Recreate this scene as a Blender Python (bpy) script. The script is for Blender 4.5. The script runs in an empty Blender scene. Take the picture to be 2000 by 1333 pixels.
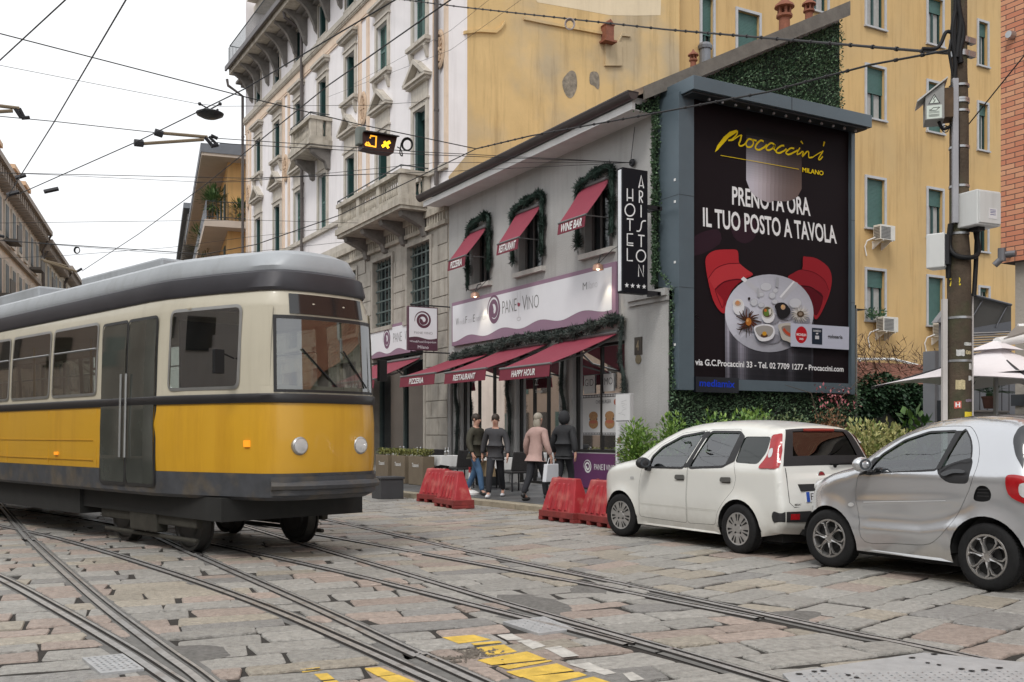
import bpy, bmesh, math, random
from mathutils import Vector, Matrix
from mathutils.geometry import delaunay_2d_cdt
sc = bpy.context.scene
# ---------------------------------------------------------------- camera
FPX, HY, EYE, YAW = 1960.0, 848.0, 1.38, math.radians(29.7)
cam_d = bpy.data.cameras.new('camera'); cam = bpy.data.objects.new('camera', cam_d)
sc.collection.objects.link(cam); sc.camera = cam
cam.location = (0, 0, EYE); cam.rotation_euler = (math.radians(90), 0, -YAW)
cam_d.sensor_width = 36; cam_d.lens = FPX / 2000 * 36; cam_d.shift_y = (HY - 666.5) / 2000
cam_d.clip_start = 0.05; cam_d.clip_end = 3000
# ---------------------------------------------------------------- sky and sun (overcast)
W = bpy.data.worlds.new('World'); sc.world = W; W.use_nodes = True
nt = W.node_tree; nt.nodes.clear()
SUN_EL, SUN_AZ = math.radians(52), math.radians(228)     # azimuth measured from +Y towards +X
sky = nt.nodes.new('ShaderNodeTexSky'); sky.sky_type = 'NISHITA'; sky.sun_disc = False
sky.sun_elevation = SUN_EL; sky.sun_rotation = SUN_AZ; sky.air_density = 1.0; sky.dust_density = 6.0; sky.ozone_density = 1.0
hs = nt.nodes.new('ShaderNodeHueSaturation'); hs.inputs['Saturation'].default_value = 0.12; hs.inputs['Value'].default_value = 1.0
mx = nt.nodes.new('ShaderNodeMixRGB'); mx.inputs[0].default_value = 0.82
nz = nt.nodes.new('ShaderNodeTexNoise'); nz.inputs['Scale'].default_value = 1.6; nz.inputs['Detail'].default_value = 4
rp = nt.nodes.new('ShaderNodeValToRGB'); rp.color_ramp.elements[0].position = .3; rp.color_ramp.elements[1].position = .7
rp.color_ramp.elements[0].color = (8.0, 8.25, 8.6, 1); rp.color_ramp.elements[1].color = (9.3, 9.4, 9.5, 1)
bg = nt.nodes.new('ShaderNodeBackground'); bg.inputs[1].default_value = 0.105
wo = nt.nodes.new('ShaderNodeOutputWorld')
nt.links.new(sky.outputs[0], hs.inputs['Color']); nt.links.new(hs.outputs[0], mx.inputs[1])
nt.links.new(nz.outputs['Fac'], rp.inputs[0]); nt.links.new(rp.outputs[0], mx.inputs[2])
nt.links.new(mx.outputs[0], bg.inputs[0]); nt.links.new(bg.outputs[0], wo.inputs[0])
sd = bpy.data.lights.new('sun', 'SUN'); sd.energy = 1.1; sd.angle = math.radians(14); sd.color = (1, .96, .9)
so = bpy.data.objects.new('sun', sd); sc.collection.objects.link(so)
sdir = Vector((math.sin(SUN_AZ) * math.cos(SUN_EL), math.cos(SUN_AZ) * math.cos(SUN_EL), math.sin(SUN_EL)))
so.rotation_euler = sdir.to_track_quat('Z', 'Y').to_euler(); so.location = (0, 0, 40)
sc.view_settings.view_transform = 'Standard'; sc.view_settings.look = 'None'
sc.view_settings.exposure = 0.45; sc.view_settings.gamma = 1.0
# ---------------------------------------------------------------- pixel rays (2000 x 1333 photo) onto real planes
SA, CA = math.sin(YAW), math.cos(YAW)
def ray(px, py):
 a = (px - 1000) / FPX; b = (HY - py) / FPX
 return Vector((a * CA + SA, -a * SA + CA, b))
def onX(px, py, X):
 v = ray(px, py); t = X / v.x; return Vector((X, v.y * t, EYE + v.z * t))
def onY(px, py, Y):
 v = ray(px, py); t = Y / v.y; return Vector((v.x * t, Y, EYE + v.z * t))
def onZ(px, py, Z=0.0):
 v = ray(px, py); t = (Z - EYE) / v.z; return Vector((v.x * t, v.y * t, Z))
def atD(px, py, D):
 v = ray(px, py); return Vector((v.x * D, v.y * D, EYE + v.z * D))
R = random.Random(7)
def hexc(h):
 h = h.lstrip('#'); c = [int(h[i:i + 2], 16) / 255 for i in (0, 2, 4)]
 return tuple(x / 12.92 if x <= .04045 else ((x + .055) / 1.055) ** 2.4 for x in c)
# ---------------------------------------------------------------- materials
MATS = {}
def M(name, col, rough=.6, metal=0., var=.12, vs=2.0, bump=0., bs=40., coat=0., streak=0., spec=.5, attr=None, alpha_noise=None, emit=None, es=0., dirt=None, dirts=1.0, two=None):
 if name in MATS: return MATS[name]
 if isinstance(col, str): col = hexc(col)
 m = bpy.data.materials.new(name); m.use_nodes = True; n = m.node_tree.nodes; l = m.node_tree.links
 b = n['Principled BSDF']; b.inputs['Roughness'].default_value = rough; b.inputs['Metallic'].default_value = metal
 b.inputs['Specular IOR Level'].default_value = spec
 if coat: b.inputs['Coat Weight'].default_value = coat; b.inputs['Coat Roughness'].default_value = .05
 if emit is not None:
  b.inputs['Emission Color'].default_value = (*emit, 1); b.inputs['Emission Strength'].default_value = es
 tc = n.new('ShaderNodeTexCoord')
 t = n.new('ShaderNodeTexNoise'); t.inputs['Scale'].default_value = vs; t.inputs['Detail'].default_value = 6; t.inputs['Roughness'].default_value = .62
 l.new(tc.outputs['Object'], t.inputs['Vector'])
 r = n.new('ShaderNodeMapRange'); r.inputs['From Min'].default_value = .28; r.inputs['From Max'].default_value = .72
 r.inputs['To Min'].default_value = 1 - var; r.inputs['To Max'].default_value = 1 + var * .7
 l.new(t.outputs['Fac'], r.inputs['Value'])
 vm = n.new('ShaderNodeVectorMath'); vm.operation = 'SCALE'; l.new(r.outputs[0], vm.inputs['Scale'])
 if attr:
  a = n.new('ShaderNodeAttribute'); a.attribute_name = attr; l.new(a.outputs['Color'], vm.inputs[0])
 elif two is not None:
  t3 = n.new('ShaderNodeTexNoise'); t3.inputs['Scale'].default_value = two[1]; t3.inputs['Detail'].default_value = 5
  l.new(tc.outputs['Object'], t3.inputs['Vector'])
  r3 = n.new('ShaderNodeMapRange'); r3.inputs['From Min'].default_value = two[2]; r3.inputs['From Max'].default_value = two[3]; l.new(t3.outputs['Fac'], r3.inputs['Value'])
  m3 = n.new('ShaderNodeMixRGB'); m3.inputs[1].default_value = (*col, 1); m3.inputs[2].default_value = (*(hexc(two[0]) if isinstance(two[0], str) else two[0]), 1)
  l.new(r3.outputs[0], m3.inputs[0]); l.new(m3.outputs[0], vm.inputs[0])
 else: vm.inputs[0].default_value = col
 last = vm.outputs[0]
 if streak:      # rain streaks and grime running down a wall
  mp = n.new('ShaderNodeMapping'); mp.inputs['Scale'].default_value = (2.2, 2.2, .16); l.new(tc.outputs['Object'], mp.inputs['Vector'])
  t2 = n.new('ShaderNodeTexNoise'); t2.inputs['Scale'].default_value = 1.3; t2.inputs['Detail'].default_value = 8; t2.inputs['Roughness'].default_value = .7
  l.new(mp.outputs[0], t2.inputs['Vector'])
  r2 = n.new('ShaderNodeMapRange'); r2.inputs['From Min'].default_value = .5; r2.inputs['From Max'].default_value = .72; l.new(t2.outputs['Fac'], r2.inputs['Value'])
  mm = n.new('ShaderNodeMath'); mm.operation = 'MULTIPLY'; mm.inputs[1].default_value = streak; l.new(r2.outputs[0], mm.inputs[0])
  mi = n.new('ShaderNodeMixRGB'); mi.blend_type = 'MULTIPLY'; mi.inputs[2].default_value = (.42, .38, .33, 1) if dirt is None else (*dirt, 1)
  l.new(mm.outputs[0], mi.inputs[0]); l.new(last, mi.inputs[1]); last = mi.outputs[0]
 l.new(last, b.inputs['Base Color'])
 if bump:
  bt = n.new('ShaderNodeTexNoise'); bt.inputs['Scale'].default_value = bs; bt.inputs['Detail'].default_value = 5
  l.new(tc.outputs['Object'], bt.inputs['Vector'])
  bn = n.new('ShaderNodeBump'); bn.inputs['Strength'].default_value = bump; bn.inputs['Distance'].default_value = .02
  l.new(bt.outputs['Fac'], bn.inputs['Height']); l.new(bn.outputs[0], b.inputs['Normal'])
 MATS[name] = m; return m
def glass(name, tint=(.8, .85, .85), rough=.03, mixv=.5, spec=.6, gcol=.95):
 """thin pane: part clear, part mirror"""
 if name in MATS: return MATS[name]
 m = bpy.data.materials.new(name); m.use_nodes = True; n = m.node_tree.nodes; l = m.node_tree.links; n.clear()
 tr = n.new('ShaderNodeBsdfTransparent'); tr.inputs[0].default_value = (*tint, 1)
 gl = n.new('ShaderNodeBsdfGlossy'); gl.inputs['Roughness'].default_value = rough; gl.inputs[0].default_value = (gcol, gcol * 1.01, gcol * 1.03, 1)
 fr = n.new('ShaderNodeFresnel'); fr.inputs[0].default_value = 1.5
 mr = n.new('ShaderNodeMapRange'); mr.inputs['To Min'].default_value = mixv; mr.inputs['To Max'].default_value = 1.0
 l.new(fr.outputs[0], mr.inputs['Value'])
 mx = n.new('ShaderNodeMixShader'); l.new(mr.outputs[0], mx.inputs[0]); l.new(tr.outputs[0], mx.inputs[1]); l.new(gl.outputs[0], mx.inputs[2])
 o = n.new('ShaderNodeOutputMaterial'); l.new(mx.outputs[0], o.inputs[0]); MATS[name] = m; return m
def leafmat(name, c1, c2, rough=.5, ns=9.0):
 if name in MATS: return MATS[name]
 m = bpy.data.materials.new(name); m.use_nodes = True; n = m.node_tree.nodes; l = m.node_tree.links; b = n['Principled BSDF']
 b.inputs['Roughness'].default_value = rough; b.inputs['Specular IOR Level'].default_value = .35
 g = n.new('ShaderNodeNewGeometry'); mi = n.new('ShaderNodeMixRGB'); mi.inputs[1].default_value = (*c1, 1); mi.inputs[2].default_value = (*c2, 1)
 l.new(g.outputs['Random Per Island'], mi.inputs[0]); l.new(mi.outputs[0], b.inputs['Base Color']); MATS[name] = m; return m
# ---------------------------------------------------------------- mesh builder
ROOT = {}
class MB:
 def __init__(s): s.v = []; s.f = []; s.m = []; s.c = []; s.mi = 0; s.col = None
 def add(s, vs, fs, mi=None):
  o = len(s.v); s.v += [Vector(p) for p in vs]; mi = s.mi if mi is None else mi
  for f in fs: s.f.append([i + o for i in f]); s.m.append(mi); s.c.append(s.col)
  return s
 def quad(s, a, b, c, d, mi=None): return s.add([a, b, c, d], [(0, 1, 2, 3)], mi)
 def box(s, a, b, mi=None, F=None):
  x0, y0, z0 = a; x1, y1, z1 = b
  if x0 > x1: x0, x1 = x1, x0
  if y0 > y1: y0, y1 = y1, y0
  if z0 > z1: z0, z1 = z1, z0
  p = [Vector(q) for q in ((x0, y0, z0), (x1, y0, z0), (x1, y1, z0), (x0, y1, z0), (x0, y0, z1), (x1, y0, z1), (x1, y1, z1), (x0, y1, z1))]
  if F: p = [F(q) for q in p]
  return s.add(p, [(0, 3, 2, 1), (4, 5, 6, 7), (0, 1, 5, 4), (1, 2, 6, 5), (2, 3, 7, 6), (3, 0, 4, 7)], mi)
 def prism(s, poly, off, mi=None):
  """poly: list of 3-D points (planar), extruded by vector off"""
  n = len(poly); off = Vector(off); p = [Vector(q) for q in poly]
  vs = p + [q + off for q in p]
  fs = [tuple(range(n))[::-1], tuple(range(n, 2 * n))] + [(i, (i + 1) % n, n + (i + 1) % n, n + i) for i in range(n)]
  return s.add(vs, fs, mi)
 def tube(s, pts, r, n=8, mi=None, caps=True):
  pts = [Vector(p) for p in pts]; rs = r if isinstance(r, (list, tuple)) else [r] * len(pts)
  vs = []; u = None
  for i, p in enumerate(pts):
   t = (pts[min(i + 1, len(pts) - 1)] - pts[max(i - 1, 0)])
   if t.length < 1e-9: t = Vector((0, 0, 1))
   t.normalize()
   if u is None: u = t.orthogonal().normalized()
   else:
    u = u - t * u.dot(t)
    u = u.normalized() if u.length > 1e-6 else t.orthogonal().normalized()
   w = t.cross(u)
   for k in range(n):
    a = 2 * math.pi * k / n; vs.append(p + (u * math.cos(a) + w * math.sin(a)) * rs[i])
  fs = [(i * n + k, i * n + (k + 1) % n, (i + 1) * n + (k + 1) % n, (i + 1) * n + k) for i in range(len(pts) - 1) for k in range(n)]
  if caps: fs += [tuple(range(n))[::-1], tuple((len(pts) - 1) * n + k for k in range(n))]
  return s.add(vs, fs, mi)
 def lathe(s, prof, c=(0, 0, 0), axis='Z', n=24, mi=None, F=None, cap=True):
  """prof: (r, h) list"""
  c = Vector(c); vs = []
  for r, h in prof:
   for k in range(n):
    a = 2 * math.pi * k / n; x, y = r * math.cos(a), r * math.sin(a)
    q = Vector((x, y, h)) if axis == 'Z' else (Vector((h, x, y)) if axis == 'X' else Vector((x, h, y)))
    q = q + c; vs.append(F(q) if F else q)
  m = len(prof)
  fs = [(i * n + k, i * n + (k + 1) % n, (i + 1) * n + (k + 1) % n, (i + 1) * n + k) for i in range(m - 1) for k in range(n)]
  if cap and prof[0][0] > 1e-6: fs.append(tuple(range(n))[::-1])
  if cap and prof[-1][0] > 1e-6: fs.append(tuple((m - 1) * n + k for k in range(n)))
  return s.add(vs, fs, mi)
 def ball(s, c, r, n=12, mi=None):
  r = (r, r, r) if not isinstance(r, (list, tuple)) else r
  c = Vector(c); m = max(4, n // 2); vs = []
  for i in range(m + 1):
   th = math.pi * i / m
   for k in range(n):
    a = 2 * math.pi * k / n
    vs.append(c + Vector((r[0] * math.sin(th) * math.cos(a), r[1] * math.sin(th) * math.sin(a), r[2] * math.cos(th))))
  fs = [(i * n + k, (i + 1) * n + k, (i + 1) * n + (k + 1) % n, i * n + (k + 1) % n) for i in range(m) for k in range(n)]
  return s.add(vs, fs, mi)
 def leaf(s, p, d, up, L, w, mi=None):
  """one folded leaf (two quads sharing the midrib)"""
  d = d.normalized(); sd = d.cross(up)
  sd = sd.normalized() if sd.length > 1e-5 else d.orthogonal().normalized()
  nn = sd.cross(d); m = p + d * L * .5
  return s.add([p, m + sd * w * .5 + nn * w * .12, p + d * L, m - sd * w * .5 + nn * w * .12], [(0, 1, 2), (0, 2, 3)], mi)
 def build(s, name, mats, parent=None, smooth=0, local=False, bevel=0):
  if not isinstance(mats, (list, tuple)): mats = [mats]
  me = bpy.data.meshes.new(name); off = Vector((0, 0, 0))
  if parent is not None and not local: off = ROOT.get(parent.name, off)
  elif parent is None and not local and s.v and getattr(s, 'base', True):
   xs = [p.x for p in s.v]; ys = [p.y for p in s.v]; off = Vector(((min(xs) + max(xs)) / 2, (min(ys) + max(ys)) / 2, min(p.z for p in s.v)))
  me.from_pydata([p - off for p in s.v], [], s.f); me.validate(clean_customdata=False)
  for m in mats: me.materials.append(m)
  if len(me.polygons) == len(s.m): me.polygons.foreach_set('material_index', s.m)
  if s.c and s.c[0] is not None and len(me.polygons) == len(s.c):
   at = me.color_attributes.new('tint', 'FLOAT_COLOR', 'CORNER')
   data = []
   for p in me.polygons: data += list(s.c[p.index]) * p.loop_total
   at.data.foreach_set('color', data)
  if smooth:
   me.polygons.foreach_set('use_smooth', [True] * len(me.polygons))
   try: me.set_sharp_from_angle(angle=math.radians(smooth))
   except Exception: pass
  me.update()
  o = bpy.data.objects.new(name, me); sc.collection.objects.link(o)
  if parent is not None: o.parent = parent; ROOT[o.name] = ROOT.get(parent.name, Vector((0, 0, 0)))
  else: o.location = off; ROOT[o.name] = off
  if bevel:
   bv = o.modifiers.new('bevel', 'BEVEL'); bv.width = bevel; bv.segments = 2; bv.limit_method = 'ANGLE'; bv.angle_limit = math.radians(40)
  return o
def tag(o, label=None, cat=None, group=None, kind=None):
 if label: o['label'] = label
 if cat: o['category'] = cat
 if group: o['group'] = group
 if kind: o['kind'] = kind
 return o
def thing(name, label, cat, loc=(0, 0, 0), group=None, rz=0, world=True):
 o = bpy.data.objects.new(name, None); sc.collection.objects.link(o); o.location = loc; o.rotation_euler = (0, 0, rz)
 o.empty_display_size = .2; ROOT[o.name] = Vector(loc) if world else Vector((0, 0, 0))
 return tag(o, label, cat, group)
def kids(o): return [c for c in sc.collection.objects if c.parent == o]
def copy_tree(o, parent=None):
 c = o.copy(); sc.collection.objects.link(c)
 if parent is not None: c.parent = parent
 for ch in kids(o): copy_tree(ch, c)
 return c
# ---------------------------------------------------------------- lettering
_tc = {}
def text_geo(s, bold=0.0, res=3, spacing=1.0):
 k = (s, bold, res, spacing)
 if k in _tc: return _tc[k]
 cu = bpy.data.curves.new('t', 'FONT'); cu.body = s; cu.offset = bold; cu.resolution_u = res; cu.space_character = spacing
 ob = bpy.data.objects.new('t', cu); sc.collection.objects.link(ob); bpy.context.view_layer.update()
 me = ob.to_mesh(); vs = [(v.co.x, v.co.y) for v in me.vertices]; fs = [tuple(p.vertices) for p in me.polygons]; ob.to_mesh_clear()
 bpy.data.objects.remove(ob); bpy.data.curves.remove(cu)
 x0 = min(v[0] for v in vs); x1 = max(v[0] for v in vs); y0 = min(v[1] for v in vs); y1 = max(v[1] for v in vs)
 _tc[k] = (vs, fs, x0, x1, y0, y1); return _tc[k]
def put_text(mb, s, O, ux, uy, w, h, mi=0, bold=0.01, shear=0., spacing=1.0):
 """lettering fitted to a w x h box with its lower left corner at O, along unit vectors ux, uy"""
 vs, fs, x0, x1, y0, y1 = text_geo(s, bold, 3, spacing); O = Vector(O); ux = Vector(ux); uy = Vector(uy)
 P = []
 for x, y in vs:
  b = (y - y0) / (y1 - y0); a = (x - x0) / (x1 - x0)
  P.append(O + ux * (a * w + shear * b * h) + uy * (b * h))
 mb.add(P, fs, mi)
def quad_text(mb, s, TL, TR, BR, BL, mi=0, bold=0.01, shear=0., spacing=1.0):
 vs, fs, x0, x1, y0, y1 = text_geo(s, bold, 3, spacing); P = []
 TL, TR, BR, BL = map(Vector, (TL, TR, BR, BL))
 for x, y in vs:
  b = (y - y0) / (y1 - y0); a = (x - x0) / (x1 - x0) + shear * (b - .5)
  P.append(BL * (1 - a) * (1 - b) + BR * a * (1 - b) + TR * a * b + TL * (1 - a) * b)
 mb.add(P, fs, mi)
def ribbon(mb, pts, w, nrm, mi=0):
 """stroke of width w (number or list) lying in the plane with normal nrm"""
 pts = [Vector(p) for p in pts]; ws = w if isinstance(w, (list, tuple)) else [w] * len(pts); nrm = Vector(nrm); L = []; Rr = []
 for i, p in enumerate(pts):
  t = (pts[min(i + 1, len(pts) - 1)] - pts[max(i - 1, 0)]).normalized(); sdv = t.cross(nrm).normalized() * ws[i] / 2
  L.append(p + sdv); Rr.append(p - sdv)
 n = len(pts); mb.add(L + Rr, [(i, i + 1, n + i + 1, n + i) for i in range(n - 1)], mi)
def cr(pts, k=6, closed=False):
 """Catmull-Rom through points (any dimension)"""
 P = [Vector(p) for p in pts]; out = []; n = len(P)
 for i in range(n if closed else n - 1):
  p1, p2 = P[i], P[(i + 1) % n]
  p0 = P[(i - 1) % n] if (closed or i > 0) else p1 * 2 - p2
  p3 = P[(i + 2) % n] if (closed or i + 2 < n) else p2 * 2 - p1
  for j in range(k):
   t = j / k
   out.append(.5 * ((2 * p1) + (p2 - p0) * t + (2 * p0 - 5 * p1 + 4 * p2 - p3) * t * t + (3 * p1 - p0 - 3 * p2 + p3) * t ** 3))
 if not closed: out.append(P[-1])
 return out
def spiral(mb, C, ux, uy, r, mi, nrm, turns=2.1, w=.16, cx=1.0):
 """the wine-bar swirl: a thick spiral stroke with a rounded heart"""
 pts = []; ws = []; N = 60
 for i in range(N + 1):
  t = i / N; a = math.radians(190) - t * turns * 2 * math.pi; rr = r * (1 - .78 * t)
  pts.append(Vector(C) + Vector(ux) * rr * math.cos(a) * cx + Vector(uy) * rr * math.sin(a)); ws.append(r * w * (.25 + 1.2 * min(1, t * 3)) * (1 if t < .85 else 1.3))
 ribbon(mb, pts, ws, nrm, mi)
# ---------------------------------------------------------------- shared materials
steel = M('galvanised steel', (.42, .43, .44), .38, .8, .15, 6)
dkmet = M('dark painted metal', (.03, .03, .034), .5, .2, .2, 4, spec=.3)
black = M('black rubber', (.012, .012, .013), .6, 0, .2, 8, spec=.25)
whitep = M('white paint', (.78, .78, .77), .5, 0, .05, 3)
wiremat = M('weathered cable', (.03, .03, .032), .55, .3, .2, 5)
# ================================================================ ground, pavement, rails
def on_ground(px, py): return onZ(px, py, 0.0)
g = MB(); g.quad((-600, -600, -.07), (600, -600, -.07), (600, 900, -.07), (-600, 900, -.07))
tag(g.build('ground', M('bare asphalt', (.075, .073, .07), .85, 0, .3, .6, .5, 120)), kind='structure')
# rails: centre lines in plan (world metres); straight street tracks and the two that branch off to the left
K = 1.38 / 1.45
def PL(pts): return [(x * K, y * K) for x, y in pts]
RAILS = [
 ('street', PL([(5.86, -4), (5.85, 3.84), (5.80, 5.21), (5.78, 7.29), (5.74, 9), (5.70, 11.5), (5.72, 17.5), (5.72, 62)])),
 ('branch', PL([(5.62, 5.9), (5.53, 6.98), (5.46, 7.98), (5.36, 8.9), (5.08, 11.38), (4.70, 14.35), (4.0, 18), (3.1, 21.5), (1.6, 26), (-.2, 31), (-3.5, 40)])),
 ('street', PL([(4.30, -4), (4.28, 4.4), (4.27, 5.44), (4.24, 6.73), (4.22, 7.75), (4.22, 9.96), (4.2, 12.64), (4.2, 18), (4.2, 62)])),
 ('branch', PL([(4.13, 5.6), (4.08, 6.3), (4.0, 6.95), (3.84, 8.51), (3.71, 9.73), (3.42, 11.76), (3.0, 14.4), (2.3, 18), (1.4, 21.5), (-.1, 26), (-1.9, 31), (-5.2, 40)])),
 ('street', PL([(2.78, -4), (2.77, 5.16), (2.74, 6.09), (2.75, 7.5), (2.74, 9.01), (2.70, 12.18), (2.68, 17.4), (2.68, 62)])),
 ('branch', PL([(2.60, 4.2), (2.55, 5.3), (2.50, 6.6), (2.40, 8.34), (2.14, 10.75), (1.56, 14.63), (.93, 17.5), (0, 21), (-1.5, 26), (-3.3, 31), (-6.6, 40)])),
 ('street', PL([(1.42, -4), (1.40, 3.5), (1.37, 5.96), (1.31, 7.15), (1.2, 9.91), (1.1, 15.44), (1.08, 19.4), (1.08, 62)])),
 ('branch', PL([(1.30, 5.2), (1.20, 6.18), (1.09, 7.27), (.83, 9.32), (.52, 11.46), (0, 14.3), (-.7, 17.5), (-1.6, 21), (-3.1, 26), (-4.9, 31), (-8.2, 40)]))]
RP = [[Vector((p.x, p.y)) for p in cr([(x, y, 0) for x, y in pts], 6)] for _, pts in RAILS]
steelrail = M('worn rail steel', (.50, .49, .48), .34, .55, .25, 14, .12, 60, two=((.22, .17, .13), 4, .56, .8))
raildark = M('rail web grime', (.035, .03, .027), .8, 0, .3, 12)
fill = M('asphalt infill beside rails', (.17, .165, .155), .85, 0, .3, 8, .6, 150)
PROF = [(-.066, -.06), (-.062, .002), (-.02, .005), (-.014, .001), (-.012, -.03), (.02, -.03), (.023, .002), (.044, .002), (.048, -.06)]
RLAB = ['straight rail farthest from the camera, beside the paved parking lane', 'far curved rail merging into the outermost straight rail',
  'straight rail second from the parked cars', 'curved rail meeting the small steel plate by the yellow paint',
  'straight rail running through the middle of the foreground', 'curved rail joining the middle rail at bottom centre',
  'straight rail ending at the frog in the lower left corner', 'nearest curved rail, beside the ribbed metal cover']
def sweep(mb, line, prof, dz=0.0):
 n = len(prof); vs = []
 for i, p in enumerate(line):
  t = (line[min(i + 1, len(line) - 1)] - line[max(i - 1, 0)]).normalized(); nx = Vector((t.y, -t.x))
  for o, z in prof: q = p + nx * o; vs.append((q.x, q.y, z + dz))
 fs = [(i * n + k, i * n + k + 1, (i + 1) * n + k + 1, (i + 1) * n + k) for i in range(len(line) - 1) for k in range(n - 1)]
 mi = [1 if PROF is prof and (fs[j][0] % n) in (0, 3, 4, 5, 7) else 0 for j in range(len(fs))]
 for f, m_ in zip(fs, mi): pass
 o = len(mb.v); mb.v += [Vector(v) for v in vs]
 for f, m_ in zip(fs, mi): mb.f.append([i + o for i in f]); mb.m.append(m_); mb.c.append(None)
for k, line in enumerate(RP):
 mb = MB(); sweep(mb, line, PROF, .0012 * (k % 4) + (.002 if RAILS[k][0] == 'branch' else 0))
 tag(mb.build('tram_rail', [steelrail, raildark], smooth=30), RLAB[k], 'rail', 'tram rails in the street')
 mb = MB(); sweep(mb, line, [(-.12, -.012), (.1, -.012)], .001 * (k % 4) - (.0006 if RAILS[k][0] == 'branch' else 0))
 tag(mb.build('road', fill), kind='structure')
# ---- paving slabs, each a slightly tilted worn stone
def clip(poly, n, d):
 """keep the side n.p >= d"""
 out = []
 for i in range(len(poly)):
  a, b = poly[i], poly[(i + 1) % len(poly)]; da, db = n.dot(a) - d, n.dot(b) - d
  if da >= 0: out.append(a)
  if (da >= 0) != (db >= 0): out.append(a + (b - a) * (da / (da - db)))
 return out
def area(p): return .5 * sum(p[i].x * p[(i + 1) % len(p)].y - p[(i + 1) % len(p)].x * p[i].y for i in range(len(p)))
def inter(a, b):
 """convex a clipped by convex (ccw) b"""
 for i in range(len(b)):
  e = b[(i + 1) % len(b)] - b[i]; n = Vector((-e.y, e.x)); a = clip(a, n, n.dot(b[i]))
  if len(a) < 3: return []
 return a
def visible(p, mg=2.6):
 r = p.x * CA - p.y * SA; f = p.x * SA + p.y * CA
 return 1.0 < f < 34 and abs(r) < f * .52 + mg
def cut_rails(poly, hw=.078):
 polys = [poly]
 for line in RP:
  nxt = []
  for p in polys:
   c = sum(p, Vector((0, 0))) / len(p); best = None
   for i in range(len(line) - 1):
    a, b = line[i], line[i + 1]; e = b - a; t = max(0, min(1, (c - a).dot(e) / e.length_squared)); d = (a + e * t - c).length
    if best is None or d < best[0]: best = (d, a, e, t)
   if best[0] > 1.1 or best[3] in (0, 1) and best[0] > .9: nxt.append(p); continue
   e = best[2].normalized(); n = Vector((e.y, -e.x)); d0 = n.dot(best[1])
   for s_ in (1, -1):
    q = clip(p, n * s_, d0 * s_ + hw)
    if len(q) >= 3 and abs(area(q)) > .012: nxt.append(q)
  polys = nxt
 return polys
PINK, GREY, WARM, DARK = (.395, .32, .275), (.365, .35, .322), (.39, .348, .285), (.285, .275, .26)
stones = MB(); STONES = []
HOLES = []      # plates, patches: convex polygons where no stone lies
def gp(*pts): return [Vector((p.x, p.y)) for p in (on_ground(*q) for q in pts)]
def ccw(p): return p if area(p) > 0 else p[::-1]
PLATES = {'rib': ccw(gp((160, 1287), (240, 1279), (282, 1308), (196, 1317))), 'mid': ccw(gp((982, 1216), (1063, 1206), (1122, 1230), (1052, 1239))),
          'big': ccw(gp((1528, 1318), (1803, 1277), (2040, 1300), (2075, 1345), (1560, 1352)))}
PATCH = [ccw(gp((965, 1158), (1010, 1156), (1095, 1172), (1118, 1190), (1080, 1200), (1010, 1182))), ccw(gp((1110, 1147), (1140, 1141), (1185, 1150), (1180, 1157), (1125, 1156))),
         ccw(gp((318, 1262), (410, 1256), (445, 1272), (430, 1283), (352, 1288))), ccw(gp((1505, 1196), (1530, 1190), (1600, 1194), (1575, 1210)))]
POT = ccw(gp((872, 1276), (900, 1265), (940, 1269), (948, 1281), (900, 1290), (876, 1286)))
HOLES = list(PLATES.values()) + PATCH + [POT]
def stone(poly, col, h):
 poly = ccw(poly); n = len(poly); c = sum(poly, Vector((0, 0))) / n
 for hq in HOLES:
  if (sum(hq, Vector((0, 0))) / len(hq) - c).length > 2: continue
  q = inter(poly, hq); k = abs(area(q)) / abs(area(poly)) if len(q) >= 3 else 0
  if k > .8 or (k > .45 and hq is POT): return
  if k > .01 and hq is not POT: h = -.012
 tx, ty = R.gauss(0, .006), R.gauss(0, .006); far = c.length > 15
 def Z(p): return h + (p.x - c.x) * tx + (p.y - c.y) * ty
 # rounded corners
 ring = []
 for i in range(n):
  a, b, d = poly[i - 1], poly[i], poly[(i + 1) % n]; k = R.uniform(.012, .05)
  la, lb = (a - b).length, (d - b).length
  pa, pb = b + (a - b) * min(.4, k / max(la, .01)), b + (d - b) * min(.4, k / max(lb, .01))
  if far: ring.append(b)
  else: ring += [pa, b * .56 + (pa + pb) * .22, pb]
  if not far and lb > .4:     # chipped, wavering long edges
   e = (d - b).normalized(); nn = Vector((-e.y, e.x))
   for t in ([.35, .65] if lb < .7 else [.25, .5, .75]): ring.append(b + (d - b) * (t + R.uniform(-.06, .06)) + nn * R.gauss(.002, .009))
 m = len(ring); w = .013
 def ins(p, q): v = c - p; return p + v.normalized() * min(q, v.length * .5)
 t1 = [(*ins(p, w), Z(p)) for p in ring]; t2 = [(*ins(p, .006), Z(p) - .008) for p in ring]; t3 = [(*p, -.06) for p in ring]
 stones.col = (*col, 1); top = (c.x, c.y, Z(c) + .003)
 fs = [(i, (i + 1) % m, 3 * m) for i in range(m)]
 fs += [(m + i, m + (i + 1) % m, (i + 1) % m, i) for i in range(m)] + [(2 * m + i, 2 * m + (i + 1) % m, m + (i + 1) % m, m + i) for i in range(m)]
 stones.add(t1 + t2 + t3 + [top], fs)
 STONES.append((poly, Z, c))
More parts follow.
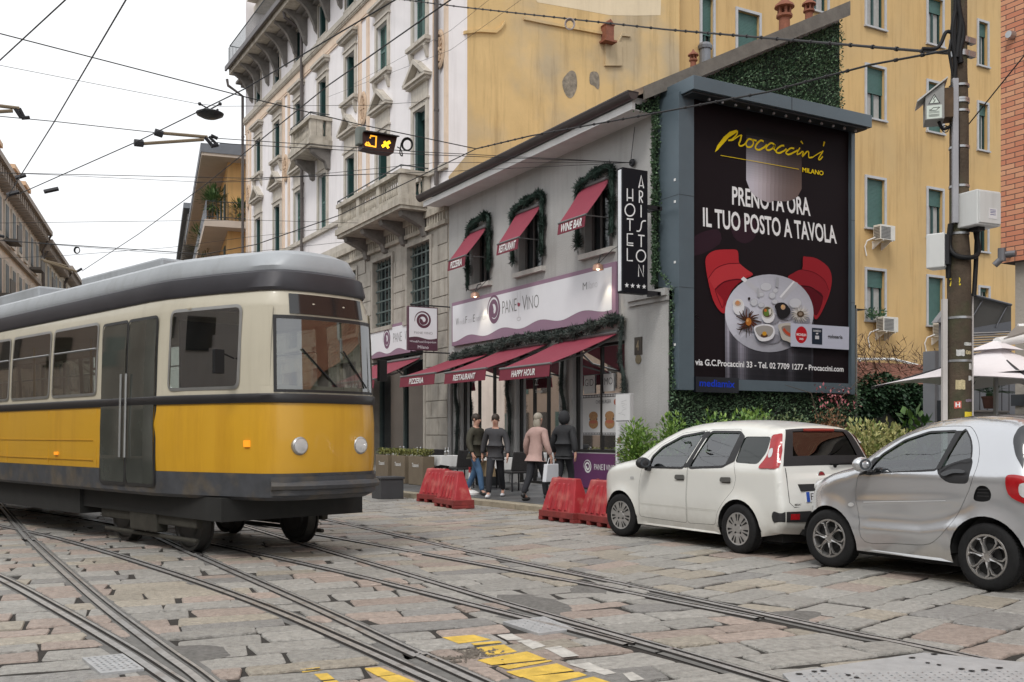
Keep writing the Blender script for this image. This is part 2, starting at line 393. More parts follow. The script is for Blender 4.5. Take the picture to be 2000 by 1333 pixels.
def lay(ang, o, hw, L0, L1, du, zone, cols):
 a = math.radians(ang); ux, uy = Vector((math.cos(a), math.sin(a))), Vector((-math.sin(a), math.cos(a))); o = Vector(o)
 y = -6.0
 while y < 42:
  h = R.uniform(*hw); x = -26 + R.uniform(0, 1)
  while x < 26:
   L = R.uniform(L0, L1); gq = .009
   c = o + ux * (x + L / 2) + uy * (y + h / 2)
   if visible(c) and zone(c):
    j = lambda: R.gauss(0, .017)
    poly = [o + ux * (x + gq + j()) + uy * (y + gq + j()), o + ux * (x + L - gq + j()) + uy * (y + gq + j()),
      o + ux * (x + L - gq + j()) + uy * (y + h - gq + j()), o + ux * (x + gq + j()) + uy * (y + h - gq + j())]
    col = R.choices(list(cols), weights=list(cols.values()))[0]; v = R.uniform(.80, 1.02); col = tuple(q * v for q in col)
    hh = R.gauss(-.004, .0035)
    for q in cut_rails(poly):
     q = [p for p in q]; q = clip(q, Vector((du, 0)), du * 5.62)
     if len(q) >= 3 and abs(area(q)) > .02: stone(q, col, hh)
   x += L
  y += h
lay(-7, (0, 0), (.25, .37), .42, .95, -1, lambda c: c.x < 5.9, {PINK: 3.6, GREY: 5, WARM: 1.6, DARK: .8})
lay(14, (0, 0), (.29, .43), .40, .80, 1, lambda c: c.x > 5.35 and c.x < 10.2, {PINK: 1, GREY: 5.5, WARM: 3.2, DARK: .8})
stone_m = M('worn granite and porphyry', (.3, .27, .25), .48, 0, .36, 22, .9, 60, attr='tint')
tag(stones.build('road', stone_m, smooth=22), kind='structure')
joint = MB(); joint.quad((-30, -4, -.016), (9.75, -4, -.016), (9.75, 42, -.016), (-30, 42, -.016))
tag(joint.build('road', M('dark joint grit', (.04, .035, .03), .95, 0, .4, 30, .8, 200)), kind='structure')
far = MB(); far.quad((-60, 36, -.012), (9, 36, -.012), (40, 260, -.012), (-60, 260, -.012))
tag(far.build('road', M('far paving', (.2, .19, .18), .7, 0, .25, 2, .3, 30)), kind='structure')
# asphalt patches and the pothole
asph = M('rough asphalt patch', (.235, .225, .21), .9, 0, .35, 25, 1.0, 220)
for k, p in enumerate(PATCH):
 c = sum(p, Vector((0, 0))) / len(p); q = cr([(v.x, v.y, 0) for v in p], 4, True); mb = MB()
 q = [Vector((c.x + (v.x - c.x) * 1.12, c.y + (v.y - c.y) * (1.02 + .1 * math.sin(v.x * 23 + v.y * 31)), -.014 + .0007 * k)) for v in q]
 mb.add(q + [Vector((c.x, c.y, .007))], [(i, (i + 1) % len(q), len(q)) for i in range(len(q))])
 tag(mb.build('road', asph), kind='structure')
mb = MB(); c = sum(POT, Vector((0, 0))) / len(POT); rr = random.Random(3)
for i in range(420):
 e = c + Vector((rr.gauss(0, .13), rr.gauss(0, .07))); s_ = rr.uniform(.006, .016)
 mb.ball((e.x, e.y, -.018 + rr.uniform(0, .012)), (s_, s_ * rr.uniform(.7, 1.2), s_ * .7), 6)
tag(mb.build('gravel', M('loose gravel', (.14, .12, .10), .9, 0, .5, 30)), 'loose gravel in the pothole beside the yellow paint', 'gravel', kind='stuff')
# ---- paint, broken where the joints run
paintY = M('worn yellow road paint', (.66, .44, .07), .7, 0, .3, 9, .4, 60); paintW = M('worn white road paint', (.52, .5, .46), .75, 0, .35, 9, .4, 60)
YEL = [[(860, 1245), (925, 1240), (962, 1250), (895, 1258)], [(918, 1257), (975, 1252), (1012, 1272), (955, 1280)], [(930, 1288), (1030, 1272), (1082, 1292), (990, 1308)],
       [(985, 1312), (1090, 1296), (1150, 1320), (1060, 1340)], [(1085, 1340), (1160, 1322), (1230, 1345), (1120, 1350)], [(708, 1303), (742, 1301), (815, 1333), (760, 1333)], [(612, 1316), (640, 1314), (672, 1340), (640, 1340)],
       [(585, 1308), (625, 1303), (630, 1308), (590, 1314)]]
WHI = [[(970, 1238), (1000, 1235), (1025, 1248), (985, 1250)], [(1008, 1250), (1035, 1247), (1067, 1262), (1040, 1268)], [(1062, 1266), (1095, 1262), (1135, 1283), (1105, 1288)], [(1108, 1298), (1150, 1292), (1205, 1316), (1180, 1320)], [(1215, 1316), (1235, 1313), (1280, 1340), (1240, 1340)]]
for polys, m_, nm in ((YEL, paintY, 'yellow'), (WHI, paintW, 'white')):
 mb = MB()
 for q in polys:
  q = ccw(gp(*q)); qc = sum(q, Vector((0, 0))) / 4
  # ragged outline
  for sp, Z, sc_ in STONES:
   if (sc_ - qc).length > 1.6: continue
   p = inter(ccw(q), sp)
   if len(p) >= 3 and area(p) > .0008:
    c = sum(p, Vector((0, 0))) / len(p); p = [c + (v - c) * .95 for v in p]
    mb.add([(v.x, v.y, Z(v) + .0045) for v in p], [tuple(range(len(p)))])
 if mb.v: tag(mb.build('road', m_), kind='structure')
# ---- steel covers
def cover(poly, label, rib, slots=()):
 c = sum(poly, Vector((0, 0))) / len(poly); t = thing('manhole_cover', label, 'manhole cover', (c.x, c.y, 0))
 mb = MB(); mb.prism([(p.x, p.y, -.05) for p in poly], (0, 0, .058)); mb.build('plate', M('tread plate steel', (.46, .465, .47), .5, .35, .18, 8, .25, 90), t, bevel=.003)
 mb = MB(); inn = [c + (p - c) * .9 for p in poly]; e1 = (inn[1] - inn[0]); e2 = (inn[-1] - inn[0])
 n1 = max(6, int(e1.length / .05)); n2 = max(4, int(e2.length / .05)); n1 = min(n1, 34); n2 = min(n2, 34)
 for i in range(n1):
  for j in range(n2):
   a, b = (i + .5) / n1, (j + .5) / n2
   p = inn[0] * (1 - a) * (1 - b) + inn[1] * a * (1 - b) + inn[-1] * (1 - a) * b + (inn[2] if len(inn) == 4 else inn[0] + e1 + e2) * a * b
   d = (e1.normalized() + e2.normalized() * (1 if (i + j) % 2 else -1)).normalized(); s_ = Vector((-d.y, d.x)) * .005; d = d * rib
   mb.add([(*(p - d), .0085), (*(p + s_), .0115), (*(p + d), .0085), (*(p - s_), .0115)], [(0, 1, 2, 3)])
 mb.build('tread', steel, t)
 if slots:
  mb = MB()
  for sx, sy, w in slots:
   p = on_ground(sx, sy); q = on_ground(sx + w, sy - w * .05); mid = (p + q) / 2; ax = (q - p) / 2; pe = Vector((-ax.y, ax.x, 0)).normalized() * .016
   mb.add([(mid + ax * math.cos(u) + pe * math.sin(u)) + Vector((0, 0, .0135)) for u in [k * math.pi / 6 for k in range(12)]], [tuple(range(12))])
  mb.build('lifting_slot', black, t)
 return t
cover(PLATES['rib'], 'small ribbed metal cover beside the nearest curved rail', .017)
cover(PLATES['mid'], 'small plain steel plate wedged against the curved rail near the yellow paint', .008)
cover(PLATES['big'], 'large pale steel cover with oval lifting slots in the lower right corner', .012,
      [(1554, 1321, 13), (1585, 1316, 11), (1602, 1315, 13), (1652, 1323, 10), (1668, 1328, 10), (1775, 1289, 13), (1818, 1282, 13), (1872, 1311, 12), (1892, 1315, 12), (1916, 1313, 14), (1945, 1309, 14), (1808, 1299, 8), (1830, 1303, 8)])
grate = MB(); gc = on_ground(1515, 1062)
for i in range(14): grate.box((gc.x + .0 + i * .05, gc.y - .3, -.02), (gc.x + .025 + i * .05, gc.y + .3, .012))
grate.box((gc.x - .02, gc.y - .33, -.03), (gc.x + .72, gc.y - .3, .014)); grate.box((gc.x - .02, gc.y + .3, -.03), (gc.x + .72, gc.y + .33, .014))
tag(grate.build('drain_grate', steel), 'iron drain grate in the paving between the two parked cars', 'drain grate')
# ---- pavement (sidewalk) with granite kerb
KX = lambda y: 9.35 if y < 14 else (9.35 - (y - 14) * .085 if y < 24 else 8.5)
ys = [-4, 4, 8, 11, 14, 16, 18, 20, 22, 24, 30, 60]
mb = MB(); kb = MB()
for a, b in zip(ys, ys[1:]):
 mb.add([(KX(a) + .3, a, .10), (30, a, .10), (30, b, .10), (KX(b) + .3, b, .10)], [(0, 1, 2, 3)])
 n = max(1, int((b - a) / 1.1))
 for i in range(n):
  p, q = a + (b - a) * i / n + .006, a + (b - a) * (i + 1) / n - .006; d = R.gauss(0, .006)
  kb.prism([(KX(p) + d, p, -.06), (KX(p) + .3, p, -.06), (KX(q) + .3, q, -.06), (KX(q) + d, q, -.06)], (0, 0, .158 + R.gauss(0, .004)))
tag(mb.build('pavement', M('wet dark pavement', (.085, .087, .09), .45, 0, .4, 1.2, .3, 60, two=((.13, .13, .13), 1.5, .45, .6))), kind='structure')
tag(kb.build('kerb', M('granite kerb', (.31, .27, .20), .7, 0, .3, 6, .4, 60), bevel=.012), kind='structure')
fl = MB(); rr = random.Random(5)
for i in range(260):        # fallen leaves and litter swept towards the kerb
 y = rr.uniform(14.5, 23); x = KX(y) - abs(rr.gauss(0, 1.4)) - .05; a = rr.uniform(0, 6.28)
 fl.leaf(Vector((x, y, .008)), Vector((math.cos(a), math.sin(a), .15)), Vector((0, 0, 1)), rr.uniform(.03, .07), rr.uniform(.02, .045))
tag(fl.build('fallen_leaves', leafmat('dead leaves', (.10, .06, .02), (.22, .15, .06))), 'brown fallen leaves scattered along the kerb', 'leaves', kind='stuff')
# ================================================================ buildings
FX = 13.09
def FB(mb, y0, y1, z0, z1, d0, d1, mi=None): mb.box((FX - d1, y0, z0), (FX - d0, y1, z1), mi)     # box standing d0..d1 proud of the street facade
def wall_holes(mb, u0, u1, z0, z1, holes, P, depth, mi=0, rmi=None):
 """wall sheet with rectangular openings; P(u, z, d) -> world; reveals run 'depth' inwards (d negative)"""
 us = sorted({u0, u1, *[h[0] for h in holes], *[h[1] for h in holes]}); zs = sorted({z0, z1, *[h[2] for h in holes], *[h[3] for h in holes]})
 us = [u for u in us if u0 <= u <= u1]; zs = [z for z in zs if z0 <= z <= z1]
 for a, b in zip(us, us[1:]):
  for c, d in zip(zs, zs[1:]):
   m, q = (a + b) / 2, (c + d) / 2
   if any(h[0] < m < h[1] and h[2] < q < h[3] for h in holes): continue
   mb.quad(P(a, c, 0), P(b, c, 0), P(b, d, 0), P(a, d, 0), mi)
 rmi = mi if rmi is None else rmi
 for a, b, c, d in holes:
  for (p, q) in (((a, c), (a, d)), ((a, d), (b, d)), ((b, d), (b, c)), ((b, c), (a, c))):
   mb.quad(P(*p, 0), P(*q, 0), P(*q, -depth), P(*p, -depth), rmi)
PF = lambda u, z, d: Vector((FX - d, u, z))
white_st = M('white stucco', '#e6e2e3', .85, 0, .06, .8, .12, 30, streak=.35, dirt=(.62, .6, .58))
trim_st = M('pale stone trim', (.50, .46, .40), .8, 0, .18, 3, .25, 40, streak=.5)
balc_st = M('grimy balcony stone', (.46, .42, .355), .85, 0, .3, 2.5, .35, 40, streak=.8, dirt=(.4, .36, .3))
orange_st = M('peach pilaster render', (.70, .56, .44), .85, 0, .12, 2, .1, 30, streak=.3)
under_st = M('dark underside stone', (.20, .185, .17), .9, 0, .35, 3, .3, 30)  # one darker stone tone for the soffit, consoles and brackets
rust_st = M('rusticated stone', (.40, .37, .325), .85, 0, .22, 2.2, .5, 45, streak=.6, dirt=(.45, .42, .38))
louvre = M('green louvre paint', (.075, .15, .135), .55, 0, .2, 3)
dkgreen = M('dark green joinery', (.016, .055, .052), .5, 0, .25, 3)
dglass = M('dark window glass', (.016, .021, .024), .06, 0, .3, 1.5, spec=.9)
curtain = M('pale net curtain', (.36, .36, .35), .9, 0, .15, 6)
pipe_m = M('brown downpipe', (.10, .085, .08), .5, .2, .2, 3)
rail_m = M('blackened iron rail', (.07, .08, .085), .5, .5, .2, 5)
gutter_m = M('dark copper gutter', (.075, .062, .06), .42, .4, .2, 2)
PY0, PY1 = 26.74, 49.4
pal = thing('palazzo', 'tall white palazzo with pedimented windows, peach pilaster strips and stone balconies', 'building', (FX + 5, 38, 0))
cols = [28.74 + 3.06 * k for k in range(7)]
hw = .46; Hs = []; RA, RB, RT = (13.62, 15.3), (9.46, 11.56), (17.0, 18.32)
for k, y in enumerate(cols):
 Hs.append((y - hw, y + hw, RT[0], RT[1])); Hs.append((y - hw, y + hw, 12.7 if k == 3 else RA[0], RA[1])); Hs.append((y - hw, y + hw, 8.52 if k < 2 else RB[0], RB[1]))
mb = MB(); wall_holes(mb, PY0, PY1, 8.3, 18.9, Hs, PF, .26)
mb.quad((FX, PY1, 0), (FX + 12, PY1, 0), (FX + 12, PY1, 23), (FX, PY1, 23))
mb.quad((FX, PY0 + .001, 8), (FX + .62, PY0, 8.6), (FX + .62, PY0, 24), (FX, PY0 + .001, 24))
mb.box((FX + 1.0, PY0 + .02, 18.9), (FX + 12, PY1 - 1, 22.2)); mb.box((FX + .95, PY0 + .02, 18.7), (FX + 12, PY1 - .02, 18.9))
mb.build('wall', white_st, pal)
mb = MB(); FB(mb, PY0 + .1, PY1, 22.2, 22.5, -.95, -.4); FB(mb, PY0 + .1, PY1 - .4, 22.5, 22.7, -.95, .05); mb.build('cornice', trim_st, pal)
yel_w = M('ochre side render', (.63, .44, .205), .88, 0, .12, .7, .25, 20, streak=.8, dirt=(.6, .56, .5), two=((.47, .37, .235), .42, .45, .62))
mb = MB(); mb.quad((FX + .62, PY0, 8), (21.79, PY0, 8), (21.79, PY0, 26), (FX + .62, PY0, 26)); mb.quad((FX + .0, PY0 - .004, 4), (FX + .62, PY0 - .004, 4), (FX + .62, PY0 - .004, 9.75), (FX + .0, PY0 - .004, 9.0))
mb.mi = 1
q = [onY(px, py, PY0 - .004) for px, py in ((1035, -20), (1292, -20), (1290, 30), (1240, 31), (1190, 30), (1120, 17), (1050, 5))]
mb.add(q, [tuple(range(len(q)))])
mb.mi = 2
for pts in ([(1098, 160), (1106, 146), (1116, 138), (1125, 145), (1127, 170), (1120, 188), (1112, 192), (1103, 182)], [(1152, 145), (1158, 140), (1168, 143), (1171, 160), (1169, 175), (1160, 168), (1152, 163)]):
 q = cr([(*onY(px, py, PY0 - .006),) for px, py in pts], 3, True); mb.add(q, [tuple(range(len(q)))])
mb.mi = 0
q = [onY(px, py, PY0) for px, py in ((1180, 82), (1212, 84), (1213, 130), (1180, 130))]; mb.prism(q, (0, -.08, 0))
for pts in ([(905, 62), (935, 58), (968, 60), (978, 52), (985, 41)], [(1022, 34), (1060, 42), (1120, 53), (1178, 64)], [(1205, 82), (1213, 66), (1230, 68)]):
 for a, b in zip(pts, pts[1:]): a, b = onY(*a, PY0), onY(*b, PY0); mb.prism([a, b, b - Vector((0, 0, .09)), a - Vector((0, 0, .09))], (0, -.07, 0))
mb.build('side_wall', [yel_w, M('pale cream render', (.72, .60, .42), .88, 0, .08, 1, .1, 20, streak=.2), M('bare grey plaster', (.25, .215, .17), .95, 0, .5, 9, .6, 40)], pal)
# string courses, peach strips, medallions
mb = MB(); FB(mb, PY0, PY1, 16.66, 16.86, 0, .14); FB(mb, PY0, PY1, 16.55, 16.66, 0, .08)
for i in range(150): y = PY0 + .08 + i * .151; FB(mb, y, y + .08, 16.58, 16.68, .08, .12)
FB(mb, PY0, PY1, 9.26, 9.42, 0, .12); FB(mb, PY0, PY1, 8.2, 8.42, 0, .16)
mb.build('string_course', trim_st, pal)
mb = MB(); FB(mb, PY0, PY1, 16.2, 16.545, 0, .035); FB(mb, PY0, PY1, 16.08, 16.14, 0, .05)
MED = [27.23, 33.5, 42.69, 48.75]
for m in MED:
 w = .42 if m < 48 else .3
 for y in (m - w, m + w - .16): FB(mb, y, y + .16, 9.42, 16.08, 0, .05)
 for y in (m - w - .07, m + w + .03): FB(mb, y, y + .03, 9.42, 16.08, 0, .07)
mb.build('pilaster_strip', orange_st, pal)
for m in MED:
 mb = MB(); N = 28
 def ell(a, ry, rz, d): return Vector((FX - d, m + ry * math.cos(a), 12.92 + rz * math.sin(a)))
 for (r0, z0, r1, z1, d0, d1) in ((.30, .52, .36, .60, .1, .06), (.24, .44, .30, .52, .1, .1), (.2, .38, .24, .44, .05, .1)):
  for i in range(N):
   a, b = 2 * math.pi * i / N, 2 * math.pi * (i + 1) / N
   mb.quad(ell(a, r0, z0, d0), ell(b, r0, z0, d0), ell(b, r1, z1, d1), ell(a, r1, z1, d1))
 mb.add([ell(2 * math.pi * i / N, .2, .38, .05) for i in range(N)], [tuple(range(N))])
 for i in range(12): a = 2 * math.pi * i / 12; mb.prism([ell(a - .1, .06, .1, .05), ell(a + .1, .06, .1, .05), ell(a + .12, .19, .36, .05), ell(a - .12, .19, .36, .05)], (-.05, 0, 0))
 mb.ball((FX - .06, m, 12.92), (.06, .07, .1), 10); mb.build('medallion', M('tan plaster medallion', (.55, .40, .28), .85, 0, .25, 8), pal, smooth=40)
# windows
def louvres(mb, y0, y1, z0, z1, d):
 FB(mb, y0, y0 + .06, z0, z1, d, d + .04); FB(mb, y1 - .06, y1, z0, z1, d, d + .04)
 for z in (z0, (z0 + z1) / 2 - .04, z1 - .08): FB(mb, y0, y1, z, z + .08, d + .002, d + .038)
 n = int((z1 - z0) / .055)
 for i in range(n):
  z = z0 + i * (z1 - z0) / n; mb.quad((FX - d - .035, y0 + .06, z), (FX - d - .035, y1 - .06, z), (FX - d - .005, y1 - .06, z + .06), (FX - d - .005, y0 + .06, z + .06))
closed = {(0, 'A'), (1, 'A'), (4, 'B'), (3, 'B'), (1, 'T')}
rr = random.Random(11)
for k, y in enumerate(cols):
 for row in 'TAB':
  z0, z1 = {'T': RT, 'A': RA, 'B': RB}[row]
  if row == 'A' and k == 3: z0 = 12.7
  if row == 'B' and k < 2: z0 = 8.52
  mb = MB()
  fw = .17 if row != 'T' else .08
  FB(mb, y - hw - fw, y - hw - .003, z0, z1 + fw, 0, .06); FB(mb, y + hw + .003, y + hw + fw, z0, z1 + fw, 0, .06); FB(mb, y - hw - .003, y + hw + .003, z1 + .003, z1 + fw, 0, .06)
  if row != 'T': FB(mb, y - hw - fw - .05, y + hw + fw + .05, z1 + fw, z1 + fw + .06, 0, .10)
  if row == 'A':
   FB(mb, y - hw - .16, y + hw + .16, z1 + .23, z1 + .5, 0, .05)
   FB(mb, y - hw - .3, y + hw + .3, z1 + .5, z1 + .6, 0, .2); FB(mb, y - hw - .36, y + hw + .36, z1 + .6, z1 + .7, 0, .27)
   if k != 3:
    FB(mb, y - hw - .3, y + hw + .3, z0 - .12, z0, 0, .2); FB(mb, y - hw - .25, y + hw + .25, z0 - .2, z0 - .12, 0, .13)
    for s_ in (-1, 1):
     c = y + s_ * (hw + .1); mb.prism([(FX, c - .06, z0 - .62), (FX - .06, c - .06, z0 - .6), (FX - .15, c - .06, z0 - .3), (FX - .16, c - .06, z0 - .2), (FX, c - .06, z0 - .2)], (0, .12, 0))
  if row == 'B':
   FB(mb, y - hw - .15, y + hw + .15, z1 + .23, 12.3, 0, .05)
   FB(mb, y - hw - .3, y + hw + .3, 12.3, 12.38, 0, .18); FB(mb, y - hw - .38, y + hw + .38, 12.38, 12.46, 0, .26)
   a, b, c = (y - hw - .4, 12.46), (y + hw + .4, 12.46), (y, 13.08)
   for p, q in ((a, c), (c, b)):
    mb.prism([(FX, p[0], p[1]), (FX, q[0], q[1]), (FX, q[0], q[1] - .15), (FX, p[0] + (.2 if p is a else 0), p[1] - (0 if p is a else .15)), ][:4] if p is a else [(FX, p[0], p[1]), (FX, q[0], q[1]), (FX, q[0] - .2, q[1]), (FX, p[0], p[1] - .15)], (-.27, 0, 0))
   mb.prism([(FX, y - .55, 12.46), (FX, y + .55, 12.46), (FX, y, 12.86)], (-.06, 0, 0))
   mb.prism([(FX - .06, y - .3, 12.5), (FX - .06, y + .3, 12.5), (FX - .06, y, 12.74)], (-.04, 0, 0))
  if row == 'T': FB(mb, y - hw - .1, y + hw + .1, z0 - .08, z0, 0, .1)
  w = mb.build('window', trim_st, pal)
  sh = MB(); gl = MB()
  if (k, row) in closed:
   louvres(sh, y - hw, y - .01, z0 + .01, z1, -.14); louvres(sh, y + .01, y + hw, z0 + .01, z1, -.14); sh.build('shutter', louvre, w)
  else:
   FB(sh, y - hw, y - hw + .2, z0 + .02, z1, -.2, -.03); FB(sh, y + hw - .17, y + hw, z0 + .02, z1, -.24, -.03)
   FB(sh, y - .03, y + .03, z0, z1, -.24, -.19); FB(sh, y - hw, y + hw, z1 - rr.uniform(.08, .5), z1, -.2, -.17); sh.build('shutter', dkgreen, w)
  FB(gl, y - hw, y + hw, z0, z1, -.27, -.25); gl.build('pane', dglass if rr.random() < .75 else curtain, w)
# eave slab with consoles, railing and gutter
mb = MB(); FB(mb, PY0 + .2, 48.6, 18.62, 18.9, -1, 1.02); FB(mb, PY0 + .2, 48.65, 18.9, 19.0, -1, 1.12); mb.build('eave_slab', balc_st, pal)
mb = MB(); FB(mb, PY0 + .2, 48.7, 18.8, 19.02, 1.121, 1.2); mb.build('gutter', gutter_m, pal)
for k in range(16):
 y = 27.6 + k * 1.37; mb = MB(); pr_ = []
 for i in range(13):
  t = i / 12; pr_.append((FX - (.14 + .82 * t ** 1.6 + .05 * math.sin(t * 6.3)), 17.45 + 1.1 * t ** .75))
 poly = [(FX, y - .09, 17.3)] + [(p[0], y - .09, p[1]) for p in pr_] + [(FX - .95, y - .09, 18.62), (FX, y - .09, 18.62)]
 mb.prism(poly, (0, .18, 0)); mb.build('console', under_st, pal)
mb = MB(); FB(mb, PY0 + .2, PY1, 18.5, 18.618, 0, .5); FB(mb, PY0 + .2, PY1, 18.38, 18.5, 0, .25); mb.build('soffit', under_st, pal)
mb = MB()
for z in (19.1, 19.98): mb.tube([(FX - 1.0, PY0 + .3, z), (FX - 1.0, 48.5, z), (FX + .9, 48.5, z)], .025, 6)
for i in range(150): y = PY0 + .4 + i * .145; mb.tube([(FX - 1.0, y, 19), (FX - 1.0, y, 19.98)], .012, 4)
for i in range(12): mb.tube([(FX - 1 + i * .15, 48.5, 19), (FX - 1 + i * .15, 48.5, 19.98)], .012, 4)
mb.build('roof_railing', rail_m, pal)
for yy, zt, zb, mm in ((49.45, 18.2, 0, pipe_m), (40.2, 18.3, 8.9, pipe_m), (27.3, 18.6, 8.85, pipe_m)):
 mb = MB(); mb.tube([(FX - .9, yy, 18.7), (FX - .85, yy, 18.4), (FX - .14, yy, 18.0), (FX - .13, yy, zb)], .07, 8)
 for z in (16, 13.2, 11.1): mb.tube([(FX - .13, yy, z - .03), (FX - .13, yy, z + .03)], .085, 8)
 mb.build('downpipe', mm, pal, smooth=40)
# balconies
def balcony(y0, y1, zf, out, ztop, brk):
 mb = MB(); FB(mb, y0 - .06, y1 + .06, zf - .2, zf, 0, out + .08); FB(mb, y0 - .02, y1 + .02, zf - .3, zf - .2, 0, out + .02); FB(mb, y0, y1, zf + .003, zf + .14, out - .2, out); FB(mb, y0, y0 + .2, zf + .003, zf + .14, 0, out - .2); FB(mb, y1 - .2, y1, zf + .003, zf + .14, 0, out - .2)
 b = mb.build('balcony', balc_st, pal)
 mb = MB(); FB(mb, y0 - .05, y1 + .05, ztop - .13, ztop, out - .25, out + .05); FB(mb, y0 - .05, y0 + .25, ztop - .13, ztop, 0, out - .25); FB(mb, y1 - .25, y1 + .05, ztop - .13, ztop, 0, out - .25)
 npo = max(1, round((y1 - y0) / 1.9)); posts = [y0 + .01 + i * (y1 - y0 - .27) / npo for i in range(npo + 1)]
 for p in posts: FB(mb, p, p + .25, zf + .14, ztop - .13, out - .23, out - .01)
 for p in (y0 + .01, y1 - .21): FB(mb, p, p + .2, zf + .14, ztop - .13, .02, .22); FB(mb, p, p + .2, zf + .14, ztop - .13, out - .48, out - .24)
 zc, hh = zf + .14, ztop - .13 - zf - .14
 prof = [(.05, 0), (.05, .06), (.03, .09), (.055, .28), (.06, .36), (.03, .62), (.025, .72), (.045, .8), (.05, .86), (.05, 1)]
 prof = [(r * .82, t * hh) for r, t in prof]
 for a, c in zip(posts, posts[1:]):
  n = int((c - a - .25) / .15)
  for i in range(n): mb.lathe(prof, (FX - out + .12, a + .25 + (i + .5) * (c - a - .25) / n, zc), 'Z', 8)
 for p in (y0 + .1, y1 - .11):
  for i in range(2): mb.lathe(prof, (FX - .34 - i * .16, p, zc), 'Z', 8)
 mb.build('balustrade', balc_st, b, smooth=40)
 for c in brk:
  mb = MB(); poly = [(FX, c - .14, zf - 1.05), (FX - .12, c - .14, zf - 1.0), (FX - .2, c - .14, zf - .75), (FX - .45, c - .14, zf - .62), (FX - out * .85, c - .14, zf - .45), (FX - out * .9, c - .14, zf - .3), (FX, c - .14, zf - .3)]
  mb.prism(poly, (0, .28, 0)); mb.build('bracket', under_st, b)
 mb = MB(); mb.tube([(FX - .1, y0, ztop + .12), (FX - out, y0, ztop + .12), (FX - out, y1, ztop + .12), (FX - .1, y1, ztop + .12)], .02, 6)
 for p in (y0, (y0 + y1) / 2, y1): mb.tube([(FX - out, p, ztop - .01), (FX - out, p, ztop + .12)], .015, 5)
 mb.build('hand_rail', rail_m, b)
balcony(27.95, 33.5, 8.5, 1.0, 9.38, (28.3, 29.9, 31.5, 33.1))
balcony(36.9, 39.4, 12.62, .85, 13.5, (37.2, 39.05))
# lower storeys: rusticated stone with a shop front and barred mezzanine windows
Hl = [(27.95, 29.65, 5.0, 7.35), (30.95, 32.6, 5.0, 7.3), (34.2, 35.8, 5.0, 7.3), (37.3, 38.9, 5.0, 7.3), (28.4, 32.6, .3, 4.05), (34.2, 35.9, .12, 4.0), (37.4, 39, .12, 4), (41, 43, .12, 4), (41, 42.6, 5, 7.3), (45, 46.6, 5, 7.3), (45, 47, .12, 4)]
mb = MB(); zz = 0.12; jm = []
wall_holes(mb, PY0, PY1, 0, 8.2, Hl, PF, .3)
mb.build('stone_base', rust_st, pal)
mb = MB()       # raised ashlar blocks between the joints
z = .3; row = 0
while z < 7.9:
 h = .52; y = PY0 + (.02 if row % 2 else -.5)
 while y < PY1:
  a, b = max(PY0 + .02, y + .012), min(PY1, y + 1.1 - .012); y += 1.1
  segs = [(a, b)]
  for hq in Hl + [(27.6, 33.2, 7.3, 8.3)]:
   if hq[2] - .14 < z + h and hq[3] + .14 > z:
    segs = [s_ for p, q in segs for s_ in ((p, min(q, hq[0] - .14)), (max(p, hq[1] + .14), q)) if s_[1] - s_[0] > .06]
  for p, q in segs: FB(mb, p, q, z + .012, z + h - .012, .001, .035)
 z += h; row += 1
mb.build('ashlar_blocks', rust_st, pal, bevel=.008)
mb = MB()
for i in range(44): y = 26.9 + i * .18; FB(mb, y, y + .1, 7.75, 8.0, 0, .1)
FB(mb, PY0, 49.3, 8.0, 8.2, 0, .16); FB(mb, PY0, 49.3, 7.62, 7.74, 0, .12); mb.build('dentil_course', balc_st, pal)
for (a, b, c, d) in Hl:
 w = MB(); FB(w, a - .13, a - .004, c, d + .13, 0, .07); FB(w, b + .004, b + .13, c, d + .13, 0, .07); FB(w, a - .004, b + .004, d + .004, d + .13, 0, .07)
 if c > 4: FB(w, a - .2, b + .2, c - .14, c, 0, .14)
 w = w.build('window', rust_st, pal)
 gl = MB(); FB(gl, a, b, c, d, -.31, -.28); gl.build('pane', dglass, w)
 fr = MB(); FB(fr, a, a + .08, c, d, -.28, -.2); FB(fr, b - .08, b, c, d, -.28, -.2); FB(fr, (a + b) / 2 - .05, (a + b) / 2 + .05, c, d, -.28, -.2); FB(fr, a + .08, b - .08, d - .1, d, -.28, -.201)
 if c > 4:
  for i in range(6): z = c + .15 + i * (d - c) / 6.2; FB(fr, a, b, z, z + .045, -.1, -.06)
  for i in range(5): y = a + (i + .5) * (b - a) / 5; FB(fr, y - .015, y + .015, c, d, -.095, -.065)
 fr.build('frame', M('grey green window bars', (.10, .135, .13), .5, .2, .2, 4), w)
# ---------------------------------------------------------------- ochre apartment block behind
BY = 27.2
apt = thing('apartment_block', 'plain ochre apartment block with green roller shutters, behind the billboard', 'building', (33, BY, 0))
WN = []
for cx, w in ((31.96, 1.02), (35.52, .9), (38.6, .6)):
 for zb, zt in ((5.83, 7.8), (9.45, 11.4), (13.76, 15.78), (17.35, 19.25), (21.0, 23.0)):
  if cx > 38 and zb < 9: continue
  WN.append((cx - w / 2, cx + w / 2, zb + (-.3 if cx > 38 and zb > 9.4 else 0), zt + (-.35 if cx > 38 else 0)))
WN += [(38.38, 38.97, 7.15, 7.6), (24.8, 25.83, 14.6, 16.55), (23.15, 23.65, 14.0, 16.7), (24.8, 25.83, 18.4, 20.3), (28.3, 29.3, 17.35, 19.25), (28.3, 29.3, 13.76, 15.78)]
PB = lambda u, z, d: Vector((u, BY - d, z))
apt_w = M('ochre apartment render', (.60, .40, .175), .88, 0, .1, .35, .15, 18, streak=.75, dirt=(.66, .6, .52), two=((.53, .37, .18), .28, .42, .68))
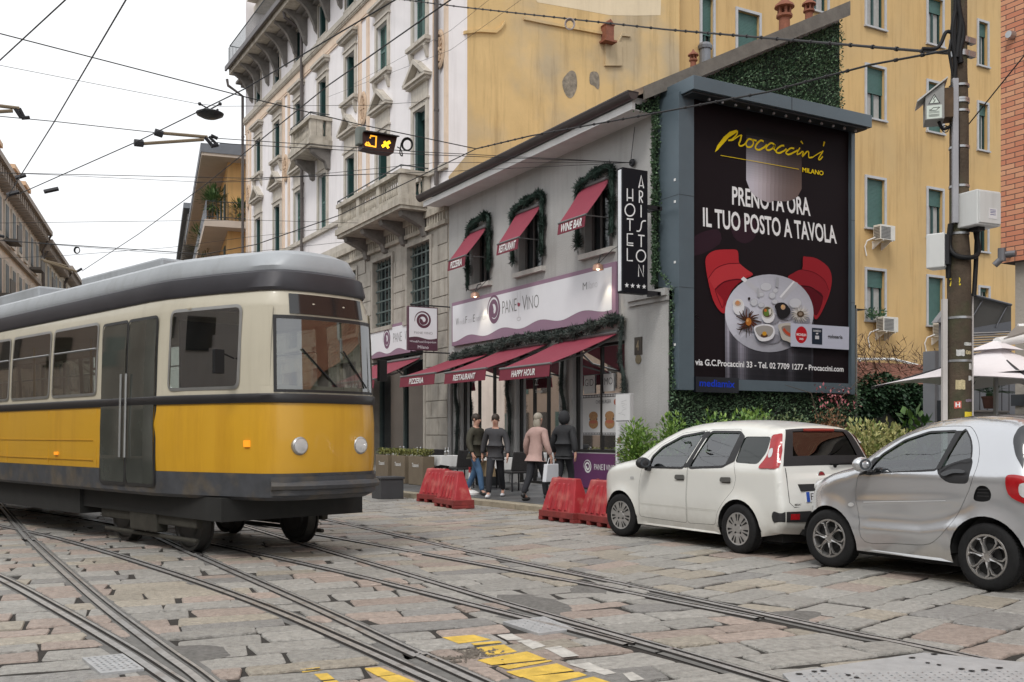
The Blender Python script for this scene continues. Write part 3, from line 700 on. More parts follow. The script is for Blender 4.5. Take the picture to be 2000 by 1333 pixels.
mb = MB(); wall_holes(mb, 21.79, 48, 0, 26, WN, PB, .22); mb.quad((21.79, BY, 4), (21.79, PY0 - .01, 4), (21.79, PY0 - .01, 26), (21.79, BY, 26)); mb.build('wall', apt_w, apt)
grey_fr = M('grey stone window frame', (.45, .455, .47), .7, 0, .12, 3)
roller = M('green roller shutter', (.055, .13, .115), .55, 0, .12, 3)
for i, (a, b, c, d) in enumerate(WN):
 w = MB(); t = .1
 w.box((a - t, BY - .05, c), (a - .003, BY, d + t)); w.box((b + .003, BY - .05, c), (b + t, BY, d + t)); w.box((a - .003, BY - .05, d + .003), (b + .003, BY, d + t)); w.box((a - t - .03, BY - .1, c - .07), (b + t + .03, BY, c))
 w = w.build('window', grey_fr, apt)
 drop = [.35, 1, .5, .25, .6, 1, .35, 1, .3, .95, .2, .25, .3, .5][i % 14] * (d - c)
 sh = MB(); n = int(drop / .05)
 for k in range(n): z = d - (k + 1) * .05; sh.box((a, BY + .10, z + .004), (b, BY + .125, z + .047)); sh.box((a, BY + .126, z), (b, BY + .13, z + .05))
 if n: sh.build('roller_shutter', roller, w)
 gl = MB(); gl.box((a, BY + .19, c), (b, BY + .21, d)); gl.build('pane', dglass, w)
 if n * .05 < (d - c) - .2:
  cu = MB(); m = (a + b) / 2
  for k in range(9):
   x0 = a + .1 + k * (b - a - .2) / 9; cu.quad((x0, BY + .186 - .006 * (k % 2), c + .05), (x0 + (b - a - .2) / 9, BY + .186 - .006 * ((k + 1) % 2), c + .05), (x0 + (b - a - .2) / 9, BY + .186 - .006 * ((k + 1) % 2), d), (x0, BY + .186 - .006 * (k % 2), d))
  if i % 3 != 1: cu.build('curtain', curtain, w)
  fr = MB(); fr.box((a, BY + .13, c), (a + .07, BY + .185, d)); fr.box((b - .07, BY + .13, c), (b, BY + .185, d)); fr.box((m - .05, BY + .13, c), (m + .05, BY + .184, d)); fr.build('sash', dkgreen, w)
mb = MB(); mb.tube([(23.2, BY - .12, 13), (23.2, BY - .12, 14.9)], .2, 12); mb.lathe([(.24, 0), (.26, .1), (.2, .2)], (23.2, BY - .12, 14.8), 'Z', 12); mb.build('flue_pipe', M('grey flue', (.18, .19, .21), .5, .3, .2, 3), apt)
def ac_unit(px, py, label, s=1.0):
 p = onY(px, py, BY - .2); t = thing('air_conditioner', label, 'air conditioner', p, 'air conditioners hung under the apartment windows')
 mb = MB(); w, h, dp = .42 * s, .58 * s, .3
 mb.box((p.x - w, BY - .55, p.z), (p.x + w, BY - .2, p.z + h)); mb.build('casing', M('off white casing', (.62, .60, .55), .5, 0, .1, 4), t, bevel=.012)
 mb = MB()
 for k in range(9): mb.box((p.x - w * .9, BY - .565, p.z + .06 + k * .052), (p.x + w * .35, BY - .551, p.z + .085 + k * .052))
 for k in range(8): mb.box((p.x - w - .012, BY - .52, p.z + .06 + k * .058), (p.x - w - .001, BY - .24, p.z + .09 + k * .058))
 mb.build('grille', M('dark grille', (.12, .12, .12), .6, 0, .1, 4), t)
 for sx in (-.6, .6):
  mb = MB(); mb.box((p.x + sx * w - .02, BY - .55, p.z - .04), (p.x + sx * w + .02, BY, p.z - .002)); mb.prism([(p.x + sx * w, BY, p.z - .3), (p.x + sx * w, BY - .03, p.z - .3), (p.x + sx * w, BY - .45, p.z - .04), (p.x + sx * w, BY, p.z - .04)], (.03, 0, 0))
  mb.build('bracket', whitep, t)
 mb = MB(); mb.tube([(p.x - w, BY - .3, p.z + .1), (p.x - w - .25, BY - .12, p.z - .02), (p.x - w - .3, BY - .05, p.z - .25), (p.x - w - .2, BY - .05, p.z - .6)], .025, 6); mb.build('hose', whitep, t)
ac_unit(1720, 472, 'air conditioner under the middle window, just right of the billboard edge')
ac_unit(1726, 650, 'air conditioner lowest beside the billboard, below a plant on the sill')
ac_unit(1835, 660, 'air conditioner half hidden by the concrete pole, under the closed green shutter')
p = onY(1710, 622, BY - .2); mb = MB(); rr = random.Random(4)
for i in range(160): mb.leaf(Vector((p.x + rr.uniform(-.5, .5), BY - .1 - rr.uniform(0, .15), p.z + .05 + rr.random() ** 2 * .3)), Vector((rr.gauss(0, 1), -.5, rr.gauss(.3, 1))), Vector((0, -1, .3)), .14, .06)
tag(mb.build('sill_plant', leafmat('sill plant leaf', (.02, .06, .02), (.05, .11, .04))), 'green plant on the window sill above the lowest air conditioner', 'plant')
# ---------------------------------------------------------------- orange building down the street, then the next house
OB = math.radians(10); od = Vector((math.sin(OB), math.cos(OB), 0)); on_ = Vector((-math.cos(OB), math.sin(OB), 0)); o0 = Vector((13.1, 53.0, 0))
def OP(u, d, z): return o0 + od * u + on_ * d + Vector((0, 0, z))     # u along the street, d out over the street
org = M('orange render', (.70, .42, .17), .85, 0, .08, .6, .1, 20, streak=.25); greyp = M('slate grey paint', (.16, .17, .19), .6, 0, .15, 2); cream_s = M('cream soffit', (.52, .44, .37), .85, 0, .1, 1)
ob = thing('orange_house', 'orange house beyond the palazzo with wrap around balcony and grey overhanging roof', 'building', OP(10, -5, 0))
def obox(mb, u0, u1, d0, d1, z0, z1, mi=None): mb.box((u0, d0, z0), (u1, d1, z1), mi, F=lambda q: OP(q.x, q.y, q.z))
mb = MB(); obox(mb, 0, 24, -9, 0, 0, 15.6); mb.build('wall', org, ob)
mb = MB(); obox(mb, -1.0, 25, -10, 1.35, 15.6, 15.75); mb.build('soffit', cream_s, ob)
mb = MB(); obox(mb, -1.05, 25, -10, 1.4, 15.75, 16.2); obox(mb, 0, 24, -9, .4, 16.2, 16.6); mb.build('roof', greyp, ob)
mb = MB(); obox(mb, -1.0, 24, -3, 1.2, 12.0, 12.35); b = mb.build('balcony', cream_s, ob)
mb = MB(); obox(mb, -.98, 24, 1.1, 1.15, 12.36, 13.3); mb.build('balcony_panel', greyp, b)
mb = MB()
for i in range(22): mb.tube([OP(-.95, -3 + i * .19, 12.35), OP(-.95, -3 + i * .19, 13.3)], .015, 4)
for z in (12.5, 13.3): mb.tube([OP(-.95, -3, z), OP(-.95, 1.15, z)], .025, 5)
mb.build('railing', rail_m, b)
for u in (1.5, 4.5, 7.5, 10.5, 13.5):
 for z in (9.2, 12.5, 6):
  w = MB(); obox(w, u, u + 1, 0, .06, z, z + 2.3); w.build('window', dkgreen, ob)
w = MB(); obox(w, -.05, 0, -2.3, -1.4, 12.4, 14.7); w.build('door', M('brown door', (.10, .06, .04), .6), ob)
rr = random.Random(9); mb = MB()
for c, s_, n in ((OP(-.6, .8, 13.3), .45, 260), (OP(.4, .7, 13.6), .7, 420), (OP(-.5, -.6, 13.0), .5, 240), (OP(6, .9, 12.6), .9, 400)):
 for i in range(n):
  d = Vector((rr.gauss(0, 1), rr.gauss(0, 1), rr.gauss(.4, 1))).normalized(); mb.leaf(c + d * s_ * rr.random() ** .6, d + Vector((0, 0, .2)), Vector((0, 0, 1)), rr.uniform(.2, .45), .07)
tag(mb.build('balcony_plants', leafmat('balcony foliage', (.03, .07, .02), (.10, .16, .05))), 'spiky palms and shrubs growing on the orange house balcony', 'plants')
nb = thing('grey_house', 'narrow house with deep bracketed eave, farthest on the right hand side', 'building', OP(36, -5, 0))
mb = MB(); obox(mb, 26, 60, -9, -.1, 0, 18.4); obox(mb, 25.5, 30, -3, .2, 18.4, 22); mb.build('wall', M('weathered tan render', (.42, .33, .22), .85, 0, .15, .5), nb)
mb = MB(); obox(mb, 25.4, 60, -9, 1.5, 18.5, 18.9); obox(mb, 25.4, 60, -9, 1.0, 18.2, 18.49); mb.build('eave', greyp, nb)
mb = MB()
for i in range(30): obox(mb, 26 + i * 1.1, 26.3 + i * 1.1, 0, 1.2, 17.6, 18.2)
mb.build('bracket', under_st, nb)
# ---------------------------------------------------------------- row of old houses far down the left side
LB = math.radians(11.4); ld = Vector((math.sin(LB), math.cos(LB), 0)); ln = Vector((math.cos(LB), -math.sin(LB), 0))
P0 = atD(56, 431, 76.0); l0 = Vector((P0.x, P0.y, 0)); LT = P0.z
def LP(u, d, z): return l0 + ld * u + ln * d + Vector((0, 0, z))
def lbox(mb, u0, u1, d0, d1, z0, z1, mi=None): mb.box((u0, d0, z0), (u1, d1, z1), mi, F=lambda q: LP(q.x, q.y, q.z))
wins_far = M('grey blue shutters', (.16, .18, .19), .7, 0, .2, 2)
def left_house(name_lab, u0, u1, zt, mcol, floors, ev, chim):
 t = thing('town_house', name_lab, 'building', LP((u0 + u1) / 2, -5, 0), 'old houses along the far left side')
 mb = MB(); lbox(mb, u0, u1, -10, 0, 0, zt); mb.build('wall', mcol, t)
 mb = MB(); lbox(mb, u0 - .1, u1 + .1, -10, 1.0, zt, zt + .35); lbox(mb, u0, u1, -10, .4, zt + .36, zt + .9); lbox(mb, u0, u1, 0, .25, zt - 4.2, zt - 3.9); lbox(mb, u0, u1, 0, .2, zt - 8.2, zt - 7.9)
 n = int((u1 - u0) / .9)
 for i in range(n): lbox(mb, u0 + i * .9, u0 + i * .9 + .3, 0, .8, zt - .6, zt - .01)
 mb.build('eave', M('brown grey eave', (.34, .29, .25), .85, 0, .2, 1), t)
 for f in range(floors):
  z = zt - 3.3 - f * 3.9; n = int((u1 - u0) / 3.0)
  for i in range(n):
   u = u0 + 1.1 + i * (u1 - u0 - 1) / n; w = MB(); lbox(w, u - .25, u + 1.35, 0, .12, z - .25, z + 2.35); w = w.build('window', M('pale surround', (.55, .5, .44), .8), t)
   s_ = MB(); lbox(s_, u, u + 1.1, .121, .16, z, z + 2.1); s_.build('shutter', wins_far, w)
   if (i + f) % 4 == 0:
    b = MB(); lbox(b, u - .4, u + 1.5, .12, .9, z - .4, z - .2); lbox(b, u - .4, u + 1.5, .82, .9, z - .2, z + .7); b.build('balcony', M('dark iron balcony', (.13, .12, .11), .7, 0, .2, 1), t)
 for c in chim:
  mb = MB(); lbox(mb, c, c + 2.6, -4, -.2, zt + .3, zt + 2.4); lbox(mb, c - .15, c + 2.75, -4.2, -.05, zt + 2.4, zt + 2.7)
  mb.build('chimney', M('pink render', (.62, .42, .27), .85, 0, .15, 1), t)
 mb = MB()
 for u in (u0 + .1, u1 - .2): mb.tube([LP(u, .9, zt), LP(u, .3, zt - 1.2), LP(u, .25, zt - 14)], .09, 6)
 mb.build('downpipe', pipe_m, t)
left_house('pinkish town house with chimney stacks, nearest on the far left', -24, 6, LT, M('pink cream render', (.72, .62, .54), .85, 0, .15, .6, streak=.4), 4, 1, [-14, -6, -1])
left_house('yellowish town house with plants on its shutters, second on the far left', 6.2, 22, LT - .6, M('yellow cream render', (.72, .65, .54), .85, 0, .15, .6, streak=.4), 4, 1, [])
left_house('grey roofed town house farthest along the left side of the street', 22.2, 60, LT - .2, M('grey cream render', (.66, .61, .53), .85, 0, .15, .6, streak=.4), 4, 1, [])
# ---------------------------------------------------------------- houses across the street, behind the camera (seen in the panes)
for k, (y0, y1, zt, col, lab) in enumerate(((-34, -2, 9.5, (.50, .42, .32), 'tan house across the street behind the viewer'), (-1.8, 26, 11, (.55, .50, .45), 'cream house across the street on the left'), (26.2, 140, 10.5, (.46, .37, .30), 'brownish house across the street, far left'))):
 t = thing('town_house', lab, 'building', (-21, (y0 + y1) / 2, 0), 'houses across the street'); mb = MB(); mb.box((-30, y0, 0), (-15, y1, zt)); mb.box((-15, y0, zt - .5), (-14.2, y1, zt - .01)); mb.build('wall', M('render of house %d' % k, col, .85, 0, .12, .6, streak=.4), t)
 n = int((y1 - y0) / 3)
 for f in range(2):
  for i in range(n):
   y = y0 + 1 + i * (y1 - y0 - 1) / n; z = .3 if f == 0 else f * 3.8 + .8; mb = MB(); mb.box((-14.99, y, z), (-14.94, y + (2 if f == 0 else 1.1), z + (2.8 if f == 0 else 2.0))); mb.build('window', dglass if (i + f) % 3 else louvre, t)
# ================================================================ restaurant building
RY0, RYU, RY1 = 16.43, 16.9, 26.72
grey_st = M('grey sprayed stucco', (.40, .395, .385), .9, 0, .14, .7, .45, 26, streak=.45, dirt=(.62, .6, .58))
rst = thing('restaurant_building', 'two storey grey stuccoed restaurant with red awnings and long white sign', 'building', (FX + 3, 21.5, 0))
UW = [(18.40, 19.52), (21.38, 22.60), (24.15, 25.15)]
Hu = [(a, b, 5.56, 7.1) for a, b in UW]
Hg = [(17.95, 20.0, .95, 3.45), (20.6, 22.68, .12, 3.45), (23.2, 25.9, .6, 3.45)]
mb = MB(); wall_holes(mb, RYU, RY1, 4.32, 8.25, Hu, PF, .24); wall_holes(mb, RY0, RY1, 0, 4.32, Hg, PF, .22)
mb.box((FX + .02, RY0 + .01, 0), (FX + .5, RYU - .01, 4.31)); mb.quad((FX, RY0, 4.321), (FX + 6, RY0, 4.321), (FX + 6, RYU, 4.321), (FX, RYU, 4.321))
mb.quad((FX, RY0, 0), (FX + 5.6, RY0, 0), (FX + 5.6, RY0, 4.32), (FX, RY0, 4.32))
gb = [(FX, 4.3), (18.62, 4.3), (18.62, 11.3), (FX, 8.55)]
mb.add([(x, RYU, z) for x, z in gb], [(0, 1, 2, 3)]); mb.quad((18.62, RYU, 0), (18.62, PY0, 0), (18.62, PY0, 11.3), (18.62, RYU, 11.3))
mb.quad((18.62, RY0, 0), (18.62, RYU, 0), (18.62, RYU, 4.3), (18.62, RY0, 4.3))
mb.build('wall', grey_st, rst)
mb = MB(); FB(mb, RY0 - .02, 17.75, 4.25, 4.4, -.1, .1); FB(mb, RY0 - .02, 17.75, 4.15, 4.25, -.1, .05); mb.build('corner_ledge', grey_st, rst)
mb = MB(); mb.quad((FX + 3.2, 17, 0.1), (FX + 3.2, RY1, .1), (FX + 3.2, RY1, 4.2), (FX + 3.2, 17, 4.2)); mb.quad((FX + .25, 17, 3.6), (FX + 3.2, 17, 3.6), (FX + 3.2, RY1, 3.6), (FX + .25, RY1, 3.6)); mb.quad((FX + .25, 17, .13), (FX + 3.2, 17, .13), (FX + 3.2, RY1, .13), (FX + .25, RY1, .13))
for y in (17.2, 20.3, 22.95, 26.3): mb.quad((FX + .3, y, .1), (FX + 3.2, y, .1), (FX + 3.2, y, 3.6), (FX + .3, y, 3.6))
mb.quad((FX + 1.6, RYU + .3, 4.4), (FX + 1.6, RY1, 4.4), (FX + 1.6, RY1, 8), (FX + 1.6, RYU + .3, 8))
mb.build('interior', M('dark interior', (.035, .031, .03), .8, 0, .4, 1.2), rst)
# roof, gutter, white soffit
mb = MB(); ez, ex, rx, rz = 8.32, 12.42, 18.7, 11.42
mb.prism([(ex, RYU - .18, ez), (rx, RYU - .18, rz), (rx, RYU - .18, rz + .14), (ex, RYU - .18, ez + .14)], (0, RY1 - RYU + .3, 0)); mb.build('roof', M('old roof tiles', (.26, .2, .15), .9, 0, .4, 3, .6, 20), rst)
mb = MB(); mb.prism([(ex + .25, RYU - .26, ez - .02), (rx, RYU - .26, rz - .14), (rx, RYU - .26, rz + .2), (ex + .25, RYU - .26, ez + .26)], (0, .08, 0)); mb.build('verge_board', M('lead grey verge', (.16, .145, .125), .7, .1, .3, 3, .3, 20), rst)
mb = MB(); gc_ = []
for i in range(10): a = math.pi + math.pi * i / 9; gc_.append((ex - .02 + .13 * math.cos(a), ez + .1 + .15 * math.sin(a)))
L_ = [(x, RYU - .2, z) for x, z in gc_]; L2 = [(x, RY1 + .55, z) for x, z in gc_]; mb.add(L_ + L2, [(i, i + 1, 10 + i + 1, 10 + i) for i in range(9)] + [tuple(range(10)), tuple(range(19, 9, -1))]); mb.box((ex - .16, RYU - .2, ez + .09), (ex + .12, RY1 + .55, ez + .12)); mb.build('gutter', gutter_m, rst, smooth=40)
mb = MB(); mb.box((ex + .1, RYU - .02, 8.12), (FX, RY1 + .3, 8.22)); mb.box((ex + .02, RYU - .1, 8.1), (ex + .1, RY1 + .4, 8.26)); mb.box((ex + .1, RYU + .001, 8.225), (FX + .1, RY1 - .02, 8.4)); mb.build('soffit', M('flaking white soffit', (.66, .65, .64), .8, 0, .12, 2, .2, 20), rst)
for px, py, s_ in ((1532, 50, 1.25), (1580, 35, .9), (1354, 128, .62)):
 p = onY(px, py, 18.2 if px > 1400 else 17.6); mb = MB(); s_ *= .44
 mb.lathe([(.26 * s_, -.7 * s_), (.24 * s_, .3 * s_), (.36 * s_, .36 * s_), (.36 * s_, .46 * s_), (.22 * s_, .5 * s_), (.2 * s_, .52 * s_)], p, 'Z', 14)
 for i in range(6): a = i * math.pi / 3; mb.box((p.x + .25 * s_ * math.cos(a) - .04 * s_, p.y + .25 * s_ * math.sin(a) - .04 * s_, p.z + .46 * s_), (p.x + .25 * s_ * math.cos(a) + .05 * s_, p.y + .25 * s_ * math.sin(a) + .05 * s_, p.z + .8 * s_))
 mb.lathe([(.45 * s_, .8 * s_), (.42 * s_, .9 * s_), (.12 * s_, 1.15 * s_), (.06 * s_, 1.3 * s_), (0, 1.32 * s_)], p, 'Z', 14)
 mb.lathe([(.42 * s_, -1.4 * s_), (.40 * s_, -.72 * s_), (.24 * s_, -.7 * s_)], p, 'Z', 12)
 mb.build('chimney_pot', M('terracotta', (.23, .085, .05), .85, 0, .3, 8, .3, 40), rst, smooth=40)
p = onY(1190, 62, PY0 - .25); mb = MB(); mb.box((p.x - .15, p.y - .05, p.z - .28), (p.x + .15, p.y + .24, p.z + .2)); mb.prism([(p.x - .18, p.y - .08, p.z + .2), (p.x + .18, p.y - .08, p.z + .2), (p.x, p.y - .08, p.z + .38)], (0, .32, 0)); mb.box((p.x - .22, p.y - .1, p.z - .34), (p.x + .24, p.y + .24, p.z - .281))
mb.build('chimney_stub', MATS['terracotta'], pal)
# upper windows
for (a, b, c, d) in Hu:
 w = MB(); FB(w, a - .12, b + .12, c - .12, c, -.1, .12); w = w.build('window', M('pale sill stone', (.5, .48, .45), .8, 0, .2, 4), rst)
 fr = MB(); FB(fr, a, a + .4, c, d, -.235, -.19); FB(fr, a + .4, b, d - .1, d, -.235, -.2); FB(fr, b - .08, b, c, d - .1, -.235, -.2); FB(fr, (a + b) / 2 + .14, (a + b) / 2 + .22, c, d - .1, -.235, -.2); fr.build('frame', M('grey brown frame', (.09, .08, .078), .6), w)
 gl = MB(); FB(gl, a, b, c, d, -.26, -.245); gl.build('pane', dglass, w)
# ground floor: piers, glazing, plinth panels
mb = MB(); lg = M('light grey pier paint', (.42, .41, .40), .7, 0, .1, 2)
for a, b in ((20.0, 20.14), (20.46, 20.6), (22.68, 22.8), (23.06, 23.2), (25.9, 26.05)): FB(mb, a, b, .12, 3.5, 0, .03)
mb.build('pier_trim', lg, rst)
gl = glass('shop glass', (.5, .51, .51), .02, .04)
def shopwin(a, b, c, d, n, label=None):
 w = MB(); FB(w, a, b, c, c + .07, -.16, -.08); FB(w, a, b, d - .07, d, -.16, -.08)
 for i in range(n + 1): y = a + i * (b - a - .06) / n; FB(w, y, y + .06, c + .07, d - .07, -.16, -.081)
 w = w.build('shop_window', M('dark bronze frame', (.03, .028, .027), .4, .4), rst); p = MB(); p.quad((FX + .12, a, c), (FX + .12, b, c), (FX + .12, b, d), (FX + .12, a, d)); p.build('pane', gl, w); return w
w1 = shopwin(17.95, 20.0, .95, 3.45, 2); w2 = shopwin(20.6, 22.68, .12, 3.45, 3); w3 = shopwin(23.2, 25.9, .6, 3.45, 3)
mb = MB(); FB(mb, 17.9, 20.03, .13, .93, 0, .05); purple = M('purple panel', (.12, .032, .11), .5, 0, .1, 2); ph = mb.build('plinth_panel', purple, rst)
mb = MB(); wp = M('white lettering', (.75, .75, .74), .5, 0, .03, 3); n_ = (-1, 0, 0); uy_ = Vector((0, -1, 0)); uz_ = Vector((0, 0, 1))
put_text(mb, 'PANE', Vector((FX - .056, 19.05, .56)), uy_, uz_, .34, .13, 0, 0); put_text(mb, 'VINO', Vector((FX - .056, 18.58, .56)), uy_, uz_, .34, .13, 0, 0)
spiral(mb, Vector((FX - .056, 19.32, .62)), uy_, uz_, .17, 0, n_); mb.box((FX - .058, 18.63, .56), (FX - .055, 18.66, .7))
mb.build('lettering', wp, ph)
# posters in the right hand window
mb = MB(); X_ = FX + .1
def pq(y0, y1, z0, z1, mi, dx=0): mb.quad((X_ - dx, y0, z0), (X_ - dx, y1, z0), (X_ - dx, y1, z1), (X_ - dx, y0, z1), mi)
pq(18.2, 19.75, 1.35, 2.3, 0); pq(18.2, 19.75, 2.22, 2.29, 1, .003); pq(18.2, 19.75, 1.36, 1.41, 1, .003); pq(18.5, 18.9, 2.35, 2.75, 0); pq(19.25, 19.7, 2.32, 2.75, 0)
for i in range(24):
 for zc, hh in ((2.255, .03), (1.385, .02)): mb.quad((X_ - .005, 18.24 + i * .064, zc), (X_ - .005, 18.265 + i * .064, zc + hh), (X_ - .005, 18.29 + i * .064, zc), (X_ - .005, 18.265 + i * .064, zc - hh), 0)
for cy, col in ((19.3, 2), (18.65, 2)):
 N = 20
 for r, z, m_ in (((.19, .12), 1.62, 2), ((.17, .05), 1.72, 1), ((.16, .04), 1.66, 3), ((.18, .10), 1.80, 2)):
  mb.add([(X_ - .004 - .001 * m_ - z * .001, cy + r[0] * math.cos(a), z + r[1] * math.sin(a)) for a in [k * 2 * math.pi / N for k in range(N)]], [tuple(range(N))], m_)
put_text(mb, 'CHEF BURGER', Vector((X_ - .006, 19.2, 2.08)), uy_, uz_, .6, .08, 1, 0); mb.add([(X_ - .006, 18.42 + .07 * math.cos(a), 2.1 + .07 * math.sin(a)) for a in [k * .4488 for k in range(14)]], [tuple(range(14))], 3)
put_text(mb, 'GID', Vector((X_ - .004, 19.66, 2.5)), uy_, uz_, .36, .16, 1, -.01); put_text(mb, 'MO', Vector((X_ - .004, 18.86, 2.5)), uy_, uz_, .32, .16, 1, -.01)
mb.build('window_poster', [M('poster white', (.6, .6, .6), .6, 0, .05), M('poster dark ink', (.05, .045, .05), .6), M('burger bun', (.36, .2, .09), .7, 0, .3, 20), M('poster red', (.4, .12, .07), .6)], w1)
mb = MB(); put_text(mb, 'Z', Vector((FX + .1, 21.95, 2.62)), uy_, uz_, .12, .16, 0, 0); put_text(mb, 'Temple', Vector((FX + .1, 21.95, 2.4)), uy_, uz_, .34, .1, 0, 0, .2); mb.build('window_lettering', wp, w2)
# ---- long sign with swirl logo
purp2 = M('mauve sign board', (.27, .165, .235), .55, 0, .06, 2); wht2 = M('sign white', (.72, .73, .76), .5, 0, .03, 2); ink = M('sign purple ink', (.17, .085, .14), .6); inkg = M('sign grey ink', (.2, .2, .2), .6); inkl = M('sign pale ink', (.45, .45, .46), .6); inkr = M('sign red ink', (.32, .05, .09), .6)
def wine_sign(y1, y0, z0, z1, t, full=True):
 """lies on the facade, reading direction is towards -Y"""
 X = FX - .1; L = y1 - y0
 mb = MB(); FB(mb, y0, y1, z0, z1, .02, .1); mb.build('board', purp2, t)
 top, N = z1 - .1, 60; up = []; lo = []
 for i in range(N + 1):
  u = i / N; y = y1 - .06 - u * (L - .2); wv = z0 + .17 + .085 * u + .06 * math.sin(u * 4.15 * 2 * math.pi - 1.9) if full else z0 + .14 + .06 * math.sin(u * 14 - 1.9)
  up.append((X - .004, y, top)); lo.append((X - .004, y, wv))
 mb = MB(); mb.add(up + lo, [(i, i + 1, N + 1 + i + 1, N + 1 + i) for i in range(N)]); mb.build('panel', wht2, t)
 mb = MB(); X2 = X - .008
 if full:
  c = Vector((X2, y1 - L * .315, 4.72)); spiral(mb, c, uy_, uz_, .42, 0, (-1, 0, 0), 2.2, .2, .88)
  put_text(mb, 'PANE', Vector((X2, y1 - L * .372, 4.57)), uy_, uz_, .76, .33, 1, -.012); put_text(mb, 'INO', Vector((X2, y1 - L * .53, 4.54)), uy_, uz_, .58, .33, 1, -.012); put_text(mb, 'V', Vector((X2 - .001, y1 - L * .50, 4.54)), uy_, uz_, .24, .38, 1, -.012)
  gx = y1 - L * .479
  ribbon(mb, [(X2, gx + .0, 4.38), (X2, gx + .0, 4.66)], .012, (-1, 0, 0), 2); ribbon(mb, [(X2, gx + .09 * math.cos(a), 4.35 + .045 * math.sin(a)) for a in [k * .42 for k in range(16)]], .012, (-1, 0, 0), 2)
  mb.add([(X2, gx + .075 * math.cos(a), 4.74 + .075 * math.sin(a)) for a in [math.pi + k * math.pi / 8 for k in range(9)]] + [(X2, gx + .05, 4.78)], [tuple(range(10))], 3); ribbon(mb, [(X2, gx - .07, 5.06), (X2, gx - .085, 4.78), (X2, gx - .06, 4.68), (X2, gx + .06, 4.68), (X2, gx + .085, 4.78), (X2, gx + .07, 5.06)], .008, (-1, 0, 0), 2)
  yy = y1 - .28
  for s_, w in (('W', .19), ('ine&', .32), ('F', .1), ('ood', .27), ('E', .1), ('mporium', .62)):
   big = s_ in 'WFE'; put_text(mb, s_, Vector((X2, yy, 4.52 if s_ != 'mporium' else 4.46)), uy_, uz_, w, .2 if big else .15 + (.06 if s_ == 'mporium' else 0), 1 if big else 2, -.005 if big else -.02); yy -= w + .05
  put_text(mb, 'M', Vector((X2, y1 - L * .842, 4.72)), uy_, uz_, .17, .17, 1, -.005); put_text(mb, 'ilano', Vector((X2, y1 - L * .868, 4.72)), uy_, uz_, .38, .17, 2, -.02)
 else:
  c = Vector((X2, y1 - L * .44, (z0 + z1) / 2 + .05)); spiral(mb, c, uy_, uz_, .36, 0, (-1, 0, 0), 2.2, .2, .88); put_text(mb, 'PANE', Vector((X2, y1 - L * .58, (z0 + z1) / 2 - .1)), uy_, uz_, .7, .3, 1, -.012); put_text(mb, 'VINO', Vector((X2, y1 - L * .82, (z0 + z1) / 2 - .1)), uy_, uz_, .5, .3, 1, -.012)
 mb.build('lettering', [ink, inkg, inkl, inkr], t)
s1 = thing('shop_sign', 'long white wine bar sign with mauve wavy border on the grey wall', 'sign', (FX, 22.2, 4.0)); wine_sign(26.32, 18.15, 3.94, 5.2, s1)
s2 = thing('shop_sign', 'shorter white wine bar sign on the stone palazzo, beside the hanging sign', 'sign', (FX, 31, 4.0)); wine_sign(32.95, 29.0, 3.98, 5.0, s2, False)
# hanging swirl sign, square to the wall
hs_ = thing('hanging_sign', 'square projecting sign with dark swirl above a plum band, on the palazzo corner', 'sign', (12.0, 26.9, 3.6)); SY = 26.6
def sy(px, py): return onY(px, py, SY)
a_, b_, c_, d_ = sy(797, 598), sy(855, 601), sy(855, 686), sy(797, 683); x0, x1, z0, z1 = a_.x, b_.x, (c_.z + d_.z) / 2, (a_.z + b_.z) / 2
mb = MB(); mb.box((x0, SY, z0), (x1, SY + .12, z1)); mb.build('box', M('plum sign box', (.085, .03, .05), .5), hs_, bevel=.008)
mb = MB(); Y_ = SY - .006; zc = z0 + (z1 - z0) * .28; N = 20
lo = [(x0 + .03 + (x1 - x0 - .06) * i / N, Y_, zc + .03 * math.sin(i / N * 6.5)) for i in range(N + 1)]; up = [(p[0], Y_, z1 - .03) for p in lo]; mb.add(up + lo, [(i, N + 1 + i, N + 2 + i, i + 1) for i in range(N)], 0)
spiral(mb, Vector(((x0 + x1) / 2, Y_ - .004, z0 + (z1 - z0) * .69)), Vector((1, 0, 0)), uz_, .27, 1, (0, -1, 0), 2.1, .2)
ux1 = Vector((1, 0, 0)); w = x1 - x0
put_text(mb, 'PANE VINO', Vector((x0 + .2 * w, Y_ - .004, z0 + (z1 - z0) * .37)), ux1, uz_, .62 * w, .07, 2, -.01); put_text(mb, 'Wine&Food Emporium', Vector((x0 + .04 * w, Y_ - .004, z0 + (z1 - z0) * .155)), ux1, uz_, .9 * w, .08, 0, 0); put_text(mb, 'Milano', Vector((x0 + .32 * w, Y_ - .004, z0 + (z1 - z0) * .035)), ux1, uz_, .36 * w, .09, 0, 0)
mb.build('sign_face', [wht2, M('plum ink', (.10, .03, .05), .6), inkg], hs_)
mb = MB(); mb.tube([(x0 + .1, SY + .06, z1 + .05), (FX + .05, SY + .06, z1 + .05)], .02, 6); mb.tube([(x0 + .1, SY + .06, z0 - .05), (FX + .05, SY + .06, z0 - .05)], .02, 6)
for z in (z0 - .05, z1 - .01):
 for x in (x0 + .12, x1 - .1): mb.tube([(x, SY + .06, z - .01), (x, SY + .06, z + .07)], .012, 5)
mb.build('bracket', dkmet, hs_)
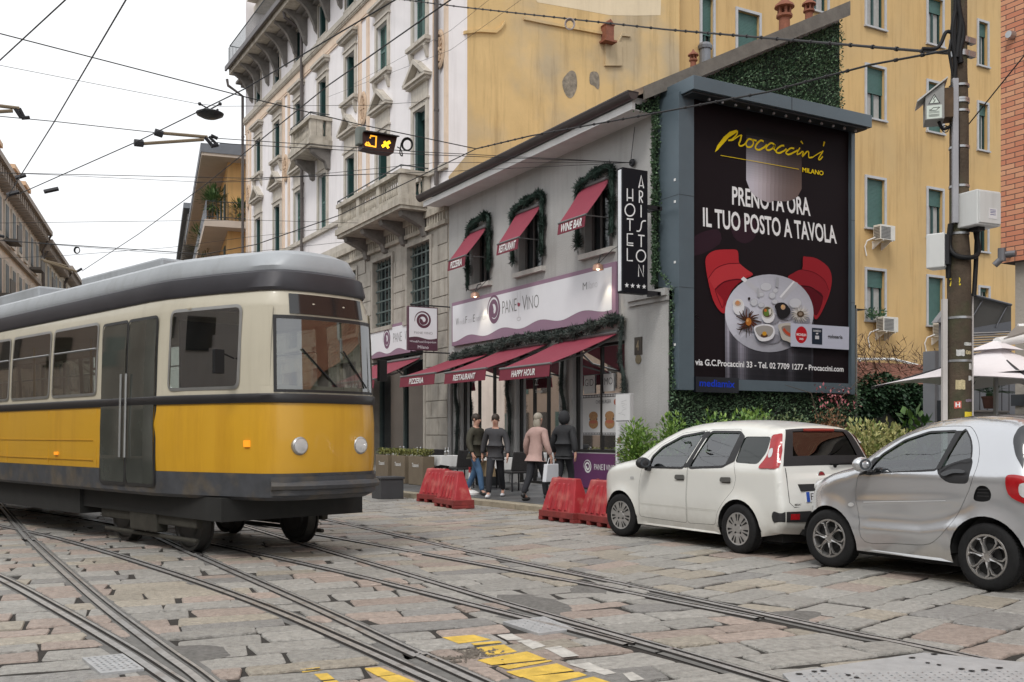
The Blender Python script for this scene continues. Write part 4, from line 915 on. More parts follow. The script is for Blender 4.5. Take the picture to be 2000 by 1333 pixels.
# ---- awnings
awn_m = M('dark red awning cloth', (.245, .03, .055), .7, 0, .1, 3, .12, 300); val_m = M('deep red valance', (.16, .012, .03), .7, 0, .1, 3)
def awning(label, grp, X0, zt, ya, yb, X1, zf, fa, fb, hv, txt, tw, th, sh=.3):
 """top rail X0, zt from ya to yb; front bar X1, zf from fa to fb; valance height hv"""
 t = thing('awning', label, 'awning', ((X0 + X1) / 2, (ya + yb) / 2, zf - hv), grp); mb = MB(); N = 8
 vs = []
 for i in range(N + 1):
  u = i / N; sag = -.035 * math.sin(math.pi * u)
  for j in range(7):
   v = j / 6; y = (ya * (1 - v) + yb * v) * (1 - u) + (fa * (1 - v) + fb * v) * u; vs.append((X0 + (X1 - X0) * u, y, zt + (zf - zt) * u + sag * (.6 + .4 * math.sin(v * 3.14))))
 fs = [(i * 7 + j, i * 7 + j + 1, (i + 1) * 7 + j + 1, (i + 1) * 7 + j) for i in range(N) for j in range(6)]
 mb.add(vs, fs); mb.add([Vector(v) - Vector((0, 0, .012)) for v in vs], [f[::-1] for f in fs]); mb.build('cloth', awn_m, t, smooth=60)
 mb = MB(); mb.prism([(X1 - .012, fa, zf - .02), (X1 - .012, fb, zf - .02), (X1 - .045, fb, zf - hv), (X1 - .045, fa, zf - hv)], (.012, 0, 0)); v = mb.build('valance', val_m, t)
 mb = MB(); c = (fa + fb) / 2; put_text(mb, txt, Vector((X1 - .045, c + tw / 2, zf - hv / 2 - th / 2 - .01)), Vector((0, -1, 0)), Vector((.0, 0, 1)), tw, th, 0, .026, sh); mb.build('lettering', wp, v)
 mb = MB(); mb.tube([(X1, fa - .02, zf), (X1, fb + .02, zf)], .028, 8); mb.tube([(X0, ya - .02, zt + .03), (X0, yb + .02, zt + .03)], .045, 8); mb.build('roller', M('grey awning steel', (.2, .2, .2), .5, .6), t)
 for y0_, y1_ in ((ya + .06, fa + .06), (yb - .06, fb - .06)):
  mb = MB()
  if X0 - X1 > 1.3: m_ = Vector(((X0 + X1) / 2 + .1, (y0_ + y1_) / 2 + .22, (zt + zf) / 2 - .12)); mb.tube([(X0, y0_, zt - .05), m_, (X1, y1_, zf - .01)], .025, 6)
  else: mb.tube([(X0 - .03, y0_, zf + .05), (X1, y1_, zf)], .014, 6)
  mb.build('arm', M('grey awning steel', (.2, .2, .2), .5, .6), t)
G_ = 'red awnings over the ground floor'; GU = 'small red awnings over the upper windows'
awning('wide red awning lettered HAPPY HOUR beside the billboard wall', G_, FX - .06, 3.6, 18.14, 20.54, 11.4, 2.9, 18.32, 20.54, .28, 'HAPPY HOUR', 1.05, .15)
awning('wide red awning lettered RESTAURANT over the glazed door', G_, FX - .06, 3.6, 21.04, 23.5, 11.4, 2.96, 21.23, 23.47, .29, 'RESTAURANT', 1.2, .15)
awning('wide red awning lettered PIZZERIA next to the palazzo', G_, FX - .06, 3.57, 24.08, 26.44, 11.4, 3.0, 24.09, 26.37, .3, 'PIZZERIA', .95, .15)
awning('wide red awning without visible lettering on the stone palazzo', G_, FX - .06, 3.75, 28.6, 32.4, 11.5, 3.05, 28.6, 32.4, .28, 'PANE VINO', 1.1, .15)
awning('small steep red window awning lettered WINE BAR', GU, FX - .06, 7.1, 18.38, 19.6, 12.25, 6.17, 18.22, 19.32, .27, 'WINE BAR', .88, .18)
awning('small steep red window awning lettered RESTAURANT', GU, FX - .06, 7.08, 21.36, 22.64, 12.25, 6.17, 21.14, 22.2, .29, 'RESTAURANT', .82, .19)
awning('small steep red window awning lettered PIZZERIA', GU, FX - .06, 7.05, 24.2, 25.4, 12.25, 6.17, 23.98, 25.0, .29, 'PIZZERIA', .7, .18)
# ---- fir garlands
fir = leafmat('fir needles', (.012, .03, .022), (.035, .065, .05), .6); frost = leafmat('dusty fir needles', (.03, .045, .04), (.085, .10, .09), .6)
def garland(label, pts, r, n, grp='fir garlands around the openings', mm=None, seed=1):
 rr = random.Random(seed); P = cr(pts, 5); mb = MB(); cum = [0]
 for a, b in zip(P, P[1:]): cum.append(cum[-1] + (b - a).length)
 for i in range(int(n * 1.8)):
  s_ = rr.random() * cum[-1]; k = max(j for j in range(len(P) - 1) if cum[j] <= s_); p = P[k].lerp(P[k + 1], (s_ - cum[k]) / max(1e-6, cum[k + 1] - cum[k]))
  d = Vector((rr.gauss(0, 1), rr.gauss(0, 1), rr.gauss(0, 1))).normalized(); ax = (P[k + 1] - P[k]).normalized(); q = r * (.65 + .5 * rr.random() + .25 * math.sin(s_ * 9 + seed))
  mb.leaf(p + d * q * .25, d + ax * rr.uniform(-.5, .9), ax, q * rr.uniform(.45, .75), q * .12)
 mb.tube(P, r * .35, 6); o = mb.build('garland', mm or fir); tag(o, label, 'garland', grp); return o
for i, ((a, b), nm, s_) in enumerate(zip(UW, ('WINE BAR window', 'upper RESTAURANT window', 'upper PIZZERIA window'), (1, 2, 3))):
 zl = (5.75, 5.85, 5.5)[i]
 garland('dark fir garland draped around the ' + nm, [(FX - .12, b + .12, zl), (FX - .12, b + .14, 6.6), (FX - .12, b + .1, 7.12), (FX - .14, (a + b) / 2, 7.3), (FX - .12, a - .05, 7.33), (FX - .12, a - .12, 6.9), (FX - .12, a - .12, 6.2), (FX - .12, a - .1, 5.85)], .17, 2600, seed=s_)
garland('dusty fir garland running under the long white sign', [(FX - .14, 26.3, 3.55), (FX - .16, 25, 3.66), (FX - .16, 23.6, 3.72), (FX - .18, 22, 3.82), (FX - .16, 20.4, 3.74), (FX - .16, 19, 3.84), (FX - .14, 18.0, 3.95)], .19, 4800, mm=frost, seed=5)
for y, zt, zb, lab, s_ in ((17.9, 3.95, 1.1, 'fir garland hanging down the right edge of the last shop window', 6), (20.3, 3.4, .5, 'fir garland hanging on the pier right of the glazed door', 7), (22.95, 3.4, .4, 'fir garland hanging on the pier left of the glazed door', 8), (26.0, 3.4, .6, 'fir garland hanging beside the white conduit at the palazzo', 9)):
 garland(lab, [(FX - .1, y, zt), (FX - .12, y + .06, zt - .9), (FX - .1, y - .05, (zt + zb) / 2), (FX - .1, y + .04, zb)], .13, 1500, mm=frost, seed=s_)
# conduits, house number, lamps over the sign
mb = MB(); mb.tube([(FX - .05, 26.5, .1), (FX - .05, 26.5, 3.3), (FX - .05, 26.35, 3.5)], .045, 8); mb.tube([(FX - .05, 26.62, .1), (FX - .05, 26.62, 3.2), (FX - .06, 26.5, 3.7), (FX - .06, 26.3, 3.8)], .035, 8); tag(mb.build('conduit', lg, smooth=40), 'pale conduit pipes at the left end of the restaurant wall', 'pipe')
mb = MB(); q = onX(1246, 676, FX - .02); FB(mb, q.y - .13, q.y + .13, q.z - .19, q.z + .19, 0, .02); t = mb.build('house_number', M('dark bronze plate', (.07, .06, .05), .5, .4)); tag(t, 'dark square house number plate on the grey corner pier', 'number plate')
mb = MB(); put_text(mb, '4', Vector((FX - .026, q.y + .06, q.z - .1)), Vector((0, -1, 0)), uz_, .1, .22, 0, .02); mb.build('digit', M('aged bronze', (.3, .24, .16), .5, .4), t)
mb = MB(); q = onX(1246, 702, FX - .02); mb.lathe([(0, -.02), (.1, -.02), (.1, 0)], (FX, q.y, q.z), 'X', 20); tag(mb.build('wall_plaque', M('dull brass', (.24, .2, .13), .5, .5)), 'round dull brass plaque below the house number', 'plaque')
for px, py, lab in ((928, 578, 'lit spotlight above the left end of the long sign'), (1168, 524, 'lit spotlight above the right end of the long sign')):
 q = onX(px, py, FX - .42); t = thing('sign_lamp', lab, 'lamp', q, 'spotlights over the long sign'); mb = MB(); mb.lathe([(.05, .1), (.11, .06), (.13, -.04), (.12, -.04), (.04, .06)], q, 'Z', 16); mb.build('lamp_shade', M('copper lamp shade', (.45, .27, .2), .4, .5), t, smooth=40)
 mb = MB(); mb.tube([q + Vector((0, 0, .09)), q + Vector((.1, .05, .3)), Vector((FX, q.y + .35, q.z + .42))], .014, 6); mb.tube([q + Vector((0, -.02, .09)), q + Vector((.2, -.25, .38)), Vector((FX, q.y - .2, q.z + .5))], .008, 5); mb.build('arm', dkmet, t)
 mb = MB(); mb.ball(q + Vector((0, 0, -.0)), .05, 10); mb.build('bulb', M('lamp bulb', (1, .9, .7), .5, emit=(1, .82, .55), es=5), t)
 L = bpy.data.lights.new('sign_spot', 'SPOT'); L.energy = 14; L.color = (1, .86, .62); L.spot_size = math.radians(62); L.spot_blend = .7; L.shadow_soft_size = .05
 lo_ = bpy.data.objects.new('sign_spot', L); sc.collection.objects.link(lo_); lo_.parent = t; lo_.location = (0, 0, -.08); lo_.rotation_euler = Vector((.34, 0, -.9)).to_track_quat('-Z', 'Y').to_euler()
# ================================================================ billboard, hedge wall, garden in the gap
YB, YP = 16.2, 16.29
fr_m = M('slate blue frame', (.10, .135, .16), .45, .2, .1, 1.5); fr_d = M('dark frame inside', (.03, .035, .04), .6, 0, .1, 2)
bb = thing('billboard', 'huge framed billboard with dark restaurant poster, red chairs and a round table', 'billboard', (16, YB, 2.2))
X0, X1, Z0, Z1 = onY(1326, 700, YB).x, onY(1670, 700, YB).x, 2.29, 8.42; iX0, iX1, iZ0, iZ1 = onY(1350, 700, YP).x, onY(1657, 700, YP).x, 2.54, 8.36
mb = MB(); mb.box((X0, YB, Z0), (iX0, RYU - .02, Z1)); mb.box((iX1, YB, Z0), (X1, RYU - .02, Z1)); mb.box((iX0, YB + .02, Z0 + .02), (iX1, RYU - .02, iZ0)); mb.box((iX0, YP + .02, iZ0), (iX1, RYU - .02, Z1))
mb.box((X0 - .004, YB - .004, Z0 - .004), (iX0 - .19, RYU - .03, Z0 + .0)); mb.build('case', fr_m, bb, bevel=.006)
mb = MB()       # panel joints and fixings
for z in (4.4, 6.3): mb.box((X0 - .003, YB + .02, z), (X0, RYU - .1, z + .008)); mb.box((X0 - .002, YB - .003, z), (iX0, YB, z + .008)); mb.box((iX1, YB - .003, z), (X1, YB, z + .008))
mb.build('panel_joint', fr_d, bb)
for z in (3.2, 4.9, 6.15, 6.6):
 mb = MB(); mb.box((X0 - .012, YB + .1, z), (X0 - .001, YB + .15, z + .05)); mb.build('fixing', whitep, bb)
mb = MB(); mb.box((X0 + .05, 15.8, 8.36), (X1 + .1, RYU - .02, 8.64)); mb.build('hood', fr_m, bb, bevel=.006)
mb = MB(); mb.box((15.95, 15.796, 8.36), (15.965, 15.8, 8.64)); mb.box((X0 + .1, 15.88, 8.32), (X1 + .02, 16.18, 8.359)); mb.build('hood_soffit', fr_d, bb)
for i in range(13):
 mb = MB(); x = 13.8 + i * .36; mb.lathe([(.012, .06), (.03, .04), (.03, 0), (0, -.005)], (x, 15.98, 8.26), 'Z', 8); mb.build('downlight', M('small lamp casing', (.35, .35, .36), .4, .4), bb)
mb = MB(); mb.box((onY(1357, 750, YB).x, YB - .03, 2.25), (onY(1441, 750, YB).x, YB + .05, 2.57)); npl = mb.build('name_plate', M('blue black plate', (.006, .008, .014), .4), bb)
mb = MB(); quad_text(mb, 'mediamix', *[onY(x, y, YB - .034) for x, y in ((1367, 741), (1435, 744), (1435, 758), (1366, 755))], 0, .014); mb.build('lettering', M('blue sign lettering', (.012, .05, .55), .5, spec=.1), npl)
# ---- printed poster
pr = MB(); LY = [0]
def pz(px, py, l): return onY(px, py, YP - .0007 * l)
def z3(x, y): return (1300 + x / 3.602, 130 + y / 3.602)
def z4(x, y): return (1340 + x / 3.919, 460 + y / 3.919)
def shape(pts, col, f=z4, smooth=False, k=3):
 LY[0] += 1; P = [pz(*f(x, y), LY[0]) for x, y in pts]
 if smooth: P = cr(P, k, True)
 pr.col = (*col, 1); pr.add(P, [tuple(range(len(P)))])
def ellp(cx, cy, rx, ry, col, f=z4, a0=0, n=24, rot=0):
 c, s_ = math.cos(rot), math.sin(rot)
 shape([(cx + rx * math.cos(a) * c - ry * math.sin(a) * s_, cy + rx * math.cos(a) * s_ + ry * math.sin(a) * c) for a in [2 * math.pi * i / n for i in range(n)]], col, f)
def stroke(pts, w, col, f=z4, k=5):
 LY[0] += 1; P = [pz(*f(x, y), LY[0]) for x, y in pts]; P = cr(P, k); pr.col = (*col, 1)
 ws = w if isinstance(w, (int, float)) else [w[0] + (w[1] - w[0]) * i / (len(P) - 1) for i in range(len(P))]
 sc_ = .0034 if f is z3 else .0031
 ribbon(pr, P, [q * sc_ for q in ws] if isinstance(ws, list) else ws * sc_, (0, -1, 0))
def ptext(s, TL, TR, BR, BL, col, f, bold=.01, sh=0):
 LY[0] += 1; pr.col = (*col, 1); quad_text(pr, s, *[pz(*f(*q), LY[0]) for q in (TL, TR, BR, BL)], 0, bold, sh)
def grad(quad, c0, c1, f, nx=1, ny=1, cf=None):
 """printed blend over a quad TL TR BR BL; cf(u, v) -> colour"""
 LY[0] += 1; P = [pz(*f(*q), LY[0]) for q in quad]
 for i in range(nx):
  for j in range(ny):
   def pt(u, v): return P[0] * (1 - u) * (1 - v) + P[1] * u * (1 - v) + P[2] * u * v + P[3] * (1 - u) * v
   u0, u1, v0, v1 = i / nx, (i + 1) / nx, j / ny, (j + 1) / ny; pr.col = (*cf((u0 + u1) / 2, (v0 + v1) / 2), 1)
   pr.add([pt(u0, v0), pt(u1, v0), pt(u1, v1), pt(u0, v1)], [(0, 1, 2, 3)])
BGc = (.015, .0105, .0125)
pr.col = (*BGc, 1); pr.add([(iX0, YP, iZ0), (iX1, YP, iZ0), (iX1, YP, iZ1), (iX0, YP, iZ1)], [(0, 1, 2, 3)])
for pts in ([(250, 1170), (370, 1150), (380, 1250), (200, 1333), (180, 1230)], [(470, 1090), (620, 1070), (635, 1190), (560, 1245), (480, 1200)]): shape(pts, (.034, .016, .024), z3, True)
# white caps first (the lamp overlaps PRENOTA ORA)
WT = (.80, .80, .81)
ptext('PRENOTA ORA', (468, 842), (1012, 925), (1020, 1055), (468, 974), WT, z3, .022)
ptext('IL TUO POSTO A TAVOLA', (262, 990), (1195, 1120), (1205, 1250), (264, 1127), WT, z3, .022)
def lampc(u, v):
 b = .012 + .62 * max(0, v - .10) ** 1.15 * (.24 + .76 * math.exp(-((u - .1) / .36) ** 2))
 return (b * (.95 + .12 * u), b * (.93 - .18 * u), b * (1.06 - .4 * u))
grad([(567, 430), (957, 500), (957, 862), (567, 800)], 0, 0, z3, 14, 22, lampc)
LY[0] += 1
for i in range(14):
 u0, u1 = i / 14, (i + 1) / 14
 def edge(u): return 800 + 62 * u, 800 + 62 * u + 145 * (max(0, 1 - (abs(u - .5) / .5) ** 2.6)) ** .6 * (.92 if u < .5 else .78)
 a, b = edge(u0), edge(u1); x0_, x1_ = 567 + 390 * u0, 567 + 390 * u1; pr.col = (*lampc((u0 + u1) / 2, 1.02), 1)
 pr.add([pz(*z3(x0_, a[0]), LY[0]), pz(*z3(x1_, b[0]), LY[0]), pz(*z3(x1_, b[1]), LY[0]), pz(*z3(x0_, a[1]), LY[0])], [(0, 1, 2, 3)])
# hand lettered name
YL = (.84, .62, .015)
shape([(347, 603), (362, 560), (408, 497), (452, 460), (498, 446), (506, 458), (488, 474), (446, 500), (408, 542), (368, 588)], YL, z3)
for pts, w in ([(505, 452), (500, 480), (468, 512), (440, 522)], (10, 9)), ([(440, 522), (470, 520), (512, 492), (535, 482)], 7), ([(535, 482), (526, 520), (515, 548), (530, 560), (556, 548), (572, 524)], (13, 9)), \
  ([(612, 518), (585, 512), (566, 540), (574, 566), (602, 566), (618, 540), (612, 518), (640, 524)], 11), ([(690, 528), (668, 522), (640, 548), (632, 574), (654, 588), (690, 572), (712, 552)], 12), \
  ([(768, 552), (742, 540), (714, 562), (708, 582), (728, 590), (756, 574), (770, 552), (762, 580), (776, 596)], 11), ([(835, 558), (812, 560), (782, 584), (778, 602), (800, 610), (836, 592), (850, 580)], 11), \
  ([(905, 578), (880, 576), (852, 598), (848, 612), (868, 620), (904, 604), (930, 590)], 11), ([(945, 572), (928, 604), (926, 620), (946, 612), (962, 598)], 9), ([(962, 598), (968, 606), (962, 634), (990, 604), (1006, 602), (1008, 640), (1034, 640)], 10), \
  ([(1034, 640), (1068, 618), (1100, 600)], 7), ([(1108, 594), (1092, 622), (1076, 650), (1086, 656), (1106, 634)], 10), ([(952, 526), (966, 546)], (12, 7)), ([(1118, 530), (1110, 562)], (14, 9)):
 stroke(pts, w, YL, z3)
stroke([(386, 626), (660, 674), (937, 724)], 3, YL, z3, 2); ptext('MILANO', (962, 710), (1112, 737), (1110, 769), (962, 744), YL, z3, .02)
# table, chairs, dishes
def clothc(u, v):
 f = .5 + .5 * math.sin(u * 34 + math.sin(u * 11) * 2); b = (.10 + .42 * f ** 3 * (.5 + .5 * math.sin(u * 7 + 1))) * (1 - .72 * v) * (1.15 - .75 * u); return (b * .92, b * .88, b * 1.05)
grad([(298, 610), (975, 655), (972, 1135), (300, 1098)], 0, 0, z4, 44, 12, clothc)
RD, RD2, RD3 = (.42, .028, .036), (.26, .014, .022), (.10, .006, .012)
shape([(148, 205), (165, 150), (225, 115), (330, 108), (385, 112), (400, 140), (408, 215), (470, 265), (512, 302), (430, 345), (350, 420), (310, 510), (296, 595), (255, 575), (205, 490), (165, 330)], RD, z4, True)
shape([(408, 215), (300, 222), (220, 260), (172, 328), (215, 410), (300, 350), (420, 335), (470, 305), (512, 302)], (.47, .04, .048), z4)
shape([(225, 412), (300, 352), (425, 336), (350, 420), (308, 520), (275, 560), (285, 500)], RD2, z4, True); stroke([(222, 415), (290, 358), (380, 338), (425, 340)], 9, RD3); stroke([(222, 415), (240, 470), (276, 556)], 5, RD3); stroke([(172, 328), (228, 255), (310, 220), (408, 214)], 4, RD3)
shape([(895, 170), (920, 164), (1000, 178), (1085, 240), (1115, 320), (1105, 420), (1070, 520), (1020, 620), (985, 640), (960, 560), (880, 420), (780, 330), (820, 290), (888, 262)], (.30, .018, .026), z4, True)
shape([(888, 262), (980, 290), (1060, 350), (1090, 420), (1060, 500), (1000, 430), (900, 385), (840, 350), (785, 330), (820, 290)], (.25, .016, .024), z4, True); shape([(860, 385), (980, 410), (1050, 470), (1010, 600), (975, 600), (940, 500)], RD3, z4, True); stroke([(860, 385), (960, 400), (1045, 470)], 8, (.04, .004, .006)); stroke([(888, 262), (980, 285), (1060, 345), (1092, 420)], 4, RD3)
LY[0] += 1; N = 40      # table top blends from cool light at the back to grey at the front edge
for j in range(12):
 for i in range(N):
  a0, a1 = 2 * math.pi * i / N, 2 * math.pi * (i + 1) / N; r0, r1 = j / 12, (j + 1) / 12
  y_ = math.sin((a0 + a1) / 2) * (r0 + r1) / 2; x_ = math.cos((a0 + a1) / 2) * (r0 + r1) / 2; b = .62 - .16 * abs(y_) - .09 * x_ - (.08 if y_ > .6 else 0); pr.col = (b * .93, b * .94, b * 1.06, 1)
  q = [(637 + 339 * r * math.cos(a), 597 + 298 * r * math.sin(a)) for r, a in ((r0, a0), (r1, a0), (r1, a1), (r0, a1))]
  pr.add([pz(*z4(*p), LY[0]) for p in q], [(0, 1, 2, 3)])
SH = (.27, .27, .31); NW = (.74, .74, .77)
shape([(420, 335), (440, 317), (600, 440), (590, 462), (560, 465)], (.5, .5, .54), z4); shape([(420, 335), (440, 317), (470, 340), (450, 362)], NW, z4); shape([(715, 470), (820, 350), (855, 365), (850, 390), (745, 500)], (.46, .46, .5), z4); shape([(715, 470), (820, 350), (832, 356), (728, 480)], NW, z4)
for cx, cy, rx, ry in ((612, 395, 46, 34), (684, 425, 22, 20), (575, 455, 24, 18), (660, 462, 28, 26), (520, 515, 30, 30), (575, 535, 26, 20), (680, 510, 26, 20), (835, 520, 50, 40)):
 ellp(cx, cy, rx, ry, (.40, .41, .45)); ellp(cx, cy - 2, rx - 4, ry - 4, (.55, .56, .60))
shape([(555, 400), (565, 480), (545, 470), (545, 405)], (.42, .43, .46), z4); shape([(690, 320), (712, 325), (705, 400), (685, 395)], (.36, .37, .4), z4); ellp(483, 485, 10, 12, (.03, .02, .02))
for cx, cy, rx, ry in ((430, 580, 60, 40), (500, 690, 80, 50), (655, 640, 60, 40), (770, 600, 60, 50), (640, 790, 85, 40), (890, 650, 60, 36)): ellp(cx, cy, rx, ry, SH)
ellp(402, 548, 44, 62, NW); ellp(396, 520, 40, 32, (.68, .66, .64)); ellp(396, 522, 24, 20, (.5, .34, .25)); ellp(394, 515, 14, 16, (.6, .28, .12))
rr = random.Random(2)
for i in range(16): a = -2.9 + i * .36 + rr.uniform(-.1, .1); stroke([(475, 655), (475 + 55 * math.cos(a), 655 + 50 * math.sin(a)), (475 + rr.uniform(80, 105) * math.cos(a + .15), 650 + rr.uniform(60, 100) * math.sin(a + .2))], (17, 5), (.055 + rr.random() * .05, .03, .018))
for dx, yb in ((-70, 760), (-15, 785), (10, 770), (-90, 715)): stroke([(475, 690), (475 + dx * .7, 720), (475 + dx, yb)], (12, 4), (.05, .03, .02))
ellp(478, 662, 22, 30, (.45, .16, .03)); ellp(470, 652, 9, 12, (.65, .35, .12))
ellp(628, 618, 50, 55, NW); ellp(624, 590, 46, 48, (.5, .49, .46)); ellp(622, 588, 36, 40, (.10, .07, .04)); ellp(616, 592, 22, 28, (.12, .2, .04)); shape([(630, 570), (648, 560), (655, 590), (640, 615)], (.66, .64, .58), z4); ellp(608, 575, 10, 12, (.5, .16, .04))
shape([(678, 545), (700, 520), (745, 515), (780, 540), (800, 580), (780, 620), (740, 640), (705, 620), (692, 575)], (.02, .018, .02), z4, True); ellp(742, 550, 18, 20, (.5, .32, .2)); ellp(738, 545, 8, 12, (.66, .4, .16))
for i in range(22): a = i * 2 * math.pi / 22; stroke([(875 + 22 * math.cos(a), 602 + 22 * math.sin(a)), (875 + 48 * math.cos(a + .1), 602 + 46 * math.sin(a + .1)), (875 + 70 * math.cos(a), 602 + 70 * math.sin(a))], (13, 4), (.62 - .1 * (i % 3), .59 - .1 * (i % 3), .55 - .1 * (i % 3)))
ellp(876, 602, 27, 24, (.08, .05, .03)); ellp(876, 602, 15, 13, (.26, .2, .15))
shape([(518, 715), (540, 690), (600, 680), (660, 690), (680, 740), (660, 790), (600, 812), (550, 795)], NW, z4, True); shape([(530, 718), (555, 698), (610, 690), (658, 705), (666, 740), (640, 775), (590, 782), (552, 765)], (.34, .32, .30), z4, True); ellp(598, 768, 28, 16, (.10, .05, .03)); ellp(600, 752, 17, 16, (.6, .3, .03))
shape([(705, 690), (740, 675), (812, 682), (812, 815), (770, 808), (735, 795), (718, 740)], (.5, .47, .42), z4, True); shape([(730, 705), (765, 690), (812, 700), (812, 775), (770, 770), (745, 745)], (.24, .19, .16), z4, True); stroke([(745, 715), (770, 745), (800, 765)], 22, (.48, .07, .03))
shape([(800, 672), (1248, 702), (1246, 877), (800, 850)], (.50, .52, .62), z4); ellp(882, 762, 45, 65, (.45, .012, .02)); ptext('MICHELIN', (846, 748), (920, 754), (920, 774), (846, 768), WT, z4, .02); ptext('2025', (866, 784), (898, 787), (898, 802), (866, 799), WT, z4, .02)
shape([(963, 708), (1043, 713), (1042, 838), (963, 832)], (.02, .028, .045), z4); ptext('GAMBERO', (972, 722), (1034, 727), (1034, 742), (972, 737), (.6, .6, .62), z4, .02); shape([(988, 768), (1018, 770), (1018, 796), (988, 794)], (.55, .55, .58), z4); ellp(1003, 752, 9, 6, (.6, .6, .62))
ptext('golosaria', (1085, 758), (1198, 766), (1198, 800), (1085, 795), (.03, .03, .03), z4, .02)
ptext('via G.C.Procaccini 33 - Tel. 02 7709 1277 - Procaccini.com', (70, 944), (1205, 1003), (1205, 1046), (70, 995), WT, z4, .022)
tag(pr.build('poster', M('printed poster', (.5, .5, .5), .6, 0, .03, 2, attr='tint', spec=.06), bb))
# ---- artificial hedge covering the gable wall
hedge_l = leafmat('box hedge leaves', (.045, .09, .05), (.17, .27, .15), .5)
hw_ = thing('hedge_wall', 'artificial box hedge covering the side wall around the billboard', 'hedge', (15.8, 16.7, 0)); mb = MB(); rr = random.Random(21)
def zroof(x): return 8.32 + (x - 12.42) * (3.1 / 6.28) - .2
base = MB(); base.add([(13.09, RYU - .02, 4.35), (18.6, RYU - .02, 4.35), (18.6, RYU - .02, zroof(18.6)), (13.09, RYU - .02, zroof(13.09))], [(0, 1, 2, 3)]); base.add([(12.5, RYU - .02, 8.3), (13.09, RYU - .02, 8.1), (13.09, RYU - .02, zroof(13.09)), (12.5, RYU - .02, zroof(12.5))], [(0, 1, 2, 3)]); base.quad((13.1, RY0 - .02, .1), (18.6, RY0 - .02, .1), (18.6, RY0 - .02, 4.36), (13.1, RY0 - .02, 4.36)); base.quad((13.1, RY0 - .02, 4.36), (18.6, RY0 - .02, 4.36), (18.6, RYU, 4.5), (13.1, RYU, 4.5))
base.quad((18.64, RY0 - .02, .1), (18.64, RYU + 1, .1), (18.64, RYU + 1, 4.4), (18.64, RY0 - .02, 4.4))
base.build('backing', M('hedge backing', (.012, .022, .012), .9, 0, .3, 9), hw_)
def put(x, y, z, n, s=1.0):
 d = Vector((rr.gauss(0, .6), -abs(rr.gauss(.5, .4)) if n is None else n * .7 + rr.gauss(0, .5), rr.gauss(.15, .6))) if not isinstance(n, Vector) else n + Vector((rr.gauss(0, .7), rr.gauss(0, .7), rr.gauss(.1, .7)))
 L = rr.uniform(.045, .08) * s; mb.leaf(Vector((x, y, z)), d, Vector((rr.gauss(0, 1), rr.gauss(0, 1), 1)), L, L * .6)
def puff(x, z): return .035 * (math.sin(x * 5.1 + z * 3.7) + math.sin(x * 2.3 - z * 4.4)) + .03
while len(mb.f) < 44000:
 x = rr.uniform(12.45, 18.66); z = rr.uniform(.1, 11.3)
 if z < 4.4:
  if x < 13.08: continue
  if z > 2.45 and x > 13.75: continue
  y = RY0 - .02 - puff(x, z) * rr.random() - .02
 else:
  if z > zroof(x) or (x < 13.04 and z < 8.1 + .0 * x): continue
  if 13.6 < x < 18.55 and z < 8.5: continue
  y = RYU - .02 - puff(x, z) * rr.random() - .02
  if z < 4.9 and x < 13.6: y = RY0 + (z - 4.4) * .9 - .04
 put(x, y, z, Vector((0, -.8, .1)))
for i in range(2500): put(18.66 + rr.uniform(0, .06), rr.uniform(RY0 - .05, RYU + .7), rr.uniform(.1, 2.6), Vector((.7, -.2, .1)))
for i in range(1500): put(13.06 - rr.uniform(0, .03), rr.uniform(RYU - .1, RYU), rr.uniform(4.5, 8.1), Vector((-.6, -.4, .1)))
mb.build('foliage', hedge_l, hw_)
# ---- shrubs
def bush(name, label, c, rad, n, ll, mm, group=None, seed=0, stems=6, up=.25, shell=.55):
 rr = random.Random(seed); c = Vector(c); t = thing(name, label, 'shrub', (c.x, c.y, c.z), group); mb = MB()
 lumps = [Vector((rr.uniform(-.6, .6) * rad[0], rr.uniform(-.6, .6) * rad[1], rr.uniform(.15, .8) * rad[2])) for _ in range(14)]
 for i in range(n):
  d = Vector((rr.gauss(0, 1), rr.gauss(0, 1), rr.gauss(0, 1))).normalized(); L = rr.choice(lumps); q = rr.random() ** shell
  p = c + L + Vector((d.x * rad[0], d.y * rad[1], d.z * rad[2] * .55)) * .55 * q
  if p.z < c.z: p.z = c.z + rr.random() * .2
  mb.leaf(p, d + Vector((0, 0, up)) + Vector((rr.gauss(0, .4), rr.gauss(0, .4), rr.gauss(0, .4))), Vector((rr.gauss(0, .3), rr.gauss(0, .3), 1)), ll * rr.uniform(.7, 1.3), ll * .5 * rr.uniform(.8, 1.2))
 mb.build('leaves', mm, t); mb = MB()
 for i in range(stems):
  L = rr.choice(lumps); mb.tube([c + Vector((rr.uniform(-.1, .1), rr.uniform(-.1, .1), 0)), c + L * .5 + Vector((rr.gauss(0, .05), 0, .05)), c + L], [.02, .014, .006], 5)
 mb.build('stem', M('shrub bark', (.08, .06, .04), .85, 0, .3, 9), t); return t
lf1 = leafmat('fresh shrub leaves', (.07, .16, .03), (.26, .38, .09)); lf2 = leafmat('variegated leaves', (.12, .17, .04), (.50, .46, .20)); lf3 = leafmat('reddish leaves', (.14, .07, .03), (.28, .15, .08)); lf4 = leafmat('dark ivy leaves', (.015, .04, .018), (.045, .10, .045)); lf5 = leafmat('olive shrub leaves', (.06, .09, .03), (.17, .21, .09))
p = atD(1286, 870, 15.6); bush('shrub', 'bright green shrub between the info panel and the white hatchback', (p.x, p.y, .1), (.55, .5, 1.5), 14000, .07, lf1, seed=1)
p = atD(1450, 830, 15.8); bush('shrub', 'bright green shrub showing above the middle of the white hatchback roof', (p.x, p.y, .1), (.85, .45, 1.78), 9000, .085, lf1, seed=2)
